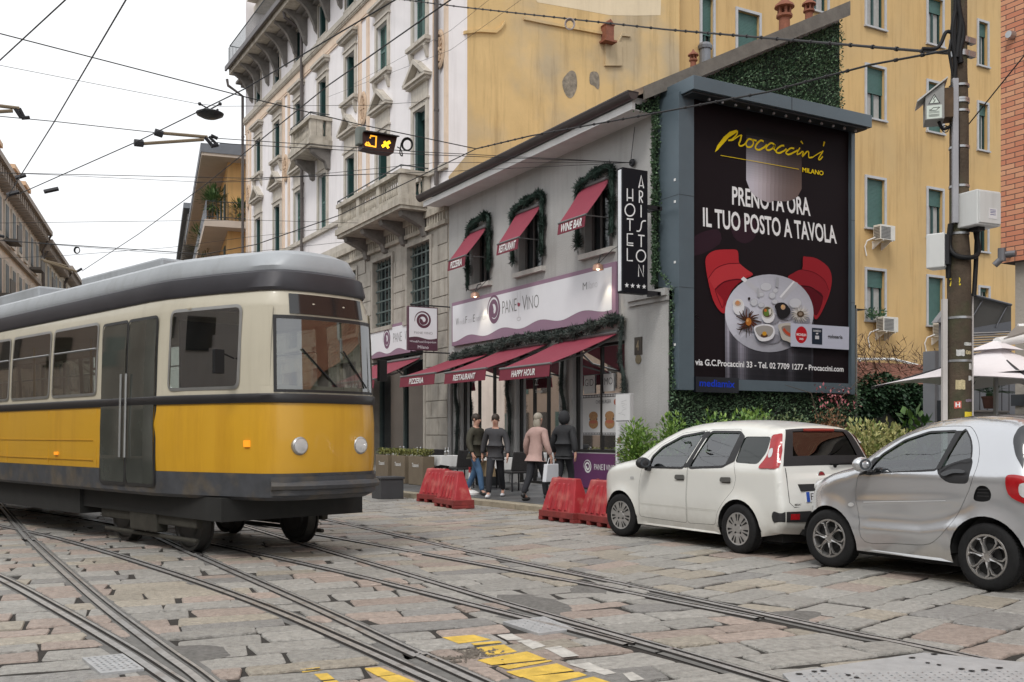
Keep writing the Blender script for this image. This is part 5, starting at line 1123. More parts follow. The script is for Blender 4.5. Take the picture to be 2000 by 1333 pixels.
p = atD(1520, 830, 15.6); bush('shrub', 'dull olive shrub above the roof of the white hatchback, left of the reddish one', (p.x, p.y, .1), (.7, .45, 1.55), 5500, .06, lf5, seed=3)
p = atD(1612, 820, 15.4); t = bush('shrub', 'reddish brown shrub with bare twigs under the billboard corner', (p.x, p.y, .1), (.5, .4, 1.62), 4200, .055, lf3, seed=4)
mb = MB(); mb.tube([(p.x, p.y, 1.2), (p.x - .3, p.y, 2.0), (p.x - .75, p.y + .1, 2.12)], [.012, .008, .003], 5); mb.tube([(p.x + .1, p.y, 1.2), (p.x + .35, p.y, 1.95), (p.x + .85, p.y, 2.3)], [.012, .009, .003], 5); mb.build('bare_twig', MATS['shrub bark'], t)
mb = MB(); rr = random.Random(8)
for i in range(120): mb.leaf(Vector((p.x + rr.gauss(.2, .16), p.y + rr.gauss(0, .1), rr.uniform(1.75, 2.12))), Vector((rr.gauss(0, 1), rr.gauss(0, 1), rr.gauss(0, 1))), Vector((0, 0, 1)), .07, .03)
mb.build('top_leaves', leafmat('pink young leaves', (.28, .06, .08), (.42, .16, .16)), t)
for i, (px, D, lab) in enumerate(((1690, 12.6, 'variegated cream and green hedge plant next to the utility cabinet'), (1742, 12.9, 'variegated cream and green hedge plant nearer the concrete pole'))):
 p = atD(px, 860, D); bush('hedge_plant', lab, (p.x, p.y, .1), (.55, .45, 1.36), 6500, .07, lf2, 'variegated hedge plants', seed=10 + i, shell=.35)
p = atD(1792, 850, 13.6); bush('shrub', 'broad leaved dark green shrub just left of the concrete pole', (p.x, p.y, .1), (.5, .45, 1.65), 420, .16, leafmat('broad glossy leaves', (.03, .09, .02), (.14, .26, .05), .35), seed=14)
for px, s_ in ((1928, 1), (1952, 2), (1905, 3), (1985, 4)):
 p = atD(px, 850, 12.2); bush('low_plant', ('low pale flowering plant just right of the concrete pole', 'low pale flowering plant left of the clipped box ball', 'low pale plant touching the concrete pole', 'low pale plant at the right edge of the garden')[(0, 1, 2, 3)[[1928, 1952, 1905, 1985].index(px)]], (p.x, p.y, .1), (.22, .2, 1.34), 240, .06, lf2, 'low pale garden plants', seed=20 + s_)
p = atD(1972, 822, 13.0); mb = MB(); rr = random.Random(31)
for i in range(2600):
 d = Vector((rr.gauss(0, 1), rr.gauss(0, 1), rr.gauss(0, 1))).normalized(); mb.leaf(Vector((p.x, p.y, 1.36)) + d * (.24 + rr.uniform(-.03, .02)), d + Vector((rr.gauss(0, .5), rr.gauss(0, .5), rr.gauss(0, .5))), Vector((0, 0, 1)), .04, .022)
mb.tube([(p.x, p.y, .1), (p.x, p.y, 1.2)], .03, 6); tag(mb.build('box_ball', leafmat('clipped box leaves', (.015, .045, .015), (.05, .11, .03))), 'clipped round box ball on a stem in front of the concrete wall', 'shrub')
# ---- shed with tiled roof, ivy hedge, garden wall panels
sh = thing('shed', 'low shed with old red tiles and dry creeper, behind the parasol', 'building', (23, 21, 0))
def yb(px, py, Y): return onY(px, py, Y)
a = yb(1640, 752, 19.6); b_ = yb(1850, 752, 19.6); mb = MB(); mb.box((18.7, 19.6, 0), (30, 26.9, 2.75)); mb.build('wall', M('sooty shed wall', (.06, .055, .05), .9, 0, .4, 2), sh)
mb = MB(); tx = 18.7
while tx < 30:
 N = 6; mb.add([(tx + .11 * (1 - math.cos(math.pi * k / N)), y, z + .07 * math.sin(math.pi * k / N)) for y, z in ((19.35, 2.72), (23.5, 3.75)) for k in range(N + 1)], [(k, k + 1, N + 2 + k, N + 1 + k) for k in range(N)]); tx += .23
mb.build('roof', M('weathered red tiles', (.20, .085, .06), .9, 0, .5, 5, .4, 30), sh)
mb = MB(); rr = random.Random(6)
for i in range(3000):
 x = rr.uniform(18.7, 29); y = rr.uniform(20.2, 26.8); zb = 2.75 + (y - 19.4) * .25; q = Vector((x, y, zb + rr.random() ** 2 * .8)); d = Vector((rr.gauss(0, 1), rr.gauss(0, .4), rr.gauss(0, .5))).normalized(); mb.leaf(q, d, Vector((rr.gauss(0, 1), 0, 1)), rr.uniform(.25, .7), .03)
mb.build('dry_creeper', leafmat('dry creeper', (.05, .035, .025), (.15, .10, .07), .9), sh)
mb = MB(); mb.tube([yb(1660, 702, 26), yb(1745, 702, 26), yb(1800, 716, 26)], .05, 6); mb.tube([yb(1678, 703, 26), yb(1686, 718, 26)], .04, 6); mb.build('pipe', whitep, sh)
iv = thing('ivy_hedge', 'dark ivy hedge hanging over a low wall below the red tiles', 'hedge', (21, 19, 0)); mb = MB(); rr = random.Random(12)
for i in range(9000):
 x = rr.uniform(18.75, 25.6); zt = 2.95 + .15 * math.sin(x * 2); zb_ = 1.75 + .2 * math.sin(x * 3.1) + (.0 if x < 23.5 else (x - 23.5) * .3); z = rr.uniform(zb_, zt); y = 19.2 - .35 * math.sin(math.pi * (z - zb_) / (zt - zb_)) * rr.uniform(.5, 1) + .08 * math.sin(x * 7 + z * 5)
 mb.leaf(Vector((x, y, z)), Vector((rr.gauss(0, .6), -.6, rr.gauss(-.3, .5))), Vector((rr.gauss(0, .4), -.3, 1)), rr.uniform(.09, .16), .08)
mb.build('leaves', lf4, iv); mb = MB(); mb.box((18.75, 19.15, 0), (26, 19.5, 2.7)); mb.build('backing_wall', M('dark mossy wall', (.028, .03, .024), .95, 0, .4, 3), iv)
pw = thing('garden_building', 'grey panelled garden building with a dark awning and slatted pergola, behind the pole', 'building', (20, 15, 0)); YG = 14.2
q = lambda px, py, Y=YG: onY(px, py, Y)
mb = MB(); a = q(1826, 850); b_ = q(1975, 690)
mb.box((a.x, YG, 0), (b_.x + 1.5, YG + .3, q(1900, 690).z)); mb.build('wall', M('grey wall boards', (.24, .25, .27), .7, 0, .1, 2), pw)
mb = MB()
for i in range(14): x = a.x + .2 + i * .26; mb.box((x, YG - .008, .1), (x + .014, YG - .001, q(1900, 692).z))
mb.build('board_joint', dkmet, pw)
mb = MB(); mb.prism([q(1897, 577), q(1975, 597), q(1975, 640), q(1897, 648)], (0, .12, 0)); mb.build('awning', M('dark grey awning cloth', (.085, .085, .078), .7, 0, .1, 2), pw)
mb = MB(); mb.prism([q(1897, 642, YG - .02), q(1975, 628, YG - .02), q(1975, 648, YG - .02), q(1897, 660, YG - .02)], (0, .1, 0)); mb.tube([q(1897, 576, YG - .05), q(1975, 596, YG - .05)], .03, 6); mb.tube([q(1898, 622, YG - .03), q(1922, 582, YG - .03)], .012, 5); mb.tube([q(1945, 640, YG - .03), q(1968, 596, YG - .03)], .012, 5); mb.build('awning_frame', M('grey awning frame', (.13, .14, .16), .5, .3), pw)
mb = MB()
for i in range(9): mb.tube([q(1895, 652 + i * 5, YG - .1), q(1975, 652 + i * 4.6 - 3, YG - .6)], .022, 5)
mb.build('pergola_slat', M('pale grey slat', (.36, .36, .36), .5, .2), pw)
mb = MB(); mb.box((q(1833, 700).x, YG - .12, 0), (q(1847, 700).x, YG - .003, q(1840, 628).z)); mb.prism([q(1829, 630, YG - .14), q(1848, 630, YG - .14), q(1858, 600, YG - .14), q(1852, 600, YG - .14)], (0, .13, 0)); mb.build('post', M('grey steel post', (.33, .34, .36), .5, .2), pw)
mb = MB(); mb.box((q(1830, 800).x, YG - .1, .9), (q(1846, 800).x, YG - .002, q(1838, 783).z)); mb.build('dark_shelf', fr_d, pw)
mb = MB(); a = q(1900, 806, 13.4); b_ = q(1968, 806, 13.4); mb.box((a.x, 13.4, 0), (b_.x, 13.9, a.z)); mb.box((a.x - .03, 13.37, a.z + .001), (b_.x + .03, 13.93, a.z + .05)); tag(mb.build('stone_counter', M('grey brown counter', (.20, .185, .165), .7, 0, .15, 3), bevel=.01), 'grey brown stone counter carrying the potted palm', 'counter')
pc = q(1933, 803, 13.55); pt = thing('potted_palm', 'cycad palm in a brown pot standing on the stone counter', 'plant', pc); mb = MB(); mb.lathe([(.11, .05), (.12, .07), (.15, .27), (.165, .27), (.165, .31), (.13, .31), (.12, .25), (0, .25)], pc, 'Z', 18); mb.build('pot', M('brown clay pot', (.11, .05, .035), .7, 0, .2, 6), pt, smooth=40)
mb = MB(); rr = random.Random(15); top = pc + Vector((0, 0, .36)); mb.lathe([(.07, -.1), (.08, .0), (.04, .05)], top, 'Z', 10)
for i in range(26):
 a = i * 2.4; el = .25 + .9 * (i % 5) / 5; L = rr.uniform(.5, .68); d = Vector((math.cos(a) * math.cos(el), math.sin(a) * math.cos(el), math.sin(el))); P = [top + d * L * t + Vector((0, 0, -.22 * t * t * L)) for t in [k / 8 for k in range(9)]]; mb.tube(P, .006, 4)
 for k in range(2, 9):
  t_ = (P[k] - P[k - 1]).normalized(); sd = t_.cross(Vector((0, 0, 1))).normalized()
  for s_ in (1, -1): mb.leaf(P[k], sd * s_ + t_ * .9 + Vector((0, 0, .15)), Vector((0, 0, 1)), .14 * math.sin(math.pi * k / 10) + .05, .022)
mb.build('fronds', leafmat('palm fronds', (.012, .035, .015), (.04, .09, .035)), pt)
# ---- brick building on the right
bk = thing('brick_building', 'orange brick building with concrete ground floor at the right edge', 'building', (FX + 4, 4, 0))
brick = bpy.data.materials.new('orange brick'); brick.use_nodes = True; n = brick.node_tree.nodes; l = brick.node_tree.links; b = n['Principled BSDF']; b.inputs['Roughness'].default_value = .85
tc = n.new('ShaderNodeTexCoord'); mp = n.new('ShaderNodeSeparateXYZ'); cm = n.new('ShaderNodeCombineXYZ'); l.new(tc.outputs['Object'], mp.inputs[0]); l.new(mp.outputs['Y'], cm.inputs['X']); l.new(mp.outputs['Z'], cm.inputs['Y'])
bt = n.new('ShaderNodeTexBrick'); bt.inputs['Color1'].default_value = (.52, .20, .115, 1); bt.inputs['Color2'].default_value = (.62, .33, .19, 1); bt.inputs['Mortar'].default_value = (.07, .05, .045, 1); bt.inputs['Scale'].default_value = 1; bt.inputs['Brick Width'].default_value = .27; bt.inputs['Row Height'].default_value = .073; bt.inputs['Mortar Size'].default_value = .006; bt.inputs['Bias'].default_value = -.2
l.new(cm.outputs[0], bt.inputs['Vector']); l.new(bt.outputs['Color'], b.inputs['Base Color']); bp = n.new('ShaderNodeBump'); bp.inputs['Strength'].default_value = .5; bp.inputs['Distance'].default_value = .01; bp.invert = True; l.new(bt.outputs['Fac'], bp.inputs['Height']); l.new(bp.outputs[0], b.inputs['Normal'])
mb = MB(); mb.box((FX, -6, 3.8), (FX + 9, 8.94, 14)); mb.build('wall', brick, bk)
conc = M('board marked concrete', (.33, .30, .26), .85, 0, .18, 1.5, .4, 25, streak=.5)
mb = MB(); mb.box((FX + .12, -6, 0), (FX + 8, 8.8, 3.8)); mb.build('concrete_base', conc, bk)
mb = MB(); q_ = onX(1988, 782, FX + .1); mb.box((FX + .09, q_.y - .1, q_.z - .08), (FX + .119, q_.y + .1, q_.z + .08)); mb.build('vent_plate', fr_d, bk)
mb = MB(); q_ = onX(1978, 70, FX); mb.lathe([(0, -.1), (.05, -.1), (.06, -.03), (.06, 0)], q_, 'X', 12); mb.build('bracket_stub', steel, bk)
wl = thing('wall_spotlight', 'grey twin cylinder spotlight on the brick corner', 'lamp', onX(1960, 490, FX)); q1 = onX(1957, 498, FX - .18); mb = MB(); mb.tube([q1 + Vector((0, 0, -.09)), q1 + Vector((0, 0, .09))], .055, 14); mb.tube([onX(1962, 497, FX - .16), onX(1984, 495, FX - .12)], .042, 14); mb.tube([q1 + Vector((0, 0, -.05)), q1 + Vector((-.05, .08, -.14))], .045, 12); mb.tube([q1, q1 + Vector((.2, 0, 0))], .03, 8); mb.build('body', M('grey lamp metal', (.16, .16, .17), .4, .5), wl, smooth=40)
aw = thing('pale_awning', 'folded pale awning cassette sticking out from the concrete wall, right edge', 'awning', onX(1990, 660, 12.4)); mb = MB(); mb.tube([onX(1947, 669, 11.5), onX(2040, 655, 12.6)], .06, 10); mb.tube([onX(1988, 638, 12.4), onX(2060, 636, 12.8)], .035, 8); mb.build('roller', whitep, aw, smooth=40); mb = MB(); mb.add([onX(1960, 662, 11.55), onX(2040, 650, 12.6), onX(2060, 630, 12.9), onX(1988, 634, 12.5)], [(0, 1, 2, 3)]); mb.build('cloth', M('grey brown cloth', (.22, .20, .18), .8), aw)
# ---- parasols
cloth_w = M('white parasol cloth', (.74, .70, .71), .8, 0, .06, 1.2, .15, 12)
def parasol(label, c, half, rot, ze, zt, pole=True):
 t = thing('parasol', label, 'parasol', (c[0], c[1], .1), 'white parasols in the garden'); mb = MB(); N = 10
 cs = [Vector((c[0] + half * 1.414 * math.cos(rot + k * math.pi / 2), c[1] + half * 1.414 * math.sin(rot + k * math.pi / 2), ze)) for k in range(4)]; ap = Vector((c[0], c[1], zt))
 for s_ in range(4):
  a, b = cs[s_], cs[(s_ + 1) % 4]; vs = []
  for i in range(N + 1):
   u = i / N
   for j in range(N + 1):
    v = j / N; e = a.lerp(b, v); p = ap.lerp(e, u); p.z += -.10 * math.sin(math.pi * u) * .6 + .10 * u * math.sin(math.pi * v) * .8; vs.append(p)
  mb.add(vs, [(i * (N + 1) + j, (i + 1) * (N + 1) + j, (i + 1) * (N + 1) + j + 1, i * (N + 1) + j + 1) for i in range(N) for j in range(N)])
  mb.add([v - Vector((0, 0, .008)) for v in vs], [(i * (N + 1) + j, i * (N + 1) + j + 1, (i + 1) * (N + 1) + j + 1, (i + 1) * (N + 1) + j) for i in range(N) for j in range(N)])
 mb.build('canopy', cloth_w, t, smooth=40); mb = MB()
 for k in range(4):
  a = cs[k]; ap.z; mb.tube([ap - Vector((0, 0, .08)), a - Vector((0, 0, .03))], .014, 5)
 mb.build('rib', dkmet, t); mb = MB(); a = [(ap + (cs[k] - ap) * .22 + Vector((0, 0, .05))) for k in range(4)]; mb.add(a + [ap + Vector((0, 0, .07))], [(k, (k + 1) % 4, 4) for k in range(4)]); mb.build('vent_cap', cloth_w, t)
 mb = MB(); mb.tube([(c[0], c[1], .1), (c[0], c[1], zt - .02)], .03, 10); mb.build('pole', M('grey parasol pole', (.3, .3, .3), .4, .6), t)
pc_ = atD(1945, 680, 12.6); lt = atD(1702, 755, 12.9)
hd = math.hypot(lt.x - pc_.x, lt.y - pc_.y) / 1.414; parasol('large white square parasol spread behind the concrete pole', (pc_.x, pc_.y), hd, math.atan2(lt.y - pc_.y, lt.x - pc_.x), lt.z, pc_.z + .03)
p2 = atD(2075, 720, 12.0); parasol('second white parasol, just entering at the right edge', (p2.x, p2.y), .9, .9, 2.03, 2.4)
# utility cabinet
u = atD(1650, 860, 12.3); uc = thing('utility_cabinet', 'small grey utility cabinet with a dark label, behind the white hatchback', 'cabinet', (u.x, u.y, .12)); mb = MB(); mb.box((u.x - .2, u.y - .12, .12), (u.x + .1, u.y + .14, 1.27)); mb.prism([(u.x - .23, u.y - .16, 1.27), (u.x + .13, u.y - .16, 1.27), (u.x + .1, u.y - .1, 1.33), (u.x - .2, u.y - .1, 1.33)], (0, .32, 0)); mb.build('cabinet_body', M('pale grey polyester', (.45, .44, .41), .6, 0, .1, 4), uc, bevel=.012); mb = MB(); mb.box((u.x - .03, u.y - .124, 1.0), (u.x + .09, u.y - .121, 1.18)); mb.build('label', dkmet, uc); mb = MB(); mb.add([(u.x + .03 + .04 * math.cos(a), u.y - .126, 1.1 + .04 * math.sin(a)) for a in [k * .524 for k in range(12)]], [tuple(range(12))]); mb.build('label_mark', steel, uc)
# ================================================================ cars
def inpoly(p, poly):
 x, y = p; c = False; j = len(poly) - 1
 for i in range(len(poly)):
  xi, yi = poly[i]; xj, yj = poly[j]
  if (yi > y) != (yj > y) and x < (xj - xi) * (y - yi) / (yj - yi) + xi: c = not c
  j = i
 return c
def pdist(p, line, closed=False):
 best = 9; n = len(line)
 for i in range(n if closed else n - 1):
  ax, ay = line[i]; bx, by = line[(i + 1) % n]; dx, dy = bx - ax, by - ay; L = dx * dx + dy * dy
  t = 0 if L == 0 else max(0, min(1, ((p[0] - ax) * dx + (p[1] - ay) * dy) / L)); best = min(best, math.hypot(p[0] - ax - dx * t, p[1] - ay - dy * t))
 return best
def smoothp(pts, k=4, closed=False): return [(p.x, p.y) for p in cr([(x, y, 0) for x, y in pts], k, closed)]
def rnd(poly, r=.04, n=4):
 out = []; m = len(poly)
 for i in range(m):
  a, b, c = Vector(poly[i - 1]), Vector(poly[i]), Vector(poly[(i + 1) % m]); q = min(r, (a - b).length * .45, (c - b).length * .45)
  p0 = b + (a - b).normalized() * q; p1 = b + (c - b).normalized() * q
  for k in range(n + 1): t = k / n; v = p0 * (1 - t) ** 2 + b * 2 * t * (1 - t) + p1 * t * t; out.append((v.x, v.y))
 return out
def inset(poly, d):
 if sum(poly[i][0] * poly[(i + 1) % len(poly)][1] - poly[(i + 1) % len(poly)][0] * poly[i][1] for i in range(len(poly))) < 0: poly = poly[::-1]
 out = []; n = len(poly)
 for i in range(n):
  a, b, c = Vector(poly[i - 1]), Vector(poly[i]), Vector(poly[(i + 1) % n]); e1 = (b - a); e2 = (c - b)
  if e1.length < 1e-6 or e2.length < 1e-6: continue
  e1.normalize(); e2.normalize(); n1 = Vector((-e1.y, e1.x)); n2 = Vector((-e2.y, e2.x)); m = n1 + n2; m = m / max(.3, m.length_squared) * 2
  v = b + m * d; out.append((v.x, v.y))
 return out
class Car:
 def __init__(s, prof, B, zb, tum, r, arches, low=.34):
  s.prof = prof; s.B = B; s.zb = zb; s.tum = tum; s.r = r; s.arches = arches; s.low = low
 def W(s, u, z, d=None):
  w = s.B(u) - (s.tum * max(0, z - s.zb) + .22 * max(0, z - s.zb) ** 2) - .16 * max(0, s.low - z) - .10 * max(0, .72 - z) ** 2 * 0
  w -= .03 * ((z - .62) / .4) ** 2 * (1 if z < .62 else .25)
  for cu, cz, cr_ in s.arches:
   q = math.hypot(u - cu, z - cz) - cr_
   if q < .13: w += .022 * (1 - max(0, q) / .13) ** 1.5
  d = pdist((u, z), s.prof) if d is None else d
  r = s.r * (1 - .5 * max(0, min(1, (u - 2.5) / .25)))
  if d < r: t = 1 - d / r; w -= r * (1 - math.sqrt(max(0, 1 - t * t)))
  return w
 def panel(s, mb, outer, holes=(), off=0., side=-1, step=.045, mi=0, rings=True):
  V = []; E = []
  for loop in [outer, *holes]:
   o = len(V); V += [Vector(p) for p in loop]; E += [(o + i, o + (i + 1) % len(loop)) for i in range(len(loop))]
  us = [p[0] for p in outer]; zs = [p[1] for p in outer]; pts = []
  u = min(us) + step / 2; row = 0
  while u < max(us):
   z = min(zs) + step / 2 + (step / 2 if row % 2 else 0)
   while z < max(zs): pts.append((u, z)); z += step
   u += step; row += 1
  if rings:
   for th in (18, 36, 54, 72):
    d = s.r * (1 - math.cos(math.radians(th))); P = s.prof
    for i in range(1, len(P) - 1):
     t = (Vector(P[i + 1]) - Vector(P[i - 1])).normalized(); pts.append((P[i][0] + t.y * d, P[i][1] - t.x * d))
  for p in pts:
   if inpoly(p, outer) and not any(inpoly(p, h) for h in holes) and pdist(p, outer, True) > .006 and all(pdist(p, h, True) > .006 for h in holes): V.append(Vector(p))
  rv, re, rf, *_ = delaunay_2d_cdt(V, E, [], 0, 1e-5)
  P3 = [Vector((side * (s.W(v.x, v.y) + off), -v.x, v.y)) for v in rv]; F = []
  for f in rf:
   c = sum((rv[i] for i in f), Vector((0, 0))) / len(f); c = (c.x, c.y)
   if inpoly(c, outer) and not any(inpoly(c, h) for h in holes): F.append(tuple(f) if side < 0 else tuple(f)[::-1])
  used = sorted({i for f in F for i in f}); mp = {i: k for k, i in enumerate(used)}
  mb.add([P3[i] for i in used], [tuple(mp[i] for i in f) for f in F], mi)
 def cap(s, mb, i0, i1, t0=-1., t1=1., nt=24, off=0., crown=lambda i: .03, skip=None, mi=0, inv=False):
  P = s.prof; vs = []; rows = list(range(i0, i1 + 1))
  for i in rows:
   a, b = Vector(P[max(i - 1, 0)]), Vector(P[min(i + 1, len(P) - 1)]); t = (b - a).normalized(); n = Vector((-t.y, t.x)); We = s.W(*P[i], d=0)
   for j in range(nt + 1):
    q = t0 + (t1 - t0) * j / nt; c = crown(i) * (1 - q * q) + off; vs.append((We * q, -(P[i][0] + n.x * c), P[i][1] + n.y * c))
  fs = []
  for a in range(len(rows) - 1):
   for j in range(nt):
    if skip and skip(rows[a], t0 + (t1 - t0) * (j + .5) / nt): continue
    f = (a * (nt + 1) + j, a * (nt + 1) + j + 1, (a + 1) * (nt + 1) + j + 1, (a + 1) * (nt + 1) + j); fs.append(f)
  mb.add(vs, fs, mi)
def weld(o, d=.002):
 bm = bmesh.new(); bm.from_mesh(o.data); bmesh.ops.remove_doubles(bm, verts=bm.verts, dist=d); bmesh.ops.recalc_face_normals(bm, faces=bm.faces); bm.to_mesh(o.data); bm.free()
tyre_m = M('tyre rubber', (.016, .016, .0165), .8, 0, .25, 20, .2, 80, spec=.2); trim_b = M('black plastic trim', (.02, .02, .022), .55, 0, .15, 10, .1, 200); arch_b = M('wheel arch dark', (.012, .012, .012), .9)
cglass = glass('car window glass', (.40, .49, .47), .01, .15, gcol=.85); lamp_r = M('red lamp lens', (.36, .008, .012), .15, 0, .2, 14, coat=.5, spec=.5); lamp_w = M('clear lamp lens', (.62, .62, .62), .12, .2, .1, 8, coat=.8)
seat_m = M('dark seat cloth', (.05, .052, .055), .85, 0, .2, 8); dirty = M('road grime', (.22, .20, .17), .8, 0, .3, 9)
def wheel(t, lat, u, z, Rr, wd, style, side, steer=0.0):
 """tyre with rim as a part and spokes as its sub-parts; axis along local x"""
 F = lambda q: Vector((lat, -u, z)) + Matrix.Rotation(steer, 3, 'Z') @ Vector((q.x * (1 if side < 0 else -1), q.y, q.z))
 w = wd; mb = MB(); pr_ = [(Rr * .64, -w * .36), (Rr * .70, -w * .47), (Rr * .86, -w * .5), (Rr * .955, -w * .44), (Rr, -w * .36), (Rr, w * .36), (Rr * .955, w * .44), (Rr * .86, w * .5), (Rr * .64, w * .4), (Rr * .62, 0)]
 mb.lathe(pr_ + [pr_[0]], (0, 0, 0), 'X', 48, F=F, cap=False)
 for k in range(60):     # tread blocks
  a = 2 * math.pi * k / 60
  for x0_, x1_ in ((-.34, -.06), (.06, .34)):
   ps = []
   for rr_, da in ((Rr - .004, 0), (Rr + .004, 0)):
    for x_, d_ in ((x0_ * w, 0), (x1_ * w, .03), (x1_ * w, .09), (x0_ * w, .06)): aa = a + d_; ps.append(F(Vector((x_, rr_ * math.cos(aa), rr_ * math.sin(aa)))))
   mb.add(ps, [(4, 5, 6, 7), (0, 1, 5, 4), (1, 2, 6, 5), (2, 3, 7, 6), (3, 0, 4, 7)])
 wh = mb.build('wheel', tyre_m, t, smooth=35, local=True)
 mb = MB(); rr_ = Rr * .655
 disc = lambda r, x: [F(Vector((x, r * math.cos(2 * math.pi * k / 40), r * math.sin(2 * math.pi * k / 40)))) for k in range(40)]
 if style == 'cap':
  silver = M('grey hub cap', (.40, .39, .38), .42, .55, .2, 12)
  mb.lathe([(rr_ + .006, -w * .42), (rr_, -w * .44), (rr_ - .015, -w * .40), (rr_ * .55, -w * .44), (.05, -w * .36), (.045, -w * .40), (0, -w * .41)], (0, 0, 0), 'X', 40, F=F, cap=False); mb.build('hub_cap', silver, wh, smooth=40, local=True)
  mb = MB()
  for k in range(14):
   a = 2 * math.pi * (k + (.16 if k % 2 else -.16)) / 14
   ps = []
   for r0, da in ((rr_ * .50, .035), (rr_ * .72, .075), (rr_ * .88, .085), (rr_ * .93, .05)): ps.append((r0, da))
   loop = [(r_, a + d_) for r_, d_ in ps] + [(r_, a - d_) for r_, d_ in ps[::-1]]
   def xh(r_): return -w * (.442 - .04 * max(0, (r_ - rr_ * .55) / (rr_ * .45))) - .002
   mb.add([F(Vector((xh(r_), r_ * math.cos(aa), r_ * math.sin(aa)))) for r_, aa in loop], [tuple(range(len(loop)))])
  for k in range(4): a = math.pi / 4 + k * math.pi / 2; mb.lathe([(.012, -w * .42), (.011, -w * .36)], (0, .062 * math.cos(a), .062 * math.sin(a)), 'X', 8, F=F)
  mb.build('slots', arch_b, wh, local=True)
 else:
  alloy = M('polished alloy', (.46, .45, .44), .28, .85, .12, 10); mb.lathe([(rr_ + .008, -w * .43), (rr_ + .004, -w * .46), (rr_ - .012, -w * .45), (rr_ - .02, -w * .38), (rr_ - .024, w * .2)], (0, 0, 0), 'X', 48, F=F, cap=False); mb.build('rim', alloy, wh, smooth=40, local=True)
  mb = MB(); mb.add(disc(rr_ - .02, -w * .12), [tuple(range(40))]); mb.lathe([(rr_ * .62, -w * .2), (rr_ * .6, -w * .22), (0, -w * .22)], (0, 0, 0), 'X', 30, F=F); mb.build('brake_disc', M('dark brake parts', (.03, .03, .03), .6, .3, .3, 14), wh, local=True)
  mb = MB()
  for k in range(6):      # spokes that fan out towards the rim, hollow between the two blades
   a = 2 * math.pi * k / 6 + .26
   for s_ in (1, -1):
    loop = [(.03, .0, 0), (.05, .30, -.01), (rr_ * .55, .085, -.012), (rr_ * .8, .16, -.004), (rr_ - .012, .34, 0), (rr_ - .006, .26, .0), (rr_ * .84, .075, .0), (rr_ * .6, .02, .0), (.05, .0, 0)]
    P_ = [Vector((-w * .40 + dx - .012, r_ * math.cos(a + s_ * d_), r_ * math.sin(a + s_ * d_))) for r_, d_, dx in loop]
    n_ = len(P_); Q_ = [p + Vector((.03, 0, 0)) for p in P_]; mb.add([F(p) for p in P_ + Q_], [tuple(range(n_))] + [(i, (i + 1) % n_, n_ + (i + 1) % n_, n_ + i) for i in range(n_)])
  mb.lathe([(.052, -w * .36), (.05, -w * .44), (.03, -w * .45), (.028, -w * .43), (0, -w * .43)], (0, 0, 0), 'X', 24, F=F); mb.build('spokes', alloy, wh, local=True)
 return wh
def interior(t, u0, u1, zf, wid, seats, dash, zd):
 mb = MB(); mb.box((-wid, -u1, zf), (wid, -u0, zf + .04)); mb.box((-wid, -dash - .25, zf), (wid, -dash + .25, zd)); mb.box((-wid, -u1, zf), (-wid + .05, -u0, zd - .12)); mb.box((wid - .05, -u1, zf), (wid, -u0, zd - .12))
 for lat, u in seats:
  def sb(a, b): mb.box(a, b)
  sb((lat - .24, -u - .05, zf + .2), (lat + .24, -u + .45, zf + .36))
  mb.prism([(lat - .23, -u + .02, zf + .3), (lat - .23, -u - .12, zf + .3), (lat - .2, -u - .24, zf + .86), (lat - .2, -u - .13, zf + .9)], (.45, 0, 0)); mb.ball((lat, -u - .2, zf + 1.0), (.13, .06, .1), 12)
 mb.build('seats', seat_m, t, local=True, smooth=40); mb = MB(); c = Vector((-.36, -dash - .3, zd - .02))
 mb.tube([c + Vector((.18 * math.cos(a), -.06 * math.sin(a), .17 * math.sin(a))) for a in [k * math.pi / 10 for k in range(21)]], .014, 6); mb.tube([c, c + Vector((0, .3, -.1))], .03, 6); mb.build('steering_wheel', black, t, local=True)
def mirror(t, u, z, W_, mat):
 mb = MB(); c = Vector((-(W_ + .13), -u, z + .02)); mb.ball(c, (.105, .07, .075), 14); o = None
 mb.add([c + Vector((.088 * math.cos(a), -.055, .06 * math.sin(a))) for a in [k * math.pi / 8 for k in range(16)]], [tuple(range(16))])
 o = mb.build('mirror', mat, t, local=True, smooth=50); mb = MB(); mb.tube([(-W_ + .03, -u + .02, z - .06), (-(W_ + .08), -u, z - .05)], [.035, .03], 8); mb.build('mirror_arm', trim_b, o, local=True)
 mb = MB(); mb.add([c + Vector((.08 * math.cos(a), -.0582, .054 * math.sin(a))) for a in [k * math.pi / 8 for k in range(16)]], [tuple(range(16))]); mb.build('mirror_glass', M('mirror glass', (.12, .13, .14), .05, .6, .02), o, local=True)
 mb = MB(); c.x = -c.x; mb.ball(c, (.115, .085, .085), 14); mb.build('mirror', mat, t, local=True, smooth=50)
def arch_cut(outer_bottom, arches, zs):
 """bottom edge with semicircular wheel cut-outs, from front to rear"""
 pts = [outer_bottom[0]]
 for cu, cz, r in arches:
  h = zs - cz; a0 = math.pi - math.asin(h / r) if abs(h) < r else math.pi; a1 = math.asin(h / r) if abs(h) < r else 0
  for k in range(19): a = a0 + (a1 - a0) * k / 18; pts.append((cu + r * math.cos(a), cz + r * math.sin(a)))
 return pts + [outer_bottom[1]]
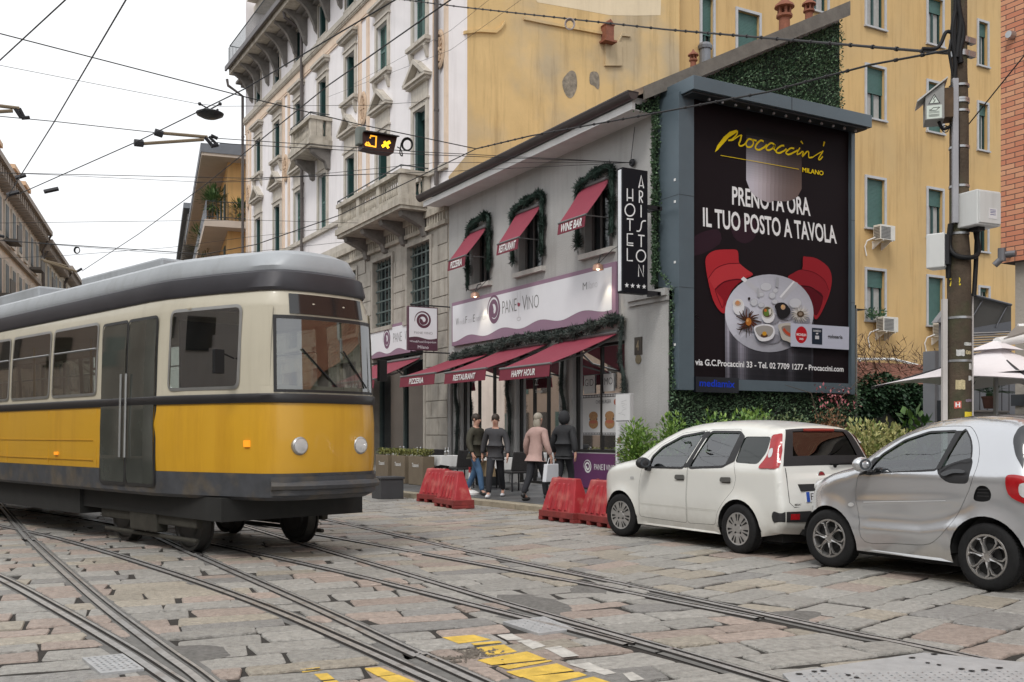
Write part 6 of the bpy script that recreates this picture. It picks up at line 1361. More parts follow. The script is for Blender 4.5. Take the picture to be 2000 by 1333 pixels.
# ---------------------------------------------------------------- white five door hatchback
white_car = M('white car paint', (.70, .70, .665), .28, 0, .03, 2, coat=.7, streak=.0)
def grimy(name, col, metal, rough, z0, z1):
 """car paint with road film that thickens towards the sills"""
 m = M(name, col, rough, metal, .03, 2, coat=.6); n = m.node_tree.nodes; l = m.node_tree.links; b = n['Principled BSDF']
 src = b.inputs['Base Color'].links[0].from_socket; tc = n.new('ShaderNodeTexCoord'); sp = n.new('ShaderNodeSeparateXYZ'); l.new(tc.outputs['Object'], sp.inputs[0])
 mr = n.new('ShaderNodeMapRange'); mr.inputs['From Min'].default_value = z0; mr.inputs['From Max'].default_value = z1; mr.inputs['To Min'].default_value = .75; mr.inputs['To Max'].default_value = 0; l.new(sp.outputs['Z'], mr.inputs['Value'])
 t = n.new('ShaderNodeTexNoise'); t.inputs['Scale'].default_value = 7; t.inputs['Detail'].default_value = 8; l.new(tc.outputs['Object'], t.inputs['Vector'])
 mu = n.new('ShaderNodeMath'); mu.operation = 'MULTIPLY'; l.new(mr.outputs[0], mu.inputs[0]); l.new(t.outputs['Fac'], mu.inputs[1])
 mi = n.new('ShaderNodeMixRGB'); mi.inputs[2].default_value = (.27, .235, .18, 1); l.new(mu.outputs[0], mi.inputs[0]); l.new(src, mi.inputs[1]); l.new(mi.outputs[0], b.inputs['Base Color']); return m
pw_ = grimy('white car paint with grime', (.70, .70, .665), 0, .28, .15, .62)
def build_hatch():
 Yf = onX(1215, 1015, 8.02).y; t = thing('parked_car', 'white five door hatchback parked beside the billboard with red tail lamps', 'car', (8.82, Yf, 0), 'cars parked along the kerb', world=False)
 top = [(-.68, .27), (-.73, .42), (-.725, .6), (-.68, .76), (-.55, .875), (-.3, .955), (-.02, 1.015), (.2, 1.06), (.45, 1.22), (.72, 1.37), (.98, 1.465), (1.3, 1.515), (1.7, 1.53), (2.1, 1.52), (2.45, 1.485), (2.66, 1.445), (2.74, 1.38), (2.81, 1.2), (2.865, 1.02), (2.895, .85), (2.925, .66), (2.945, .52), (2.93, .38), (2.86, .27)]
 prof = smoothp(top, 5); ar = [(-.03, .275, .345), (2.275, .275, .35)]
 def B(u): return .80 - .62 * max(0, -.12 - u) ** 2 * 1.0 - .06 * max(0, u - 2.35) ** 2 - (.15 * max(0, -.45 - u))
 c = Car(prof, B, .95, .30, .12, ar); out = [tuple(p) for p in prof] + arch_cut([(2.86, .27), (-.68, .27)][::-1] if False else [(-.68, .27), (2.86, .27)], ar, .2)[::-1][1:-1]
 out = [tuple(p) for p in prof] + [(2.62, .22)] + [p for p in arch_cut([(0, 0), (0, 0)], ar, .19)[1:-1]][::-1] + [(-.4, .22)]
 wf = rnd([(.585, .955), (.60, 1.08), (.74, 1.205), (1.05, 1.345), (1.455, 1.40), (1.27, .965)], .035); wr = rnd([(1.38, .97), (1.57, 1.40), (2.10, 1.395), (2.125, 1.3), (2.06, 1.05), (1.99, 1.0)], .05); wq = rnd([(2.19, 1.35), (2.175, 1.045), (2.55, 1.035), (2.635, 1.17), (2.62, 1.35)], .05)
 df = rnd([(.445, .98), (.375, .72), (.37, .29), (1.325, .275), (1.335, .62), (1.355, .95), (1.50, 1.432), (1.05, 1.395), (.70, 1.245), (.53, 1.1)], .05); dr = rnd([(1.345, .62), (1.335, .275), (1.86, .295), (1.93, .47), (2.05, .60), (2.19, .73), (2.235, .87), (2.16, 1.05), (2.165, 1.30), (2.09, 1.44), (1.515, 1.435), (1.365, .95)], .05)
 lamp = smoothp([(2.63, 1.352), (2.69, 1.378), (2.75, 1.372), (2.81, 1.2), (2.86, 1.01), (2.72, .995), (2.585, 1.0), (2.645, 1.1), (2.665, 1.2)], 3, True)
 clad = [(2.83, .52), (2.81, .50), (2.80, .46), (2.81, .42), (2.83, .395)] + [p for p in prof if p[0] > 2.8 and .385 < p[1] < .54][::-1]
 mb = MB(); c.panel(mb, out, [df, dr, wq], side=-1); c.panel(mb, out, [df, dr, wq], side=1)
 ws0 = next(i for i, p in enumerate(prof) if p[0] > .19); ws1 = next(i for i, p in enumerate(prof) if p[0] > .97); rw0 = next(i for i, p in enumerate(prof) if p[0] > 2.69); rw1 = max(i for i, p in enumerate(prof) if p[1] > 1.0)
 crown = lambda i: .022 if prof[i][1] > .9 else .085 if prof[i][0] < 0 else .05
 c.cap(mb, 0, len(prof) - 1, crown=crown, nt=40, skip=lambda i, q: (ws0 <= i < ws1 and abs(q) < .95) or (rw0 <= i < rw1 and abs(q) < .93))
 o = mb.build('body', pw_, t, local=True); weld(o); o.data.polygons.foreach_set('use_smooth', [True] * len(o.data.polygons)); o.data.set_sharp_from_angle(angle=math.radians(38))
 for nm, dd, ww in (('door', df, wf), ('door', dr, wr)):
  for side in (-1, 1):
   mb = MB(); c.panel(mb, inset(dd, .004), [ww], side=side, rings=False); d = mb.build(nm, pw_, t, local=True, smooth=38)
   mb = MB(); c.panel(mb, inset(ww, -.012), [], off=-.012, side=side, rings=False, step=.09); mb.build('window', cglass, d, local=True, smooth=60)
   mb = MB(); c.panel(mb, inset(ww, -.02) if dd is df else inset(ww, -.022), [inset(ww, .006)], off=.0025, side=side, rings=False, step=.2); mb.build('window_trim', trim_b, d, local=True)
   hu = 1.13 if dd is df else 1.97; mb = MB(); c.panel(mb, rnd([(hu, .815), (hu + .19, .82), (hu + .195, .875), (hu + .01, .87)], .03), off=.02, side=side, rings=False); c.panel(mb, rnd([(hu + .02, .80), (hu + .17, .80), (hu + .17, .83), (hu + .02, .83)], .02), off=.003, side=side, rings=False); mb.build('handle', M('dark grey handle', (.10, .10, .095), .5), d, local=True, smooth=40)
 for side in (-1, 1):
  for q, off in ((rnd([(1.29, .965), (1.375, .965), (1.555, 1.41), (1.47, 1.41)], .01), .005), (rnd([(2.02, 1.0), (2.165, 1.06), (2.20, 1.35), (2.10, 1.41)], .02), .005)):
   mb = MB(); c.panel(mb, q, off=off, side=side, rings=False); mb.build('pillar_trim', trim_b, t, local=True, smooth=40)
  mb = MB(); c.panel(mb, inset(wq, -.01), off=-.008, side=side, rings=False); mb.build('quarter_window', M('dark privacy glass', (.012, .016, .015), .05, 0, .2, 3, spec=.8), t, local=True, smooth=40)
  mb = MB(); c.panel(mb, lamp, off=.012, side=side, step=.022); tl = mb.build('tail_lamp', lamp_r, t, local=True, smooth=50)
  mb = MB(); c.panel(mb, rnd([(2.675, 1.215), (2.715, 1.225), (2.735, 1.19), (2.74, 1.13), (2.705, 1.11), (2.675, 1.14)], .02), off=.016, side=side, rings=False); mb.build('reversing_lens', lamp_w, tl, local=True)
  mb = MB(); c.panel(mb, rnd([(.40, .466), (1.9, .47), (1.9, .475), (.40, .471)], .002), off=.006, side=side, rings=False, step=.1); mb.build('rubbing_strip', M('warm white moulding', (.5, .49, .45), .5), t, local=True)
  mb = MB(); c.panel(mb, clad, off=.008, side=side, step=.02); mb.build('bumper_trim', trim_b, t, local=True)
  mb = MB(); c.panel(mb, rnd([(.19, .78), (.27, .785), (.27, .815), (.19, .81)], .012), off=.008, side=side, rings=False); mb.build('side_repeater', lamp_w, t, local=True)
 mb = MB(); c.cap(mb, ws0, ws1, -.97, .97, 16, -.008, crown); mb.build('windscreen', cglass, t, local=True, smooth=60)
 mb = MB(); c.cap(mb, rw0, rw1, -.95, .95, 16, -.006, crown); rg = mb.build('rear_window', glass('rear window glass', (.2, .23, .22), .01, .05, gcol=.14), t, local=True, smooth=60)
 mb = MB(); c.cap(mb, rw0, rw1, -.985, .985, 40, .004, crown, skip=lambda i, q: abs(q) < .80 and rw0 + 2 <= i < rw1 - 3); mb.build('window_surround', trim_b, rg, local=True, smooth=60)
 lo = [i for i, p in enumerate(prof) if p[0] > 2.8 and p[1] < .54 and p[1] > .385]
 mb = MB(); c.cap(mb, lo[0], lo[-1], -1, 1, 24, .008, crown); bt_ = mb.build('bumper_trim', trim_b, t, local=True, smooth=50)
 def rearpt(lat, z, off=.0):
  i = min(range(len(prof)), key=lambda k: abs(prof[k][1] - z) + (9 if prof[k][0] < 2.4 else 0)); We = c.W(*prof[i], d=0); return Vector((lat, -(prof[i][0] + crown(i) * (1 - (lat / We) ** 2) + off), z))
 mb = MB(); mb.prism([rearpt(-.66, .43, .012), rearpt(-.54, .43, .012), rearpt(-.54, .495, .012), rearpt(-.66, .495, .012)], (0, .02, 0)); mb.build('fog_lamp', lamp_r, bt_, local=True)
 tg = MB(); P = [rearpt(l_, z, .012) for l_, z in ((-.52, .82), (.24, .82), (.21, .74), (-.49, .74))]; tg.prism(P, (0, .02, 0)); g_ = tg.build('tailgate_grip', trim_b, t, local=True)
 mb = MB(); P = [rearpt(l_, z, .014) for l_, z in ((-.43, .735), (.11, .735), (.11, .62), (-.43, .62))]; mb.prism(P, (0, .02, 0)); pl = mb.build('licence_plate', M('plate white', (.68, .69, .70), .4), t, local=True)
 mb = MB(); ux2 = Vector((1, 0, 0)); P0_ = rearpt(-.43, .622, .0165); uzp = (rearpt(-.43, .735, .0165) - P0_).normalized(); mb.quad(P0_, P0_ + ux2 * .05, P0_ + ux2 * .05 + uzp * .112, P0_ + uzp * .112); mb.quad(P0_ + ux2 * .495, P0_ + ux2 * .54, P0_ + ux2 * .54 + uzp * .112, P0_ + ux2 * .495 + uzp * .112); mb.build('plate_band', M('plate blue', (.02, .08, .42), .4), pl, local=True)
 mb = MB(); put_text(mb, 'FM 7', P0_ + ux2 * .065 + uzp * .02 + Vector((0, -.001, 0)), ux2, uzp, .24, .075, 0, .0); mb.build('plate_letters', M('plate black', (.015, .015, .015), .5), pl, local=True)
 mb = MB(); e = rearpt(-.14, .905, .014); uze = (rearpt(-.14, .95, .014) - e).normalized(); mb.prism([e + ux2 * .055 * math.cos(a) + uze * .055 * math.sin(a) for a in [k * math.pi / 12 for k in range(24)]], (0, .02, 0)); bd = mb.build('badge', M('chrome ring', (.6, .6, .6), .15, 1), t, local=True)
 mb = MB(); e = e + Vector((0, -.0015, 0)); mb.add([e + ux2 * .046 * math.cos(a) + uze * .046 * math.sin(a) for a in [k * math.pi / 12 for k in range(24)]], [tuple(range(24))]); mb.build('badge_face', M('badge red', (.25, .012, .02), .3), bd, local=True)
 mb = MB(); put_text(mb, 'FIAT', e - ux2 * .032 - uze * .018 + Vector((0, -.001, 0)), ux2, uze, .064, .036, 0, .0); mb.build('badge_letters', MATS['chrome ring'], bd, local=True)
 mb = MB(); e = rearpt(-.60, .585, .008); put_text(mb, 'MEGAUTO', e, ux2, uze, .13, .022, 0, .02); mb.build('model_lettering', trim_b, t, local=True)
 mb = MB(); P = [rearpt(l_, 1.425, .02) for l_ in (-.24, -.08, .08, .24)]; mb.tube(P, .018, 6); mb.build('brake_lamp', M('dull red lens', (.28, .03, .02), .3, coat=.4), t, local=True)
 mb = MB(); mb.tube([rearpt(.12, 1.03, .03), rearpt(-.0, 1.035, .035), rearpt(.5, 1.05, .03)], .012, 6); mb.lathe([(.03, 0), (.025, .02)], rearpt(.1, 1.02, .01), 'Y', 8); mb.build('rear_wiper', black, t, local=True)
 mb = MB(); mb.tube([(0.0, -1.95, 1.545), (.05, -2.1, 1.72)], [.006, .003], 5); mb.lathe([(.03, 0), (.02, .03)], (0, -1.94, 1.53), 'Z', 8); mb.build('aerial', black, t, local=True)
 for s_ in (-1, 1): mb = MB(); mb.tube([rearpt(s_ * .66, z, .001) for z in (1.0, .9, .8, .7, .62)] + [rearpt(s_ * .6, .565, .001), rearpt(0, .56, .001)], .004, 4); mb.build('tailgate_seam', black, t, local=True)
 mirror(t, .62, .985, c.W(.62, .96), trim_b); interior(t, .3, 2.6, .25, .66, ((-.36, 1.15), (.36, 1.15), (-.34, 2.0), (.34, 2.0)), .42, .98)
 mb = MB(); mb.quad((-.3, -2.62, .75), (.1, -2.62, .75), (.1, -2.5, 1.3), (-.3, -2.5, 1.3)); mb.build('cardboard_box', M('pale card', (.36, .38, .34), .8, 0, .3, 14), t, local=True)
 mb = MB(); mb.box((-.62, -2.8, .16), (.62, .3, .26)); mb.box((-.45, -2.93, .25), (.45, -2.7, .34))
 for cu, cz, r in ar:
  for s_ in (1, -1): mb.add([Vector((s_ * .46, -(cu + r * 1.02 * math.cos(a)), cz + r * 1.02 * math.sin(a))) for a in [k * math.pi / 12 for k in range(13)]] + [Vector((s_ * .80, -(cu + r * 1.02 * math.cos(a)), cz + r * 1.02 * math.sin(a))) for a in [k * math.pi / 12 for k in range(13)]], [(k, k + 1, 14 + k, 13 + k) for k in range(12)] + [tuple(range(13))])
 mb.tube([(.35, -2.4, .22), (.35, -2.92, .21)], .03, 8); mb.build('underbody', arch_b, t, local=True)
 for cu, st in ((-.03, .12), (2.275, 0)):
  wheel(t, -.735, cu, .283, .283, .18, 'cap', -1, st); wheel(t, .735, cu, .283, .283, .18, 'cap', 1, st)
 # front lamps, grille
 for s_ in (-1, 1): mb = MB(); mb.ball((s_ * .47, .56, .79), (.11, .10, .085), 14); mb.build('headlight', lamp_w, t, local=True, smooth=60)
build_hatch()
# ---------------------------------------------------------------- silver two seater
ps_ = grimy('silver car paint with grime', (.60, .61, .63), .7, .22, .1, .5)
def build_mini():
 Yf = onX(1625, 1060, 8.02).y; t = thing('parked_car', 'small silver two seater car with six spoke alloy wheels, cut by the right edge', 'car', (8.84, Yf, 0), 'cars parked along the kerb', world=False)
 top = [(-.36, .22), (-.45, .36), (-.465, .55), (-.42, .74), (-.32, .86), (-.12, .95), (.08, 1.01), (.24, 1.06), (.42, 1.2), (.62, 1.335), (.86, 1.45), (1.1, 1.515), (1.4, 1.535), (1.7, 1.525), (1.93, 1.49), (2.03, 1.42), (2.11, 1.25), (2.155, 1.08), (2.2, .96), (2.235, .75), (2.235, .5), (2.2, .34), (2.1, .25)]
 prof = smoothp(top, 5); ar = [(-.05, .285, .355), (1.765, .285, .37)]
 def B(u): return .828 - .55 * max(0, .05 - u) ** 2 - .35 * max(0, u - 1.85) ** 2 - .10 * max(0, -.3 - u)
 c = Car(prof, B, 1.0, .27, .13, ar, .40)
 out = [tuple(p) for p in prof] + [p for p in arch_cut([(0, 0), (0, 0)], ar, .205)[1:-1]][::-1]
 wf = rnd([(.475, .985), (.50, 1.07), (.59, 1.175), (.80, 1.315), (1.05, 1.395), (1.345, 1.405), (1.24, 1.05)], .03); wq = smoothp([(1.285, 1.06), (1.40, 1.395), (1.475, 1.375), (1.545, 1.27), (1.565, 1.14), (1.47, 1.13), (1.36, 1.09)], 3, True); hb = smoothp([(1.255, 1.045), (1.36, 1.10), (1.47, 1.14), (1.585, 1.155), (1.60, 1.04), (1.585, .945), (1.50, .93), (1.36, .945)], 3, True)
 df = smoothp([(.375, 1.0), (.315, .80), (.35, .5), (.405, .30), (.75, .315), (1.10, .335), (1.25, .40), (1.40, .55), (1.52, .73), (1.625, .94), (1.655, 1.13), (1.61, 1.30), (1.50, 1.43), (1.38, 1.455), (1.05, 1.44), (.76, 1.345), (.54, 1.19)], 3, True)
 lamp = smoothp([(1.955, 1.0), (2.0, 1.03), (2.1, 1.02), (2.21, .98), (2.245, .86), (2.24, .77), (2.1, .79), (1.98, .86)], 3, True); rear_dark = rnd([(1.935, 1.46), (1.93, 1.33), (1.99, 1.2), (2.1, 1.05), (2.2, 1.03), (2.14, 1.3), (2.05, 1.47)], .04); vent = smoothp([(1.64, .80), (1.68, .905), (1.76, .92), (1.81, .87), (1.80, .80), (1.72, .78)], 3, True)
 W0 = c.W
 def W1(u, z, d=None):       # door crease and the scooped lower flank
  w = W0(u, z, d)
  if .2 < u < 1.65:
   k = min(1, (u - .2) / .25, (1.65 - u) / .3); zc = .44 + .02 * (u - .4) + .28 * max(0, u - 1.05) ** 1.4; w -= k * .03 * math.exp(-((z - zc - .12) / .10) ** 2); w += k * .008 * math.exp(-((z - zc + .01) / .045) ** 2)
   zk = .69 + .072 * (u - .33); w += k * .010 * math.exp(-((z - zk) / .045) ** 2)
  w += .03 * math.exp(-((z - .97) / .09) ** 2) * (1 if u < 1.9 else .5) * .4
  return w
 c.W = W1
 mb = MB(); c.panel(mb, out, [df, vent], side=-1); c.panel(mb, out, [df, vent], side=1)
 ws0 = next(i for i, p in enumerate(prof) if p[0] > .25); ws1 = next(i for i, p in enumerate(prof) if p[0] > .9); rw0 = next(i for i, p in enumerate(prof) if p[0] > 2.0); rw1 = max(i for i, p in enumerate(prof) if p[1] > 1.05)
 crown = lambda i: .03 if prof[i][1] > .9 else .10 if prof[i][0] < 0 else .06
 c.cap(mb, 0, len(prof) - 1, crown=crown, nt=40, skip=lambda i, q: (ws0 <= i < ws1 and abs(q) < .95) or (rw0 <= i < rw1 and abs(q) < .95))
 o = mb.build('body', ps_, t, local=True); weld(o); o.data.polygons.foreach_set('use_smooth', [True] * len(o.data.polygons)); o.data.set_sharp_from_angle(angle=math.radians(38))
 for side in (-1, 1):
  mb = MB(); c.panel(mb, rnd([(.42, .696), (1.36, .766), (1.36, .772), (.42, .704)], .003), off=.004, side=side, rings=False, step=.3); mb.build('crease_highlight', M('painted crease highlight', (.7, .71, .73), .25, .3), t, local=True)  # thin pale strip: the highlight along the door crease, painted on as colour
  mb = MB(); c.panel(mb, inset(df, .004), [wf, wq, hb], side=side, rings=False, step=.024); d = mb.build('door', ps_, t, local=True, smooth=38)
  mb = MB(); c.panel(mb, inset(wf, -.012), off=-.012, side=side, rings=False, step=.09); c.panel(mb, inset(wq, -.008), off=-.012, side=side, rings=False, step=.09); mb.build('window', cglass, d, local=True, smooth=60)
  mb = MB(); c.panel(mb, inset(wf, -.014), [inset(wf, .005)], off=.002, side=side, rings=False, step=.2); c.panel(mb, inset(wq, -.01), [inset(wq, .005)], off=.002, side=side, rings=False, step=.2); c.panel(mb, rnd([(1.245, 1.05), (1.29, 1.06), (1.41, 1.41), (1.35, 1.41)], .005), off=.006, side=side, rings=False); c.panel(mb, rnd([(.36, .965), (.49, .985), (.51, 1.07), (.57, 1.16), (.50, 1.14), (.43, 1.05)], .01), off=.004, side=side, rings=False); mb.build('window_trim', trim_b, d, local=True, smooth=40)
  mb = MB(); c.panel(mb, hb, off=-.004, side=side, rings=False); hh = mb.build('handle', trim_b, d, local=True, smooth=40); mb = MB(); c.panel(mb, smoothp([(1.32, 1.02), (1.42, 1.06), (1.54, 1.055), (1.55, 1.03), (1.44, 1.025), (1.36, .995)], 3, True), off=.022, side=side, rings=False); mb.build('handle_bar', M('glossy black handle', (.02, .02, .022), .2, coat=.6), hh, local=True, smooth=40)
  mb = MB(); c.panel(mb, lamp, off=.014, side=side, step=.022); tl = mb.build('tail_lamp', lamp_r, t, local=True, smooth=50); mb = MB(); c.panel(mb, smoothp([(2.08, .95), (2.16, .955), (2.19, .88), (2.15, .83), (2.08, .86)], 3, True), off=.018, side=side, rings=False); mb.build('reversing_lens', lamp_w, tl, local=True)
  mb = MB(); c.panel(mb, rear_dark, off=.008, side=side, rings=False); mb.build('rear_pillar_trim', M('gloss black trim', (.018, .02, .024), .1, coat=.7), t, local=True, smooth=40)
  mb = MB(); c.panel(mb, inset(vent, -.012), off=-.02, side=side, rings=False); va = mb.build('air_intake', black, t, local=True); mb = MB()
  for k in range(3): z = .825 + k * .03; c.panel(mb, rnd([(1.675, z), (1.79, z + .002), (1.79, z + .01), (1.675, z + .008)], .002), off=-.004, side=side, rings=False)
  mb.build('intake_slat', trim_b, va, local=True)
  mb = MB(); c.panel(mb, smoothp([(.225, .665), (.25, .685), (.29, .683), (.30, .665), (.275, .648), (.24, .648)], 3, True), off=.008, side=side, rings=False); mb.build('side_repeater', lamp_w, t, local=True, smooth=40)
 mb = MB(); c.cap(mb, ws0, ws1, -.97, .97, 16, -.008, crown); mb.build('windscreen', cglass, t, local=True, smooth=60)
 mb = MB(); c.cap(mb, rw0, rw1, -.97, .97, 16, -.004, crown); mb.build('rear_window', glass('dark rear glass', (.12, .14, .14), .01, .2), t, local=True, smooth=60)
 i0 = next(i for i, p in enumerate(prof) if p[0] > 1.0); i1 = next(i for i, p in enumerate(prof) if p[0] > 1.95); mb = MB(); c.cap(mb, i0, i1, -.8, .8, 12, .003, crown); mb.build('roof_panel', M('dark roof panel', (.04, .042, .045), .15, coat=.6), t, local=True, smooth=60)
 lo = [i for i, p in enumerate(prof) if p[0] > 2.0 and p[1] < .40]; mb = MB(); c.cap(mb, lo[0], lo[-1], -1, 1, 24, .006, crown); mb.build('bumper_trim', trim_b, t, local=True, smooth=50)
 mirror(t, .50, 1.06, c.W(.5, 1.0), ps_); interior(t, .35, 1.75, .28, .66, ((-.34, 1.2), (.34, 1.2)), .42, 1.03)
 mb = MB(); mb.box((-.70, -2.1, .16), (.70, .35, .27))
 for cu, cz, r in ar:
  for s_ in (1, -1): mb.add([Vector((s_ * .46, -(cu + r * 1.02 * math.cos(a)), cz + r * 1.02 * math.sin(a))) for a in [k * math.pi / 12 for k in range(13)]] + [Vector((s_ * .80, -(cu + r * 1.02 * math.cos(a)), cz + r * 1.02 * math.sin(a))) for a in [k * math.pi / 12 for k in range(13)]], [(k, k + 1, 14 + k, 13 + k) for k in range(12)] + [tuple(range(13))])
 mb.build('underbody', arch_b, t, local=True)
 for cu, st in ((-.05, .10), (1.765, 0)): wheel(t, -.74, cu, .297, .297, .185, 'alloy', -1, st); wheel(t, .74, cu, .297, .297, .185, 'alloy', 1, st)
 for s_ in (-1, 1): mb = MB(); mb.ball((s_ * .54, .34, .82), (.15, .10, .085), 14); mb.build('headlight', lamp_w, t, local=True, smooth=60)
build_mini()
# ================================================================ tram (at rest on the curved track)
TA = math.radians(15.9); TD = Vector((-math.sin(TA), math.cos(TA), 0)); TL = Vector((math.cos(TA), math.sin(TA), 0))
tc_ = Vector((2.63, 10.4, 0)) + TL * 1.15
tram = thing('tram', 'yellow and cream tram with black waist stripe and grey roof curving along the branch track', 'tram', tc_, rz=TA, world=False)
HALF = [(0, -.10), (.22, -.095), (.42, -.07), (.58, -.02), (.69, .06), (.76, .18), (.82, .38), (.93, .8), (1.04, 1.25), (1.12, 1.65), (1.15, 2.0)] + [(1.15, 2.0 + 1.25 * k) for k in range(1, 12)]
LEN = HALF[-1][1]
def hull(z, ins=0.0, s0=0): return [Vector((l - (ins if l > .05 else 0) * (1 if l > .7 else l / .7), s + ins * (1 if s < .4 else .3 if s < 1.5 else 0), z)) for l, s in HALF]
def band(name, mat, levels, parent=None, bevel=0):
 """levels: (z, inset) from bottom to top, wrapped round both sides and the nose"""
 mb = MB(); rows = []
 for z, i in levels:
  h = hull(z, i); row = [Vector((-p.x, p.y, p.z)) for p in h[::-1]] + h[1:]; rows.append(row)
 n = len(rows[0]); vs = [p for r in rows for p in r]
 mb.add(vs, [(a * n + k, a * n + k + 1, (a + 1) * n + k + 1, (a + 1) * n + k) for a in range(len(rows) - 1) for k in range(n - 1)])
 for r in range(len(rows) - 1): mb.add([rows[r][0], rows[r][-1], rows[r + 1][-1], rows[r + 1][0]], [(0, 1, 2, 3)])
 return mb.build(name, mat, parent or tram, local=True, smooth=40)
t_yel = M('tram yellow', (.60, .325, .022), .35, 0, .06, 1.2, coat=.3, streak=.4, dirt=(.6, .5, .4)); t_crm = M('tram cream', (.52, .48, .38), .4, 0, .06, 1.2, coat=.3, streak=.2); t_gry = M('tram roof grey', (.36, .38, .40), .5, .1, .1, 1.5, streak=.3); t_skt = M('tram skirt grey', (.055, .058, .065), .55, 0, .3, 5, two=((.11, .09, .065), 3, .5, .7)); t_blk = M('tram black stripe', (.018, .017, .018), .4, 0, .1, 2); t_drk = M('tram roof band', (.05, .048, .055), .45, .2, .15, 2)
band('skirt', t_skt, [(.66, .06), (.70, .0), (.955, -.012)]); band('body', t_yel, [(.955, -.004), (1.1, -.012), (1.5, -.012), (1.72, 0)])
band('waist_stripe', t_blk, [(1.715, -.016), (1.73, -.022), (1.80, -.022), (1.815, -.012)])
band('upper_body', t_crm, [(1.81, 0), (1.865, .0018), (1.9, .003)]); band('upper_body', t_crm, [(2.76, .047), (2.80, .05), (2.94, .09)])
band('roof_band', t_drk, [(2.935, .075), (2.97, .06), (3.14, .09), (3.17, .14)]); rf_ = band('roof', t_gry, [(3.165, .15), (3.22, .14), (3.36, .20), (3.42, .32), (3.46, .75)])
mb = MB(); h = hull(3.46, .75); row = [Vector((-p.x, p.y, p.z)) for p in h[::-1]] + h[1:]; mb.add(row, [tuple(range(len(row)))]); h = hull(.70, .1); row = [Vector((-p.x, p.y, p.z)) for p in h[::-1]] + h[1:]; mb.add(row, [tuple(range(len(row)))]); mb.build('roof_deck', t_gry, tram, local=True)
def body_ins(z):
 L = [(.66, .06), (.70, .0), (.955, -.012), (1.1, -.012), (1.5, -.012), (1.72, 0), (1.81, 0), (2.4, .02), (2.80, .05), (2.94, .09)]
 for (a, i), (b, j) in zip(L, L[1:]):
  if a <= z <= b: return i + (j - i) * (z - a) / (b - a)
 return .09
def sidept(s, z, sgn, off):
 """point on the side skin"""
 for (l0, a), (l1, b) in zip(HALF, HALF[1:]):
  if a <= s <= b and b > a:
   k = (s - a) / (b - a); l = l0 + (l1 - l0) * k; e = Vector((l1 - l0, b - a, 0)).normalized(); n = Vector((e.y, -e.x, 0)); break
 ins = body_ins(z)
 p = Vector((l - ins, s, z)) + n * off; p.x *= sgn; return p
def sidepanel(mb, s0, s1, z0, z1, sgn, off, rr_=.06, thick=0, n=8):
 cs = sorted({s0, s0 + rr_ * .3, s0 + rr_, s1 - rr_, s1 - rr_ * .3, s1, *[b for _, b in HALF if s0 < b < s1]}); zs_ = [z0 + (z1 - z0) * k / 6 for k in range(7)]
 def lim(s): q = max(0, rr_ - min(s - s0, s1 - s)); return rr_ - math.sqrt(max(0, rr_ ** 2 - q * q))
 vs = [sidept(s, z0 + lim(s) + (z1 - z0 - 2 * lim(s)) * k / 6, sgn, off) for s in cs for k in range(7)]; mb.add(vs, [(i * 7 + k, i * 7 + k + 1, (i + 1) * 7 + k + 1, (i + 1) * 7 + k) for i in range(len(cs) - 1) for k in range(6)])
def sideframe(mb, s0, s1, z0, z1, sgn, off, w, rr_=.06):
 a = rnd([(s0, z0), (s1, z0), (s1, z1), (s0, z1)], rr_, 4); b = rnd([(s0 - w, z0 - w), (s1 + w, z0 - w), (s1 + w, z1 + w), (s0 - w, z1 + w)], rr_ + w, 4); n = len(a)
 mb.add([sidept(s, z, sgn, off) for s, z in a] + [sidept(s, z, sgn, off - .004) for s, z in b], [(i, (i + 1) % n, n + (i + 1) % n, n + i) for i in range(n)])
tclear = glass('clear tram glass', (.50, .53, .49), .02, .16); tglass = M('tram window glass', (.06, .064, .056), .05, 0, .5, .8, spec=.8)
chrome = M('brushed window frame', (.42, .42, .41), .35, .7, .1, 6)
for sgn in (-1, 1):
 spans = [(.46, 1.5, False)] + [(3.35 + k * 1.52, 4.72 + k * 1.52, True) for k in range(8)]
 if sgn > 0: spans = [(.46, 1.5, False)] + [(1.8 + k * 1.52, 3.17 + k * 1.52, True) for k in range(9)]
 for s0, s1, split in spans:
  if s1 > LEN: continue
  w = MB(); sideframe(w, s0, s1, 1.90, 2.76, sgn, .016, .035); w = w.build('window', chrome, tram, local=True)
  mb = MB(); sidepanel(mb, s0, s1, 1.90, 2.76, sgn, .008); mb.build('pane', tclear, w, local=True)
  if split: mb = MB(); a, b = sidept(s0 + .02, 2.46, sgn, .014), sidept(s1 - .02, 2.46, sgn, .014); mb.tube([a, b], .012, 6); mb.build('glazing_bar', chrome, w, local=True)
 cuts = [(.06, .46)] + [(a[1], b[0]) for a, b in zip(spans, spans[1:])]
 for a, b in cuts:
  mb = MB(); cs = sorted({a, b, *[q for _, q in HALF if a < q < b]}); zs_ = [1.9, 2.1, 2.4, 2.6, 2.76]
  vs = [sidept(s, z, sgn, .0) for s in cs for z in zs_]; mb.add(vs, [(i * 5 + k, i * 5 + k + 1, (i + 1) * 5 + k + 1, (i + 1) * 5 + k) for i in range(len(cs) - 1) for k in range(4)]); mb.build('window_pillar', t_crm, tram, local=True, smooth=40)
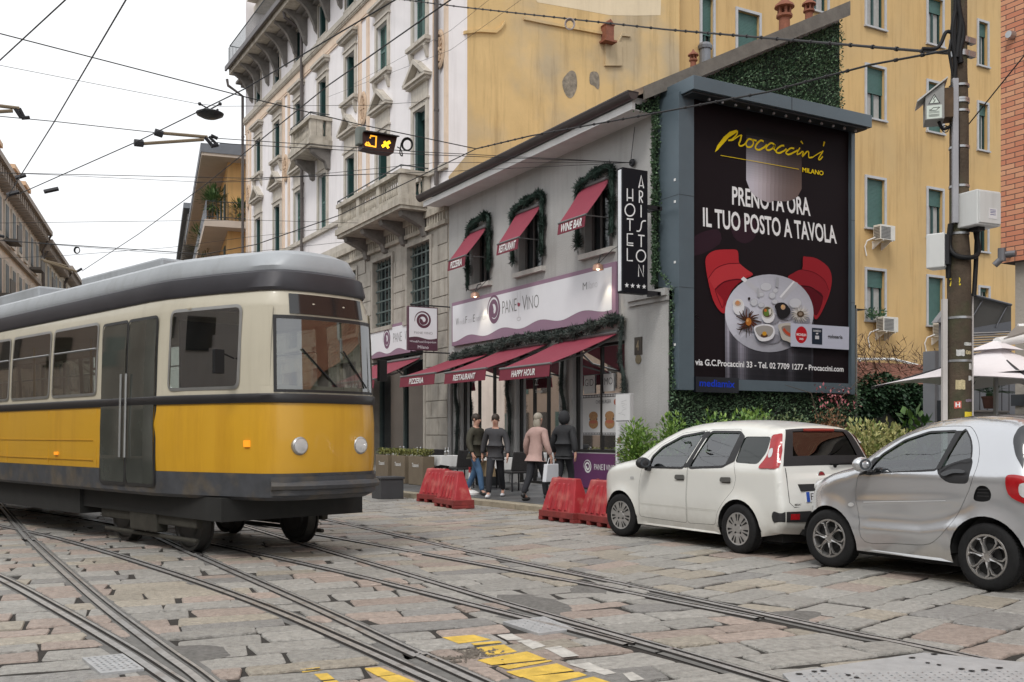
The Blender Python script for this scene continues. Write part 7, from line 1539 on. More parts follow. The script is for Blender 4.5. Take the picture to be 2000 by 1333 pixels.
# saloon seen through the panes
mb = MB(); mb.box((-1.05, 1.5, .98), (1.05, 15.5, 1.0)); mb.box((-1.0, 1.2, 2.78), (1.0, 15.5, 2.8)); mb.box((-.95, 15.5, 1), (.95, 15.55, 2.8)); mb.build('saloon', M('beige saloon lining', (.42, .38, .30), .6, 0, .1, 2), tram, local=True)
mb = MB()
for i in range(9):
 for x in (-.78, .42): mb.box((x, 4.1 + i * 1.1, 1.4), (x + .38, 4.5 + i * 1.1, 1.47)); mb.box((x, 4.5 + i * 1.1, 1.4), (x + .38, 4.56 + i * 1.1, 1.95))
mb.build('seats', M('varnished wooden seat', (.22, .11, .045), .4, 0, .2, 5), tram, local=True)
for s in (3.3, 5.5, 7.7, 9.9): mb = MB(); mb.tube([(-.3, s, 1), (-.3, s, 2.78)], .018, 6); mb.build('grab_pole', M('yellow grab pole', (.6, .4, .04), .4), tram, local=True)
mb = MB(); mb.box((-.8, .35, 1.0), (.8, .6, 1.78)); mb.box((-.9, 1.6, 1.0), (.2, 1.65, 2.7)); mb.build('cab', M('dark cab lining', (.06, .06, .055), .7), tram, local=True)
# folding door behind the nose on the near side
d = MB()
for a, b in ((1.78, 2.44), (2.5, 3.16)): sideframe(d, a, b, .80, 2.72, -1, .022, .035, .04)
d = d.build('door', M('black door frame', (.02, .02, .02), .5), tram, local=True); mb = MB()
for a, b in ((1.78, 2.44), (2.5, 3.16)): sidepanel(mb, a, b, .80, 2.72, -1, .016, .04)
mb.build('door_glass', tglass, d, local=True); mb = MB()
for a in (2.40, 2.54): mb.tube([sidept(a, 1.1, -1, .05), sidept(a, 2.1, -1, .05)], .014, 6)
mb.build('door_rail', chrome, d, local=True)
# nose: windscreen, lamps, display, bumper
def nosept(l, z, off=0.0):
 a = abs(l)
 for (l0, s0), (l1, s1) in zip(HALF, HALF[1:]):
  if l0 <= a <= l1: k = (a - l0) / (l1 - l0); s = s0 + (s1 - s0) * k; break
 ins = body_ins(z)
 return Vector((l * (1 - max(0, ins) * .6), s + ins - off, z))
def nosepanel(mb, l0, l1, z0, z1, off, n=12):
 vs = [nosept(l0 + (l1 - l0) * i / n, z, off) for z in (z0, z1) for i in range(n + 1)]; mb.add(vs, [(i, i + 1, n + 2 + i, n + 1 + i) for i in range(n)])
mb = MB()
for a, b in ((-.69, -.63), (.63, .69)): nosepanel(mb, a, b, 1.9, 2.76, 0, 3)
nosepanel(mb, -.63, .63, 2.62, 2.76, 0); mb.build('window_pillar', t_crm, tram, local=True, smooth=40)
mb = MB(); nosepanel(mb, -.63, .63, 1.86, 2.62, .012); wsn = mb.build('windscreen', tclear, tram, local=True, smooth=50)
mb = MB(); nosepanel(mb, -.66, .66, 1.83, 1.858, .014); nosepanel(mb, -.66, .66, 2.622, 2.66, .014); nosepanel(mb, -.66, -.632, 1.858, 2.622, .014); nosepanel(mb, .632, .66, 1.858, 2.622, .014); mb.build('gasket', t_blk, wsn, local=True)
mb = MB(); nosepanel(mb, -.5, .5, 2.68, 2.9, .012); mb.build('destination_box', M('dark display glass', (.015, .015, .016), .1, spec=.8), tram, local=True, smooth=50)
mb = MB(); mb.tube([nosept(.05, 1.9, .03), nosept(-.38, 2.3, .03)], .01, 5); mb.tube([nosept(.5, 1.9, .03), nosept(.15, 2.3, .03)], .01, 5); mb.build('wiper', black, wsn, local=True)
for sgn in (-1, 1):
 p = nosept(.40 * sgn, 1.25); mb = MB(); mb.lathe([(.0, -.02), (.085, -.02), (.10, -.005), (.10, .03)], p, 'Y', 20); hl = mb.build('headlight', chrome, tram, local=True, smooth=40); mb = MB(); mb.lathe([(0, -.03), (.05, -.028), (.08, -.022)], p, 'Y', 18, cap=False); mb.build('lens', lamp_w, hl, local=True, smooth=50)
 mb = MB(); mb.prism([sidept(.26, 1.24, sgn, .005), sidept(.33, 1.24, sgn, .005), sidept(.33, 1.31, sgn, .005), sidept(.26, 1.31, sgn, .005)], (.02 * sgn, 0, 0)); mb.build('indicator', M('amber lamp', (.75, .25, .02), .3, emit=(1, .35, .02), es=.5), tram, local=True)
 mb = MB(); mb.prism([sidept(4.5, 1.1, sgn, .002), sidept(4.6, 1.1, sgn, .002), sidept(4.6, 1.14, sgn, .002), sidept(4.5, 1.14, sgn, .002)], (.02 * sgn, 0, 0)); mb.build('side_marker', MATS['amber lamp'], tram, local=True)
 mb = MB(); q = sidept(.5, 2.2, sgn, .02); mb.tube([q, q + Vector((.22 * sgn, -.1, .05))], .012, 5); q2 = q + Vector((.24 * sgn, -.1, -.05)); mb.box(q2 - Vector((.06, .02, .13)), q2 + Vector((.06, .03, .13))); mb.build('mirror', black, tram, local=True, bevel=.01)
 mb = MB()
 for z in (1.30, 1.05): a = [sidept(s, z, sgn, .006) for s in (3.4, 6, 9, 12)]; mb.tube(a, .005, 4)
 for s in (3.3, 4.85, 6.4, 7.95, 9.5, 11.05): mb.tube([sidept(s, .98, sgn, .003), sidept(s, 1.70, sgn, .003)], .004, 4)
 mb.build('body_bead', t_yel, tram, local=True)
mb = MB(); nosepanel(mb, -.7, .7, .72, .92, .05); nosepanel(mb, -.7, .7, .919, .921, .0); mb.tube([nosept(l, .82, .06) for l in (-.7, -.4, 0, .4, .7)], .05, 8); mb.build('bumper', t_skt, tram, local=True, smooth=40)
# running gear
for sc_ in (2.5, 9.6):
 mb = MB()
 for x in (-.86, .86): mb.box((x - .05, sc_ - 1.25, .30), (x + .05, sc_ + 1.25, .52)); mb.box((x - .08, sc_ - .35, .2), (x + .08, sc_ + .35, .58)); mb.box((x - .03, sc_ - 1.2, .13), (x + .03, sc_ + 1.2, .18))
 mb.box((-.8, sc_ - .4, .3), (.8, sc_ + .4, .62)); bg_ = mb.build('bogie', M('oily bogie steel', (.05, .047, .038), .7, .3, .35, 6), tram, local=True, bevel=.02)
 for x in (-.72, .72):
  for s in (sc_ - .85, sc_ + .85): mb = MB(); mb.lathe([(0, -.07), (.18, -.07), (.2, -.05), (.28, -.05), (.30, -.065), (.335, -.065), (.335, .05), (.36, .055), (.36, .075), (0, .075)], (x, s, .345), 'X', 32); mb.build('wheel', M('tram wheel steel', (.07, .068, .065), .5, .7, .3, 6), bg_, local=True, smooth=35)
mb = MB(); mb.box((-.95, .6, .42), (.95, 15.4, .68)); mb.box((-1.0, 4.2, .32), (1.0, 7.9, .66)); mb.build('underframe', M('black underframe', (.015, .015, .014), .8, 0, .3, 4), tram, local=True)
mb = MB(); mb.box((-.45, 3, 3.462), (.45, 5.5, 3.66)); mb.box((-.5, 7, 3.462), (.5, 10.5, 3.7)); mb.build('roof_equipment', t_gry, tram, local=True, bevel=.03)
mb = MB()
for x in (-.55, .55): mb.tube([(x, 12.2, 3.5), (x * .9, 13.4, 4.3), (x * .7, 12.3, 5.35)], .03, 6)
mb.tube([(-.8, 12.3, 5.38), (.8, 12.3, 5.38)], .03, 6); mb.build('pantograph', dkmet, tram, local=True)
# ================================================================ barriers, cafe furniture, info panel
redp = M('sun faded red plastic', (.36, .022, .03), .5, 0, .18, 4, .1, 30, streak=.3, dirt=(.6, .5, .5), two=((.46, .13, .11), 5, .5, .72)); redb = M('dirty red plastic base', (.21, .028, .025), .7, 0, .35, 7, .2, 30)
def make_barrier():
 t = thing('barrier', 'red plastic road barrier', 'barrier', (0, 0, 0), 'red plastic barriers along the kerb', world=False); L, Wd, H = .48, .21, .68
 mb = MB(); a, b = [(-Wd * .86, -L * .93), (Wd * .86, -L * .93), (Wd * .86, L * .93), (-Wd * .86, L * .93)], [(-.06, -L * .68), (.06, -L * .68), (.06, L * .68), (-.06, L * .68)]
 zs = [(.16, 0), (.40, .45), (.60, .86), (.66, .97), (.68, 1.0)]; rows = []
 for z, k in zs: rows.append([(x0 + (x1 - x0) * k, y0 + (y1 - y0) * k, z) for (x0, y0), (x1, y1) in zip(a, b)])
 vs = [p for r in rows for p in r]; mb.add(vs, [(i * 4 + k, i * 4 + (k + 1) % 4, (i + 1) * 4 + (k + 1) % 4, (i + 1) * 4 + k) for i in range(4) for k in range(4)] + [(16, 17, 18, 19)]); mb.build('shell', redp, t, local=True, bevel=.02)
 mb = MB()
 for k in range(4):      # moulded flutes on the two long faces
  y = -.24 + k * .16
  for s_ in (-1, 1):
   p = lambda z, kk, o: (s_ * (Wd * .86 + (.06 - Wd * .86) * kk + o), y * (1 - .26 * kk), z)
   mb.add([Vector(p(.18, .0, .001)) - Vector((0, .045, 0)), Vector(p(.18, .0, .001)) + Vector((0, .045, 0)), Vector(p(.6, .84, .001)) + Vector((0, .03, 0)), Vector(p(.6, .84, .001)) - Vector((0, .03, 0)), Vector(p(.2, .03, .022)), Vector(p(.58, .8, .018))], [(0, 4, 5, 3), (1, 2, 5, 4), (0, 1, 4), (2, 3, 5)])
 mb.build('flutes', redp, t, local=True)
 mb = MB(); mb.box((-Wd, -L, .06), (Wd, L, .159))
 for y in (-.44, -.15, .15, .44): mb.box((-Wd, y - .05, 0), (Wd, y + .05, .059))
 mb.box((-.05, L + .001, .03), (.05, L + .05, .15)); mb.build('base', redb, t, local=True, bevel=.008)
 mb = MB(); mb.lathe([(.02, 0), (.028, .01), (.02, .02)], (0, .2, .675), 'Z', 10); mb.build('filler_cap', redb, t, local=True); return t
b0 = make_barrier()
for i, (px, py, rz, lab) in enumerate(((1085, 1019, 2, 'red fluted barrier in the right pair, left of the one touching the white car'), (1160, 1028, -3, 'red barrier whose end is hidden by the nose of the white hatchback'), (868, 992, -4, 'red barrier nearest the camera in the left pair, darker towards its foot'), (838, 982, 8, 'red barrier standing behind another one, next to the tram'))):
 o = b0 if i == 0 else copy_tree(b0); p = on_ground(px, py); o.location = (p.x + .2, p.y, .002); o.rotation_euler.z = math.radians(rz); o['label'] = lab
p = on_ground(757, 974); mb = MB(); x, y = p.x, p.y; mb.prism([(x - .26, y - .26, .0), (x + .26, y - .26, .0), (x + .26, y + .26, .0), (x - .26, y + .26, .0)], (0, 0, .42)); mb.box((x - .28, y - .28, .42), (x + .28, y + .28, .47)); tag(mb.build('planter', M('charcoal planter', (.045, .046, .05), .6, 0, .15, 4), bevel=.01), 'charcoal square planter standing alone at the kerb near the tram nose', 'planter')
# black tub by the door
p = onZ(992, 946, .1); p = Vector((11.9, 22.1, .1)); mb = MB(); mb.lathe([(.27, 0), (.30, .02), (.34, .9), (.36, .92), (.36, 1.0), (.31, 1.0), (.30, .9), (0, .88)], p, 'Z', 24); tag(mb.build('tub', M('black resin tub', (.02, .023, .026), .5, 0, .12, 4), smooth=40), 'tall black round tub beside the pier of the glazed door', 'planter')
# tables with white cloths, glasses, chairs
def wine_glass(mb, c): mb.lathe([(.035, 0), (.034, .004), (.006, .01), (.005, .085), (.02, .1), (.038, .14), (.036, .17), (.03, .2)], c, 'Z', 12)
gl_m = glass('drinking glass', (.9, .92, .92), .02, .35)
tops = [(11.2, 20.2), (11.2, 22.9), (11.2, 24.6), (11.4, 26.2)]
tlab = ['cafe table nearest the billboard wall, under a white cloth', 'cafe table behind the walking people, under a white cloth', 'cafe table left of the door planters, under a white cloth', 'cafe table farthest left, under a white cloth']
glab = [['wine glass on the cafe table nearest the billboard wall'], ['wine glass on the table behind the walking people'], ['wine glass on the table left of the planters'], ['wine glass on the farthest left table']]
for k, (x, y) in enumerate(tops):
 t = thing('cafe_table', tlab[k], 'table', (x, y, .1), 'cafe tables on the pavement'); mb = MB(); mb.box((x - .35, y - .35, .8), (x + .35, y + .35, .83)); mb.build('tabletop', dkmet, t); mb = MB(); mb.tube([(x, y, .1), (x, y, .8)], .03, 8); mb.lathe([(.22, 0), (.2, .03), (.03, .04)], (x, y, .1), 'Z', 16); mb.build('leg', dkmet, t)
 mb = MB(); n = 12; ring = []
 for i in range(4 * n):
  e, q = divmod(i, n); q = q / n; c = [(-.37, -.37), (.37, -.37), (.37, .37), (-.37, .37)]; a, b = c[e], c[(e + 1) % 4]; ring.append((x + a[0] + (b[0] - a[0]) * q, y + a[1] + (b[1] - a[1]) * q))
 m = len(ring); mb.add([(*p, .834) for p in ring] + [(x + (p[0] - x) * (1.06 + .03 * math.sin(i * 1.9)), y + (p[1] - y) * (1.06 + .03 * math.sin(i * 1.9)), .62 - .05 * (abs(math.sin(i * math.pi / n)))) for i, p in enumerate(ring)], [tuple(range(m))] + [(i, (i + 1) % m, m + (i + 1) % m, m + i) for i in range(m)])
 tag(mb.build('tablecloth', M('white table linen', (.70, .70, .69), .8, 0, .04, 3), smooth=40), 'white cloth over the ' + tlab[k].split(',')[0], 'tablecloth', 'white tablecloths')
 for gx, gy, nm in ((-.18, -.2, 'near side'), (.1, .2, 'far side')): mb = MB(); wine_glass(mb, (x + gx, y + gy, .835)); tag(mb.build('wine_glass', gl_m, smooth=50), glab[k][0] + ', ' + nm, 'glass', 'wine glasses on the cafe tables')
 for s_ in (-1, 1):
  cy = y + s_ * .72; c = thing('cafe_chair', 'dark woven chair on the %s side of the %s' % ('billboard' if s_ < 0 else 'tram', tlab[k].split(',')[0]), 'chair', (x, cy, .1), 'dark chairs at the cafe tables'); wv = M('dark woven resin', (.035, .033, .034), .7, 0, .3, 30, .4, 90)
  mb = MB(); mb.box((x - .24, cy - .24, .50), (x + .24, cy + .24, .56)); mb.build('seat', wv, c, bevel=.02); mb = MB(); mb.prism([(x - .24, cy + s_ * .2, .56), (x + .24, cy + s_ * .2, .56), (x + .22, cy + s_ * .27, .98), (x - .22, cy + s_ * .27, .98)], (0, s_ * .03, 0)); mb.build('backrest', wv, c, bevel=.015)
  for ax in (-.2, .2):
   for ay in (-.2, .2): mb = MB(); mb.tube([(x + ax, cy + ay, .1), (x + ax, cy + ay, .5)], .018, 6); mb.build('leg', dkmet, c)
pl_leaf = leafmat('yellow green planter leaves', (.10, .13, .03), (.26, .24, .07))
for k, (x, y) in enumerate(((10.5, 23.0), (10.5, 24.1), (10.5, 25.2))):
 t = thing('planter_box', ('tall brown planter of clipped greenery, nearest the walking people', 'tall brown planter of clipped greenery, middle one of the row', 'tall brown planter of clipped greenery, farthest from the door')[k], 'planter', (x, y, .1), 'planters with greenery in front of the tables'); mb = MB(); mb.prism([(x - .17, y - .42, .1), (x + .17, y - .42, .1), (x + .17, y + .42, .1), (x - .17, y + .42, .1)], (0, 0, .72)); mb.build('box', M('brown grey planter', (.16, .125, .085), .7, 0, .15, 3), t, bevel=.015); mb = MB(); rr = random.Random(k)
 for i in range(700): mb.leaf(Vector((x + rr.uniform(-.17, .17), y + rr.uniform(-.42, .42), .82 + rr.random() * .16)), Vector((rr.gauss(0, 1), rr.gauss(0, 1), rr.gauss(.6, .6))), Vector((0, 0, 1)), .06, .03)
 mb.build('leaves', pl_leaf, t); mb = MB(); put_text(mb, 'Tassoni', Vector((x - .174, y + .2, .55)), Vector((0, -1, 0)), uz_, .4, .1, 0, .01, .15); mb.build('lettering', wp, t)
t = thing('stand', 'small white footed stand with a red and white post on the pavement edge', 'stand', (0, 0, 0)); p = Vector((9.75, 18.9, .1)); t.location = p; ROOT[t.name] = p; mb = MB(); mb.lathe([(.2, 0), (.2, .04), (.1, .09), (.03, .1)], p, 'Z', 20); mb.build('foot', whitep, t, smooth=40)
for i in range(4): mb = MB(); mb.tube([p + Vector((0, 0, .1 + i * .12)), p + Vector((0, 0, .22 + i * .12))], .025, 8); mb.build('post', whitep if i % 2 == 0 else redp, t)
# info panel
ip = thing('info_panel', 'tall narrow white information panel with map and pictures by the last shop window', 'info panel', (12.35, 17.0, .1)); x, y = 12.35, 17.0
mb = MB(); mb.box((x, y - .26, .1), (x + .09, y + .26, 2.22)); mb.build('slab', M('panel grey steel', (.5, .5, .5), .5, .2, .06, 3), ip, bevel=.006); mb = MB(); mb.quad((x - .003, y - .25, .3), (x - .003, y + .25, .3), (x - .003, y + .25, 2.2), (x - .003, y - .25, 2.2)); mb.build('sheet', M('panel white print', (.68, .68, .68), .5, 0, .04, 4), ip)
mb = MB(); rr = random.Random(3); mb.quad((x - .005, y - .23, 1.64), (x - .005, y + .23, 1.64), (x - .005, y + .23, 1.66), (x - .005, y - .23, 1.66), 0)
for i in range(26): z = 1.62 - i * .014; mb.quad((x - .005, y - .2, z), (x - .005, y + .2 - .15 * rr.random(), z), (x - .005, y + .2 - .15 * rr.random(), z - .006), (x - .005, y - .2, z - .006), 2)
for i in range(14): y0_, z0_ = y + rr.uniform(-.2, .1), rr.uniform(.6, 1.2); mb.quad((x - .006 - i * .0004, y0_, z0_), (x - .006 - i * .0004, y0_ + rr.uniform(.06, .16), z0_), (x - .006 - i * .0004, y0_ + .1, z0_ + rr.uniform(.05, .13)), (x - .006 - i * .0004, y0_, z0_ + .1), i % 3)
ribbon(mb, [(x - .005, y + rr.uniform(-.15, .15), 1.75 + .03 * i) for i in range(12)], .006, (-1, 0, 0), 2)
mb.build('print', [M('print dark', (.08, .08, .09), .6), M('print brown', (.22, .12, .07), .6), M('print grey', (.35, .35, .36), .6)], ip)
# ================================================================ people
skin_m = M('skin', (.46, .26, .19), .55, 0, .1, 20)
def skinned(name, verts, edges, radii, mat, parent, root=0, sub=1):
 me = bpy.data.meshes.new(name); me.from_pydata([Vector(v) for v in verts], edges, []); me.materials.append(mat); o = bpy.data.objects.new(name, me); sc.collection.objects.link(o); o.parent = parent; ROOT[o.name] = Vector((0, 0, 0))
 sk = o.modifiers.new('skin', 'SKIN'); sk.use_smooth_shade = True
 if not me.skin_vertices: bpy.context.view_layer.update()
 lay = me.skin_vertices[0] if me.skin_vertices else me.skin_vertices.new()
 for i, r in enumerate(radii):
  r = r if isinstance(r, tuple) else (r, r); lay.data[i].radius = r; lay.data[i].use_root = (i == root)
 ss = o.modifiers.new('sub', 'SUBSURF'); ss.levels = sub; ss.render_levels = sub + 1
 dg = bpy.context.evaluated_depsgraph_get(); ev = o.evaluated_get(dg); nm = bpy.data.meshes.new_from_object(ev); o.modifiers.clear(); o.data = nm; nm.polygons.foreach_set('use_smooth', [True] * len(nm.polygons))
 if not nm.materials: nm.materials.append(mat)
 return o
def person(label, loc, yaw, coat, pants, shoe, hair, stride=.28, h=1.70, bag=None, lean=.0, armL=(.12, .1), armR=(-.12, .1), hood=False, long_hair=False, coatlen=.84):
 """local frame: +y is forward; armX = (swing forward at the hand, outward)"""
 t = thing('person', label, 'person', loc, rz=yaw, world=False); k = h / 1.70; V = []; E = []; Rd = []
 def v(p, r, par=None):
  V.append((p[0] * k, p[1] * k, p[2] * k)); Rd.append(tuple(q * k for q in r) if isinstance(r, tuple) else r * k)
  if par is not None: E.append((par, len(V) - 1))
  return len(V) - 1
 ly = lambda z: lean * (z - .9)
 pel = v((0, 0, .93), (.145, .10)); wa = v((0, ly(1.08), 1.08), (.125, .09), pel); ch = v((0, ly(1.28), 1.28), (.15, .105), wa); sh_ = v((0, ly(1.40), 1.40), (.10, .08), ch); nk = v((0, ly(1.46) + .01, 1.47), .05, sh_); hd = v((0, ly(1.56) + .03, 1.55), (.068, .085), nk); hd2 = v((0, ly(1.62) + .025, 1.635), (.072, .092), hd); v((0, ly(1.68) + .015, 1.685), (.045, .06), hd2)
 legs = []
 for s_ in (-1, 1):
  f = stride * s_; hip = v((.085 * s_, 0, .86), .085, pel); kn = v((.09 * s_, f * .55 + .05, .50), .055, hip); an = v((.09 * s_, f * 1.0 - (.06 if f < 0 else 0), .09 + (.05 if f < 0 else 0)), .038, kn); toe = v((.10 * s_, f + .13 - (.04 if f < 0 else 0), .035), .035, an); legs.append((hip, kn, an, toe))
 arms = []
 for s_, (sw, ow) in ((-1, armL), (1, armR)):
  so_ = v((.175 * s_, ly(1.37), 1.375), .055, sh_); el = v(((.21 + ow * .5) * s_, sw * .35 + ly(1.1) - .03, 1.12), .042, so_); wr = v(((.20 + ow) * s_, sw + ly(.9) + .03, .90), .028, el); pm = v(((.20 + ow) * s_, sw * 1.2 + .04, .84), (.036, .022), wr); arms.append((so_, el, wr))
  for i in range(4): L = (.065, .075, .07, .055)[i]; a = v(((.20 + ow) * s_, sw * 1.2 + .04 + (i - 1.5) * .018, .79), .009, pm); b = v(((.195 + ow) * s_, sw * 1.2 + .05 + (i - 1.5) * .018, .79 - L * .5), .0085, a); v(((.185 + ow) * s_, sw * 1.2 + .055 + (i - 1.5) * .016, .79 - L * .9), .007, b)
  a = v(((.195 + ow) * s_, sw * 1.2 + .085, .83), .010, pm); v(((.19 + ow) * s_, sw * 1.2 + .10, .79), .008, a)
 body = skinned('body', V, E, Rd, skin_m, t)
 g_ = lambda i, d: (tuple(q + d * k for q in Rd[i]) if isinstance(Rd[i], tuple) else Rd[i] + d * k)
 def cloth(name, chain, d, mat):
  idx = sorted({i for e in chain for i in e}); mp = {i: n for n, i in enumerate(idx)}; return skinned(name, [V[i] for i in idx], [(mp[a], mp[b]) for a, b in chain], [g_(i, d) for i in idx], mat, t, 0)
 cloth('trousers', [(pel, wa)] + [e for (hip, kn, an, toe) in legs for e in ((pel, hip), (hip, kn), (kn, an))], .022, pants)
 i0 = len(V); hem = v((0, ly(coatlen), coatlen), (.15, .108)); cloth('jacket', [(pel, hem), (pel, wa), (wa, ch), (ch, sh_), (sh_, nk)] + [e for (so_, el, wr) in arms for e in ((sh_, so_), (so_, el), (el, wr))], .028, coat)
 mb = MB()
 for (hip, kn, an, toe) in legs:
  a = Vector(V[an]); b = Vector(V[toe]); m = (a + b) / 2; m.z = b.z + .005; mb.ball(m + Vector((0, .02, .0)), (.045 * k, .135 * k, .042 * k), 12); mb.ball(a + Vector((0, 0, -.02)), (.045, .055, .05), 10)
 mb.build('shoes', shoe, t, local=True, smooth=60)
 hc = Vector(V[hd2]); mb = MB(); mb.ball(hc + Vector((0, -.018, .022)), (.088 * k, .102 * k, .098 * k), 16)
 if long_hair: mb.ball(hc + Vector((0, -.055, -.10)), (.085 * k, .06, .14), 14)
 if hood: mb.ball(hc + Vector((0, -.035, -.03)), (.12 * k, .12 * k, .15 * k), 16)
 mb.build('hair' if not hood else 'hood', hair, t, local=True, smooth=60)
 if not hood:
  mb = MB(); c = hc + Vector((0, .085 * k, -.01)); mb.ball(c + Vector((0, .012, -.028)), (.013, .02, .024), 8); [mb.ball(hc + Vector((s_ * .078, -.005, -.02)), (.012, .022, .03), 8) for s_ in (-1, 1)]; mb.build('nose_and_ears', skin_m, t, local=True, smooth=60)
  mb = MB(); [mb.ball(c + Vector((s_ * .03, -.006, 0)), (.012, .009, .007), 8) for s_ in (-1, 1)]; mb.build('eyes', black, t, local=True); mb = MB(); mb.ball(c + Vector((0, -.01, -.075)), (.024, .01, .007), 8); mb.build('mouth', M('lips', (.35, .12, .10), .5), t, local=True)
 if bag:
  s_ = -1 if bag[1] < 0 else 1; w = Vector(V[arms[0][2] if s_ < 0 else arms[1][2]]); mb = MB(); mb.prism([w + Vector((-.03, -.17, -.16)), w + Vector((-.03, .17, -.16)), w + Vector((-.05, .2, -.50)), w + Vector((-.05, -.2, -.50))], (.09, 0, 0)); b = mb.build('shopping_bag', bag[0], None, bevel=.01, local=True) ; b.parent = None; b.location = Matrix.Rotation(yaw, 3, 'Z') @ Vector((0, 0, 0)) + Vector(loc); b.rotation_euler.z = yaw
  hnd = MB(); hnd.tube([w + Vector((.0, -.1, -.16)), w + Vector((0, -.05, -.05)), w + Vector((0, .05, -.05)), w + Vector((0, .1, -.16))], .008, 5); hnd.build('handle', bag[0], b, local=True); tag(b, bag[2], 'bag')
 return t
olive = M('dark olive coat', (.045, .042, .028), .8, 0, .2, 9); jeans = M('blue jeans', (.06, .13, .24), .8, 0, .2, 12); blk_c = M('black coat', (.022, .023, .026), .8, 0, .2, 9); gry_c = M('charcoal coat', (.045, .045, .05), .8, 0, .2, 9); pinkc = M('dusty pink padded jacket', (.42, .28, .25), .75, 0, .15, 8, .3, 14); dk_t = M('black trousers', (.018, .019, .024), .85, 0, .2, 9); wht_s = M('white trainers', (.62, .62, .64), .6, 0, .1, 9); brn = M('dark brown hair', (.035, .022, .015), .6, 0, .3, 30); fair = M('ash blond hair', (.30, .27, .22), .6, 0, .3, 30); dks = M('dark shoes', (.02, .02, .02), .5)
def spot(px, X): v = ray(px, 848); t_ = X / v.x; return (X, v.y * t_, .1)
face_cam = lambda p: math.atan2(-(-p[0]), -p[1])
p = spot(929, 9.75); person('person in a dark olive coat and blue jeans walking with a tan bag', p, math.radians(205), olive, jeans, dks, brn, .24, 1.66, bag=(M('tan paper bag', (.40, .30, .18), .8, 0, .15, 8), -1, 'tan shopping bag held by the person in blue jeans'), armL=(.05, .1), armR=(.1, .08))
p = spot(968, 9.75); person('person in a charcoal coat, dark trousers and white trainers beside the one in blue jeans', p, math.radians(140), gry_c, dk_t, wht_s, brn, .3, 1.64, armL=(.18, .1), armR=(-.1, .1))
p = spot(1046, 9.95); person('person seen from behind in a dusty pink padded jacket', p, math.radians(-70), pinkc, dk_t, dks, fair, .22, 1.64, lean=.10, long_hair=True, armL=(.1, .12), armR=(.05, .12), coatlen=.78, bag=(M('white carrier bag', (.62, .64, .68), .6), 1, 'white carrier bag held by the person in the pink jacket'))
p = spot(1102, 10.9); person('person in a black hooded coat standing behind the pink jacket, near the purple panel', p, math.radians(-60), blk_c, dk_t, dks, M('black hood', (.02, .021, .024), .85), .15, 1.70, hood=True)
# ================================================================ concrete pole
PX, PYY = 9.5, 6.975
poleb = M('mossy dark concrete', (.075, .054, .036), .9, 0, .4, 4, .5, 40, streak=.5, two=((.05, .062, .028), 2.2, .5, .68))
pole = thing('concrete_pole', 'mossy concrete utility pole with steel bands, stickers and cable conduits', 'pole', (PX, PYY, 0)); mb = MB(); mb.lathe([(.135, 0), (.124, .3), (.12, 3.15), (.118, 3.25), (.098, 3.5), (.096, 4.75), (.088, 5.1), (.082, 5.25), (.075, 9.5), (0, 9.5)], (PX, PYY, 0), 'Z', 28); mb.build('shaft', poleb, pole, smooth=40)
zp = lambda y: EYE + (HY - y) / FPX * (PX * SA + PYY * CA)
def on_pole(px, py, out=0.0):
 """point on the pole's front at this pixel"""
 v = ray(px, py); D = PX * SA + PYY * CA; P = Vector((v.x * D, v.y * D, EYE + v.z * D)); c = Vector((PX, PYY, P.z)); d = Vector((-SA, -CA, 0)); r = .121 if P.z < 3.2 else .097
 lat = (P - c).dot(Vector((CA, -SA, 0))); lat = max(-r * .97, min(r * .97, lat)); return c + Vector((CA, -SA, 0)) * lat * (1 + out / r) + d * (math.sqrt(r * r - lat * lat) + out)
mb = MB()
for y, r in ((170, .099), (197, .1), (202, .1), (220, .1), (290, .1), (366, .1), (458, .1), (622, .122), (706, .122), (500, .108)): mb.lathe([(r - .004, -.012), (r + .004, -.012), (r + .004, .012), (r - .004, .012)], (PX, PYY, zp(y)), 'Z', 28)
for y in (82, 108): mb.lathe([(.088, -.03), (.1, -.03), (.1, .03), (.088, .03)], (PX, PYY, zp(y)), 'Z', 20); q = on_pole(1895, y); mb.box(q - Vector((.03, .03, .03)), q + Vector((.08, .03, .03)))
mb.build('steel_band', steel, pole, smooth=40)
rgt = Vector((CA, -SA, 0)); fwd = Vector((SA, CA, 0)); pc0 = Vector((PX, PYY, 0))
def pbox(mb, x0, x1, d0, d1, z0, z1): mb.box((x0, d0, z0), (x1, d1, z1), F=lambda q: pc0 + rgt * q.x - fwd * q.y + Vector((0, 0, q.z)))
mb = MB(); pbox(mb, -.115, -.055, .075, .12, zp(440), zp(160)); mb.build('conduit', M('grey cable trunking', (.34, .34, .36), .5, .2, .1, 4), pole, bevel=.006)
mb = MB(); pbox(mb, -.185, -.135, -.02, .03, 0.1, zp(585)); pbox(mb, .128, .142, 0, .03, .1, zp(578)); mb.build('ground_conduit', M('pale cable trunking', (.5, .47, .45), .6, .1, .12, 4), pole)
mb = MB()
for dx, y0_, y1_, r in ((-.10, 30, 160, .022), (-.075, -20, 440, .02), (-.05, -20, 120, .03), (-.02, 40, 130, .03), (-.13, 60, 155, .014)):
 mb.tube(cr([pc0 + rgt * (dx + .02 * math.sin(i * 1.7 + dx * 40)) - fwd * .10 + Vector((0, 0, zp(y0_ + (y1_ - y0_) * i / 4))) for i in range(5)], 4), r, 8)
mb.tube(cr([on_pole(1857, 440, .03), on_pole(1853, 480, .04), on_pole(1862, 503, .05), on_pole(1880, 508, .06), on_pole(1897, 495, .05) + rgt * .03, on_pole(1899, 455, .03) + rgt * .03], 6), .026, 8)
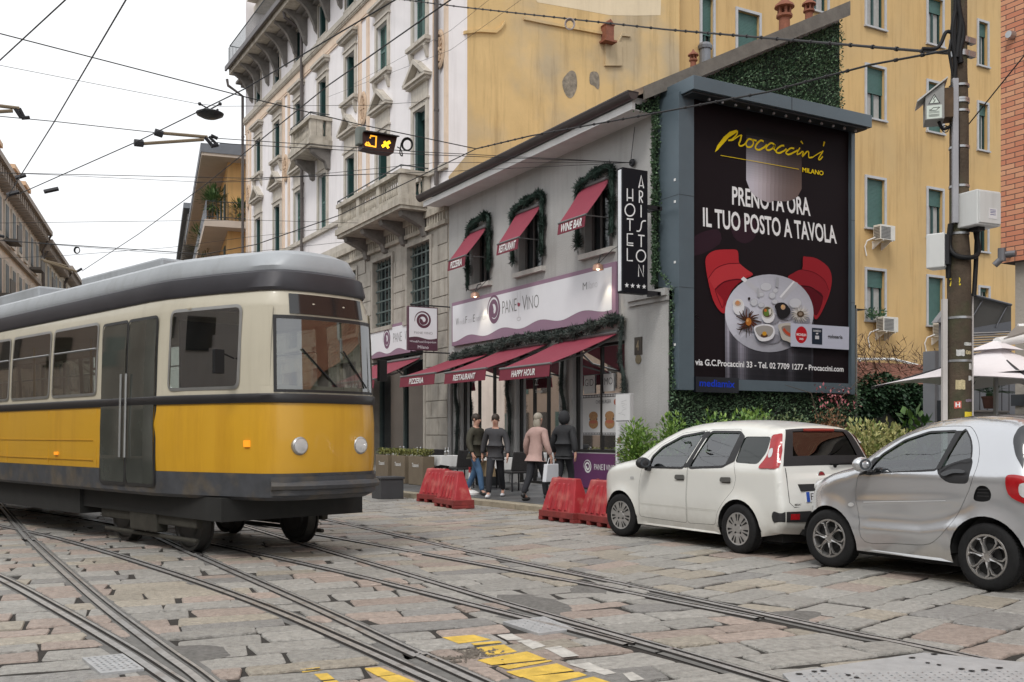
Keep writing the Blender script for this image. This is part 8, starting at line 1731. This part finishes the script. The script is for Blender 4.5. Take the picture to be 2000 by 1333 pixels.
mb.tube(cr([on_pole(1897, 452, .03) + rgt * .05, on_pole(1897, 480, .03) + rgt * .04, on_pole(1896, 520, .02) + rgt * .02, on_pole(1893, 580, .02)], 5), .024, 8)
mb.tube(cr([on_pole(1856, 440, .02), on_pole(1852, 490, .03) - rgt * .02, on_pole(1849, 545, .02)], 5), .026, 8)
a = on_pole(1862, 75, .02); mb.tube(cr([a, a - rgt * .10 + Vector((0, 0, .03)), a - rgt * .16 - Vector((0, 0, .09)), a - rgt * .22 - Vector((0, 0, .15)), a - rgt * .36 - Vector((0, 0, .15))], 6), .02, 8)
mb.build('cable', black, pole, smooth=50)
mb = MB(); wls = [((1873, 670), (1892, 678)), ((1860, 684), (1874, 698)), ((1876, 686), (1889, 695)), ((1859, 743), (1875, 763)), ((1882, 735), (1893, 745)), ((1883, 710), (1891, 725)), ((1876, 780), (1893, 787)), ((1857, 784), (1868, 799)), ((1873, 822), (1882, 830)), ((1884, 822), (1890, 826)), ((1874, 804), (1893, 819))]
for i, (a, b) in enumerate(wls):
 n = 5; rs = random.Random(i); vs = []
 for j in range(n + 1):
  px = a[0] + (b[0] - a[0]) * j / n; vs += [on_pole(px, a[1] + rs.uniform(0, 2), .004), on_pole(px, b[1] - rs.uniform(0, 2), .004)]
 mb.add(vs, [(2 * j, 2 * j + 1, 2 * j + 3, 2 * j + 2) for j in range(n)], [0, 0, 1, 1, 0, 0, 2, 3, 0, 0, 4][i])
mb.build('sticker', [M('sticker white', (.55, .55, .53), .6, 0, .3, 40), M('sticker buff', (.5, .42, .24), .6, 0, .4, 60), M('sticker violet', (.2, .16, .2), .6, 0, .5, 60), M('sticker red', (.5, .1, .07), .6, 0, .3, 40), M('sticker yellow', (.68, .52, .03), .6, 0, .2, 40)], pole)
mb = MB(); quad_text(mb, 'GECO', on_pole(1874, 671.5, .006), on_pole(1892, 671.5, .006), on_pole(1892, 677, .006), on_pole(1874, 677, .006), 0, .02); quad_text(mb, 'H', on_pole(1859, 787, .006), on_pole(1866, 787, .006), on_pole(1866, 796, .006), on_pole(1859, 796, .006), 1, .03); quad_text(mb, '722', on_pole(1852, 545, .006), on_pole(1867, 545, .006), on_pole(1867, 561, .006), on_pole(1852, 561, .006), 2, .03); quad_text(mb, 'REC', on_pole(1878, 688, .006), on_pole(1888, 688, .006), on_pole(1888, 693, .006), on_pole(1878, 693, .006), 0, .02)
mb.build('marking', [M('marking black', (.02, .02, .02), .6), whitep, MATS['sticker yellow']], pole)
# boxes on the pole
def pole_box(label, pxl, pxr, pyt, pyb, d0, d1, mat, rz, yaw=0.0): pass
def yb_(q, c, a): m = Matrix.Rotation(a, 3, 'Z'); return c + m @ Vector(q)
c = pc0 + rgt * .17 - fwd * .12 + Vector((0, 0, zp(450))); t = thing('junction_box', 'large white junction box with a paper notice on the right of the pole', 'junction box', c); A_ = -YAW + math.radians(24); whb = M('white polyester box', (.60, .61, .60), .5, 0, .06, 3, streak=.25)
hh = zp(383) - zp(450); mb = MB(); mb.box((-.19, -.13, 0), (.15, .13, hh), F=lambda q: yb_(q, c, A_)); mb.build('casing', whb, t, bevel=.012); mb = MB(); mb.box((-.17, -.142, .02), (.14, -.131, hh - .02), F=lambda q: yb_(q, c, A_)); dr_ = mb.build('door', whb, t, bevel=.005); mb = MB(); mb.box((-.04, -.1445, .07), (.08, -.1425, .18), F=lambda q: yb_(q, c, A_)); mb.build('notice', M('paper notice', (.68, .67, .68), .7, 0, .1, 50), dr_)
mb = MB()
for z in (.16, .145, .13, .11): mb.box((-.02, -.1455, z), (.06, -.1448, z + .006), F=lambda q: yb_(q, c, A_))
mb.build('notice_text', M('notice ink', (.1, .1, .25), .7), dr_); mb = MB(); mb.box((-.1, -.06, -.04), (.0, .06, -.001), F=lambda q: yb_(q, c, A_)); mb.build('cable_gland', black, t)
c = pc0 - rgt * .19 + fwd * .0 + Vector((0, 0, zp(525))); t = thing('junction_box', 'narrow white box on the left of the pole, below the electrical cabinet', 'junction box', c); hh = zp(458) - zp(525); A2 = -YAW - math.radians(40); mb = MB(); mb.box((-.13, -.10, 0), (.06, .10, hh), F=lambda q: yb_(q, c, A2)); mb.build('casing', whb, t, bevel=.012); mb = MB(); mb.box((.061, -.08, .03), (.10, .08, hh - .02), F=lambda q: yb_(q, c, A2)); mb.build('bracket', dkmet, t)
c = pc0 - rgt * .27 + fwd * .02 + Vector((0, 0, zp(240))); t = thing('electrical_cabinet', 'grey electrical cabinet with sloping lid and warning triangle, high on the pole', 'cabinet', c); hh = zp(180) - zp(240); A3 = -YAW - math.radians(18); cabm = M('weathered grey cabinet', (.28, .28, .27), .6, .2, .2, 5, streak=.4)
mb = MB(); mb.prism([yb_(q, c, A3) for q in ((-.09, -.14, 0), (.10, -.14, 0), (.10, -.14, hh + .06), (-.09, -.14, hh - .08))], (yb_((0, .28, 0), c, A3) - c)); mb.build('casing', cabm, t, bevel=.006); mb = MB(); mb.prism([yb_(q, c, A3) for q in ((-.17, -.17, hh - .135), (.13, -.17, hh + .09), (.13, -.17, hh + .105), (-.17, -.17, hh - .115))], (yb_((0, .34, 0), c, A3) - c)); mb.build('lid', M('pale lid', (.45, .44, .42), .5, .2), t)
mb = MB(); mb.box((.101, -.12, .02), (.19, .12, hh), F=lambda q: yb_(q, c, A3)); mb.build('mounting_frame', M('rusty brown frame', (.09, .055, .03), .8, .2, .4, 8), t)
mb = MB(); Q = lambda x, z, o=0: yb_((x, -.1415 - o, z), c, A3); mb.add([Q(-.075, .01), Q(.075, .01), Q(.075, .15), Q(-.075, .15)], [(0, 1, 2, 3)], 0); mb.add([Q(-.06, .165), Q(.06, .165), Q(.0, .27)], [(0, 1, 2)], 1); mb.add([Q(-.046, .173, .001), Q(.046, .173, .001), Q(.0, .255, .001)], [(0, 1, 2)], 0)
ribbon(mb, [Q(.008, .245, .002), Q(-.012, .212, .002), Q(.01, .208, .002), Q(-.008, .178, .002)], .008, (Q(0, 0, 1) - Q(0, 0)), 1)
ribbon(mb, [Q(-.05, .105, .001), Q(-.03, .105, .001), Q(-.01, .125, .001), Q(.05, .125, .001)], .006, (Q(0, 0, 1) - Q(0, 0)), 1); ribbon(mb, [Q(-.05, .095, .001), Q(.02, .095, .001), Q(.04, .115, .001), Q(.055, .12, .001)], .006, (Q(0, 0, 1) - Q(0, 0)), 1)
for z in (.08, .068, .05, .04, .03): mb.add([Q(-.055, z, .001), Q(.05, z, .001), Q(.05, z + .004, .001), Q(-.055, z + .004, .001)], [(0, 1, 2, 3)], 1)
mb.build('warning_sign', [M('pale green white sign', (.58, .64, .58), .6, 0, .06), M('sign black', (.02, .02, .02), .6)], t)
mb = MB(); b0_ = yb_((.05, -.05, 0), c, A3); mb.tube(cr([b0_, b0_ - Vector((0, 0, .08)) + rgt * .05, pc0 - rgt * .1 - fwd * .08 + Vector((0, 0, zp(250))), pc0 - rgt * .09 - fwd * .09 + Vector((0, 0, zp(262)))], 6), .018, 7); mb.tube([pc0 - rgt * .17 - fwd * .05 + Vector((0, 0, zp(255))) + (rgt * math.cos(a) + Vector((0, 0, math.sin(a)))) * .035 for a in [k * .42 for k in range(16)]], .006, 5); mb.build('lead', black, t)
# ================================================================ overhead wires
PT = pc0 + Vector((0, 0, zp(105))) - rgt * .09
def wire(label, pts, r, cat='wire', grp='overhead wires', lash=0, mat=None, sag=0.0):
 P = [Vector(p) for p in pts]; mb = MB()
 if sag and len(P) == 2: P = [P[0].lerp(P[1], k / 12) - Vector((0, 0, sag * 4 * (k / 12) * (1 - k / 12))) for k in range(13)]
 r *= .62; mb.tube(P, r, 6)
 if lash:
  L = [(P[i], P[i + 1]) for i in range(len(P) - 1)]
  for a, b in L:
   n = int((b - a).length / lash)
   for i in range(1, n + 1): c = a.lerp(b, i / (n + 1)); d = (b - a).normalized(); mb.tube([c - d * .02, c + d * .02], r * 1.7, 6)
 o = mb.build('overhead_wire', mat or wiremat, smooth=50); return tag(o, label, cat, grp)
jn = onY(930, 291, 18.5)
wire('thick lashed cable running from the concrete pole up to the palazzo', [PT, onX(1300, 58, 11.9), onX(900, 14, 12.5), onX(740, -6, 12.8)], .026, lash=.55)
wire('thick lashed cable from the pole sagging across the billboard to the wire junction', [PT + Vector((0, 0, .04)), atD(1700, 127, 11.6), atD(1500, 180, 13.4), atD(1310, 216, 15.2), atD(1035, 266, 18.2), jn], .02, lash=.4)
wire('wire from the junction carrying the tram signals to the upper left', [jn, onY(820, 268, 18.5), onY(700, 243, 18.5), onY(480, 190, 18.5), onY(0, 66, 18.5), onY(-200, 14, 18.5)], .016)
wire('wire from the junction descending across the palazzo balconies', [jn, onY(860, 325, 19), onY(660, 422, 21), onY(500, 478, 22.5), onY(400, 497, 24), onY(0, 470, 26)], .016)
AN = onX(1232, 318, FX - .1)
for lab, q, r in (('span wire from the wall anchor through the far rod insulator', [(820, 297), (430, 271), (300, 259), (110, 238), (-60, 222)], .011), ('span wire from the wall anchor passing just under the tram signals', [(820, 302), (440, 281), (405, 276)], .011), ('lowest span wire from the wall anchor across the white facade', [(880, 335), (500, 349), (0, 338)], .009), ('span wire crossing the orange house roof', [(850, 318), (480, 355), (380, 357)], .008)):
 wire(lab, [AN] + [onY(x, y, 17.9) for x, y in q], r)
mb = MB(); mb.lathe([(.07, -.05), (.09, 0), (.05, .03)], AN + Vector((.05, 0, 0)), 'X', 12); mb.tube([AN, AN + Vector((.1, 0, 0))], .03, 6); mb.tube([AN + Vector((0, 0, .03)), onX(1238, 262, FX - .05), onX(1240, 248, FX - .03)], .008, 5); tag(mb.build('wall_anchor', dkmet), 'iron wall anchor holding the span wires above the hotel sign', 'anchor')
for lab, q, z in (('contact wire entering at the top left corner', [(150, -20), (128, 0), (0, 118), (-60, 173)], 5.3), ('contact wire falling steeply from the top left', [(258, -20), (246, 0), (105, 240), (35, 352), (10, 392)], 5.3), ('contact wire crossing from the palazzo top towards the far left', [(806, -18), (772, 0), (478, 174), (270, 276), (40, 378)], 5.3), ('contact wire crossing the palazzo towards the tram roof', [(910, -22), (880, 0), (640, 168), (400, 362), (270, 458), (160, 530)], 5.3)):
 wire(lab, [onZ(x, y, z) for x, y in q], .012, grp='tram contact wires')
for lab, q, Y_ in (('thin span wire carrying the street lamp', [(-60, 112), (0, 128), (385, 203), (430, 208), (720, 206), (830, 199)], 27), ('high level wire low over the far left houses', [(0, 338), (80, 341), (410, 357), (520, 347), (880, 335)], 30), ('low level wire crossing the orange house', [(0, 436), (320, 432), (480, 430), (700, 436)], 30), ('wire just above the tram roof', [(0, 470), (150, 482), (300, 494), (420, 500), (700, 470)], 32), ('second thin wire above the tram roof', [(0, 505), (120, 500), (330, 484), (480, 464), (700, 440)], 33)):
 wire(lab, [onY(x, y, Y_) for x, y in q], .010)
wire('thin wire slanting past the yellow wall near the palazzo corner', [onX(1060, -30, 12.5), onX(880, 98, 12.9), onX(640, 190, 12.9)], .008); wire('second thin wire slanting past the yellow wall', [onX(980, -20, 12.5), onX(880, 60, 12.9), onX(690, 165, 12.9)], .008)
wire('stay wire running from the pole up past the brick building', [pc0 + Vector((0, 0, zp(246))) + rgt * .09, atD(2040, 60, 9.5)], .012)
for px, py, pl, r, lab in ((795, 282, 18.3, .13, 'coil of spare cable hanging beside the tram signals'), (1113, 47, 16.2, .11, 'coil of spare cable hanging in front of the yellow wall'), (150, 489, 32, .10, 'small coil of spare cable hanging above the tram roof')):
 c = onY(px, py, pl); mb = MB()
 for k in range(4): mb.tube([c + (Vector((CA, -SA, 0)) * math.cos(a) * .85 + Vector((0, 0, math.sin(a)))) * (r * (1 - .06 * k)) + fwd * .015 * k for a in [j * math.pi / 12 for j in range(25)]], .012, 6, caps=False)
 tag(mb.build('cable_coil', black if px < 1000 else M('pale cable', (.35, .30, .28), .6), smooth=50), lab, 'cable coil', 'spare cable coils')
def rods(label, segs, Y_):
 t = thing('insulator_arm', label, 'insulator', onY(segs[0][0], segs[0][1], Y_), 'rod insulators on the span wires'); mb = MB()
 for x0, y0, x1, y1, r in segs[:2]: mb.tube([onY(x0, y0, Y_), onY(x1, y1, Y_)], r, 6)
 mb.build('rod', M('tan resin rod', (.20, .155, .10), .5), t); mb = MB()
 for x0, y0, x1, y1, r in segs[2:]: mb.tube([onY(x0, y0, Y_), onY(x1, y1, Y_)], r, 6)
 mb.build('fitting', dkmet, t)
rods('twin rod insulator above the far end of the street, right of the first', [(265, 282, 398, 273, .028), (312, 260, 405, 268, .028), (400, 268, 415, 285, .03), (408, 267, 424, 283, .025), (412, 286, 426, 283, .035), (302, 258, 318, 263, .06), (262, 279, 280, 281, .06), (412, 265, 425, 271, .03)], 17.8)
rods('twin rod insulator entering at the left edge of the sky', [(-60, 200, 38, 212, .028), (-60, 222, 25, 217, .028), (30, 213, 42, 231, .03), (38, 212, 47, 229, .025), (42, 231, 58, 230, .03)], 17.8)
rods('rod insulator low at the left just above the tram roof', [(85, 510, 150, 531, .03), (80, 507, 130, 520, .02), (150, 531, 160, 525, .03)], 26)
mb = MB()
for x, y, w in ((40, 345, 10), (100, 372, 14), (25, 378, 12)): mb.tube([onY(x - w, y + 3, 30), onY(x + w, y - 3, 30)], .06, 5)
tag(mb.build('wire_clamps', dkmet), 'dark wire clamps where the contact wires meet at the far left', 'clamp')
# tram signal, street lamp
sg = thing('tram_signal', 'pair of hanging tram signal boxes lit orange, square and cross symbols', 'signal', onY(740, 280, 18.4)); YS = 18.35
S_ = lambda x, y, o=0.0: onY(x, y, YS - o)
def zq(x, y): return (700 + x / 6.35, 130 + y / 6.35)
for pts, nm in (([(62, 812), (245, 838), (240, 1050), (62, 1010)], 'square'), ([(245, 838), (480, 880), (435, 1075), (240, 1048)], 'cross')):
 mb = MB(); mb.prism([S_(*zq(*p)) for p in pts], (0, .28, 0)); mb.build('signal_box', M('dark red signal face', (.035, .008, .005), .4), sg); mb = MB(); a, b = S_(*zq(*pts[0]), .0), S_(*zq(*pts[1])); mb.prism([a, b, b + Vector((0, -.12, -.02)), a + Vector((0, -.12, -.02))], (0, 0, .02)); mb.build('visor', dkmet, sg)
led = M('orange signal light', (1, .4, .02), .5, emit=(1, .42, .03), es=1.0); mb = MB()
for pts in ([(148, 862), (222, 870), (214, 1000), (85, 972)], ): ribbon(mb, [S_(*zq(*p), .004) for p in pts + [pts[-1]]][:4], .036, (0, -1, 0))
ribbon(mb, [S_(*zq(85, 972), .005), S_(*zq(110, 940), .005)], .03, (0, -1, 0)); ribbon(mb, [S_(*zq(140, 880), .005), S_(*zq(155, 890), .005)], .03, (0, -1, 0)); ribbon(mb, [S_(*zq(118, 938), .005), S_(*zq(145, 975), .005)], .03, (0, -1, 0)); mb.build('square_symbol', led, sg)
mb = MB(); ribbon(mb, [S_(*zq(292, 995), .004), S_(*zq(395, 935), .004)], .06, (0, -1, 0)); ribbon(mb, [S_(*zq(320, 930), .006), S_(*zq(375, 1015), .006)], .055, (0, -1, 0)); mb.build('cross_symbol', M('yellow signal light', (1, .6, .02), .5, emit=(1, .62, .02), es=1.1), sg)
mb = MB(); mb.box(S_(*zq(0, 960), -.05), S_(*zq(50, 785), -.25)); mb.build('control_box', M('grey green box', (.16, .18, .16), .6), sg, bevel=.02)
for x in (110, 250, 420): mb = MB(); mb.tube([S_(*zq(x, 850), -.1), S_(*zq(x, 775 + x * .16), -.1)], .012, 5); mb.build('hanger', dkmet, sg)
mb = MB(); mb.tube(cr([S_(*zq(480, 1000), -.1), S_(*zq(525, 1030), -.1), S_(*zq(545, 1110), -.1), S_(*zq(515, 1080), -.1), S_(*zq(530, 950), -.1)], 6), .012, 5); mb.build('lead', black, sg)
lp = onY(410, 224, 27); t = thing('street_lamp', 'dish shaped street lamp hanging from a span wire in front of the sky', 'lamp', lp); mb = MB(); mb.lathe([(0, -.1), (.2, -.09), (.34, -.02), (.36, .03), (.3, .06), (.1, .1), (.06, .14), (0, .14)], lp, 'Z', 24); mb.build('dish', M('dark lamp dish', (.035, .038, .04), .4, .4), t, smooth=50); mb = MB()
for s_ in (-1, 1): mb.tube([lp + Vector((0, 0, .13)), lp + rgt * .16 * s_ + Vector((0, 0, .22)), lp + rgt * .26 * s_ + Vector((0, 0, .27))], .02, 5); mb.ball(lp + rgt * .27 * s_ + Vector((0, 0, .28)), .05, 8); mb.ball(lp + rgt * .2 * s_ + Vector((0, 0, .12)), .035, 8)
mb.build('hanger', dkmet, t)
# ================================================================ hotel sign
hs2 = thing('hotel_sign', 'tall narrow black hotel sign lettered HOTEL ARISTON with four stars', 'sign', (12.5, RYU - .3, 4.2)); YH = RYU - .42
H_ = lambda px, py, o=0.0: onY(px, py, YH - o)
a, b, c, d = H_(1216, 328), H_(1265, 333), H_(1265, 574), H_(1216, 573); x0, x1, z0, z1 = a.x, b.x, (c.z + d.z) / 2, (a.z + b.z) / 2
mb = MB(); mb.box((x0, YH, z0), (x1, YH + .18, z1)); mb.build('box', M('black sign face', (.006, .007, .011), .45, spec=.2), hs2, bevel=.004); mb = MB(); mb.box((x0 - .012, YH + .04, z0 + .04), (x0 - .001, YH + .14, z1 - .04)); mb.build('side_light', M('white side strip', (.75, .77, .8), .4), hs2)
zh = lambda x, y: (1195 + x / 4.444, 300 + y / 4.444); mb = MB(); N_ = (0, -1, 0); sw = .028
def hst(pts, w=sw, k=1): P = [H_(*zh(*p), .006) for p in pts]; ribbon(mb, cr(P, 5) if k > 1 else P, w, N_)
def ring_(cx, cy, rx, ry): hst([(cx + rx * math.cos(a), cy + ry * math.sin(a)) for a in [i * math.pi / 14 for i in range(29)]])
hst([(134, 304), (134, 414)]); hst([(181, 308), (181, 416)]); hst([(134, 385), (181, 388)]); ring_(157, 492, 42, 52); hst([(130, 568), (188, 573)]); hst([(157, 572), (157, 672)]); hst([(184, 700), (134, 698), (134, 796), (186, 800)]); hst([(134, 776), (186, 780)], .02); hst([(134, 822), (134, 930), (182, 932)])
hst([(234, 300), (255, 192), (276, 302)], .03); hst([(240, 280), (270, 282)], .02); hst([(239, 322), (239, 430)]); hst([(239, 324), (262, 335), (266, 355), (262, 375), (242, 382)], sw, 3); hst([(248, 384), (268, 430)]); hst([(254, 448), (254, 556)]); hst([(296, 586), (272, 588), (258, 606), (252, 650), (238, 674), (215, 674)], sw, 3); hst([(228, 710), (284, 715)]); hst([(255, 714), (255, 814)]); ring_(253, 890, 40, 50); hst([(232, 1070), (232, 966), (274, 1070), (274, 970)], .024)
for cx in (130, 180, 230, 280):
 P = []
 for i in range(10): r = 20 if i % 2 == 0 else 8.5; a_ = -math.pi / 2 + i * math.pi / 5; P.append((cx + r * math.cos(a_), 1145 + (cx - 130) * .08 + r * 1.18 * math.sin(a_)))
 mb.add([H_(*zh(*p), .006) for p in P] + [H_(*zh(cx, 1145 + (cx - 130) * .08), .006)], [(i, (i + 1) % 10, 10) for i in range(10)])
mb.build('lettering', M('sign letter white', (.78, .79, .80), .45), hs2); mb = MB()
for z in (onY(1300, 410, YH + .1).z, z0 + .05): mb.box((x1, YH + .06, z - .04), (x1 + .42, YH + .12, z + .04)); mb.box((x1 + .3, YH + .06, z - .03), (x1 + .36, RYU, z + .03))
mb.build('bracket', dkmet, hs2)
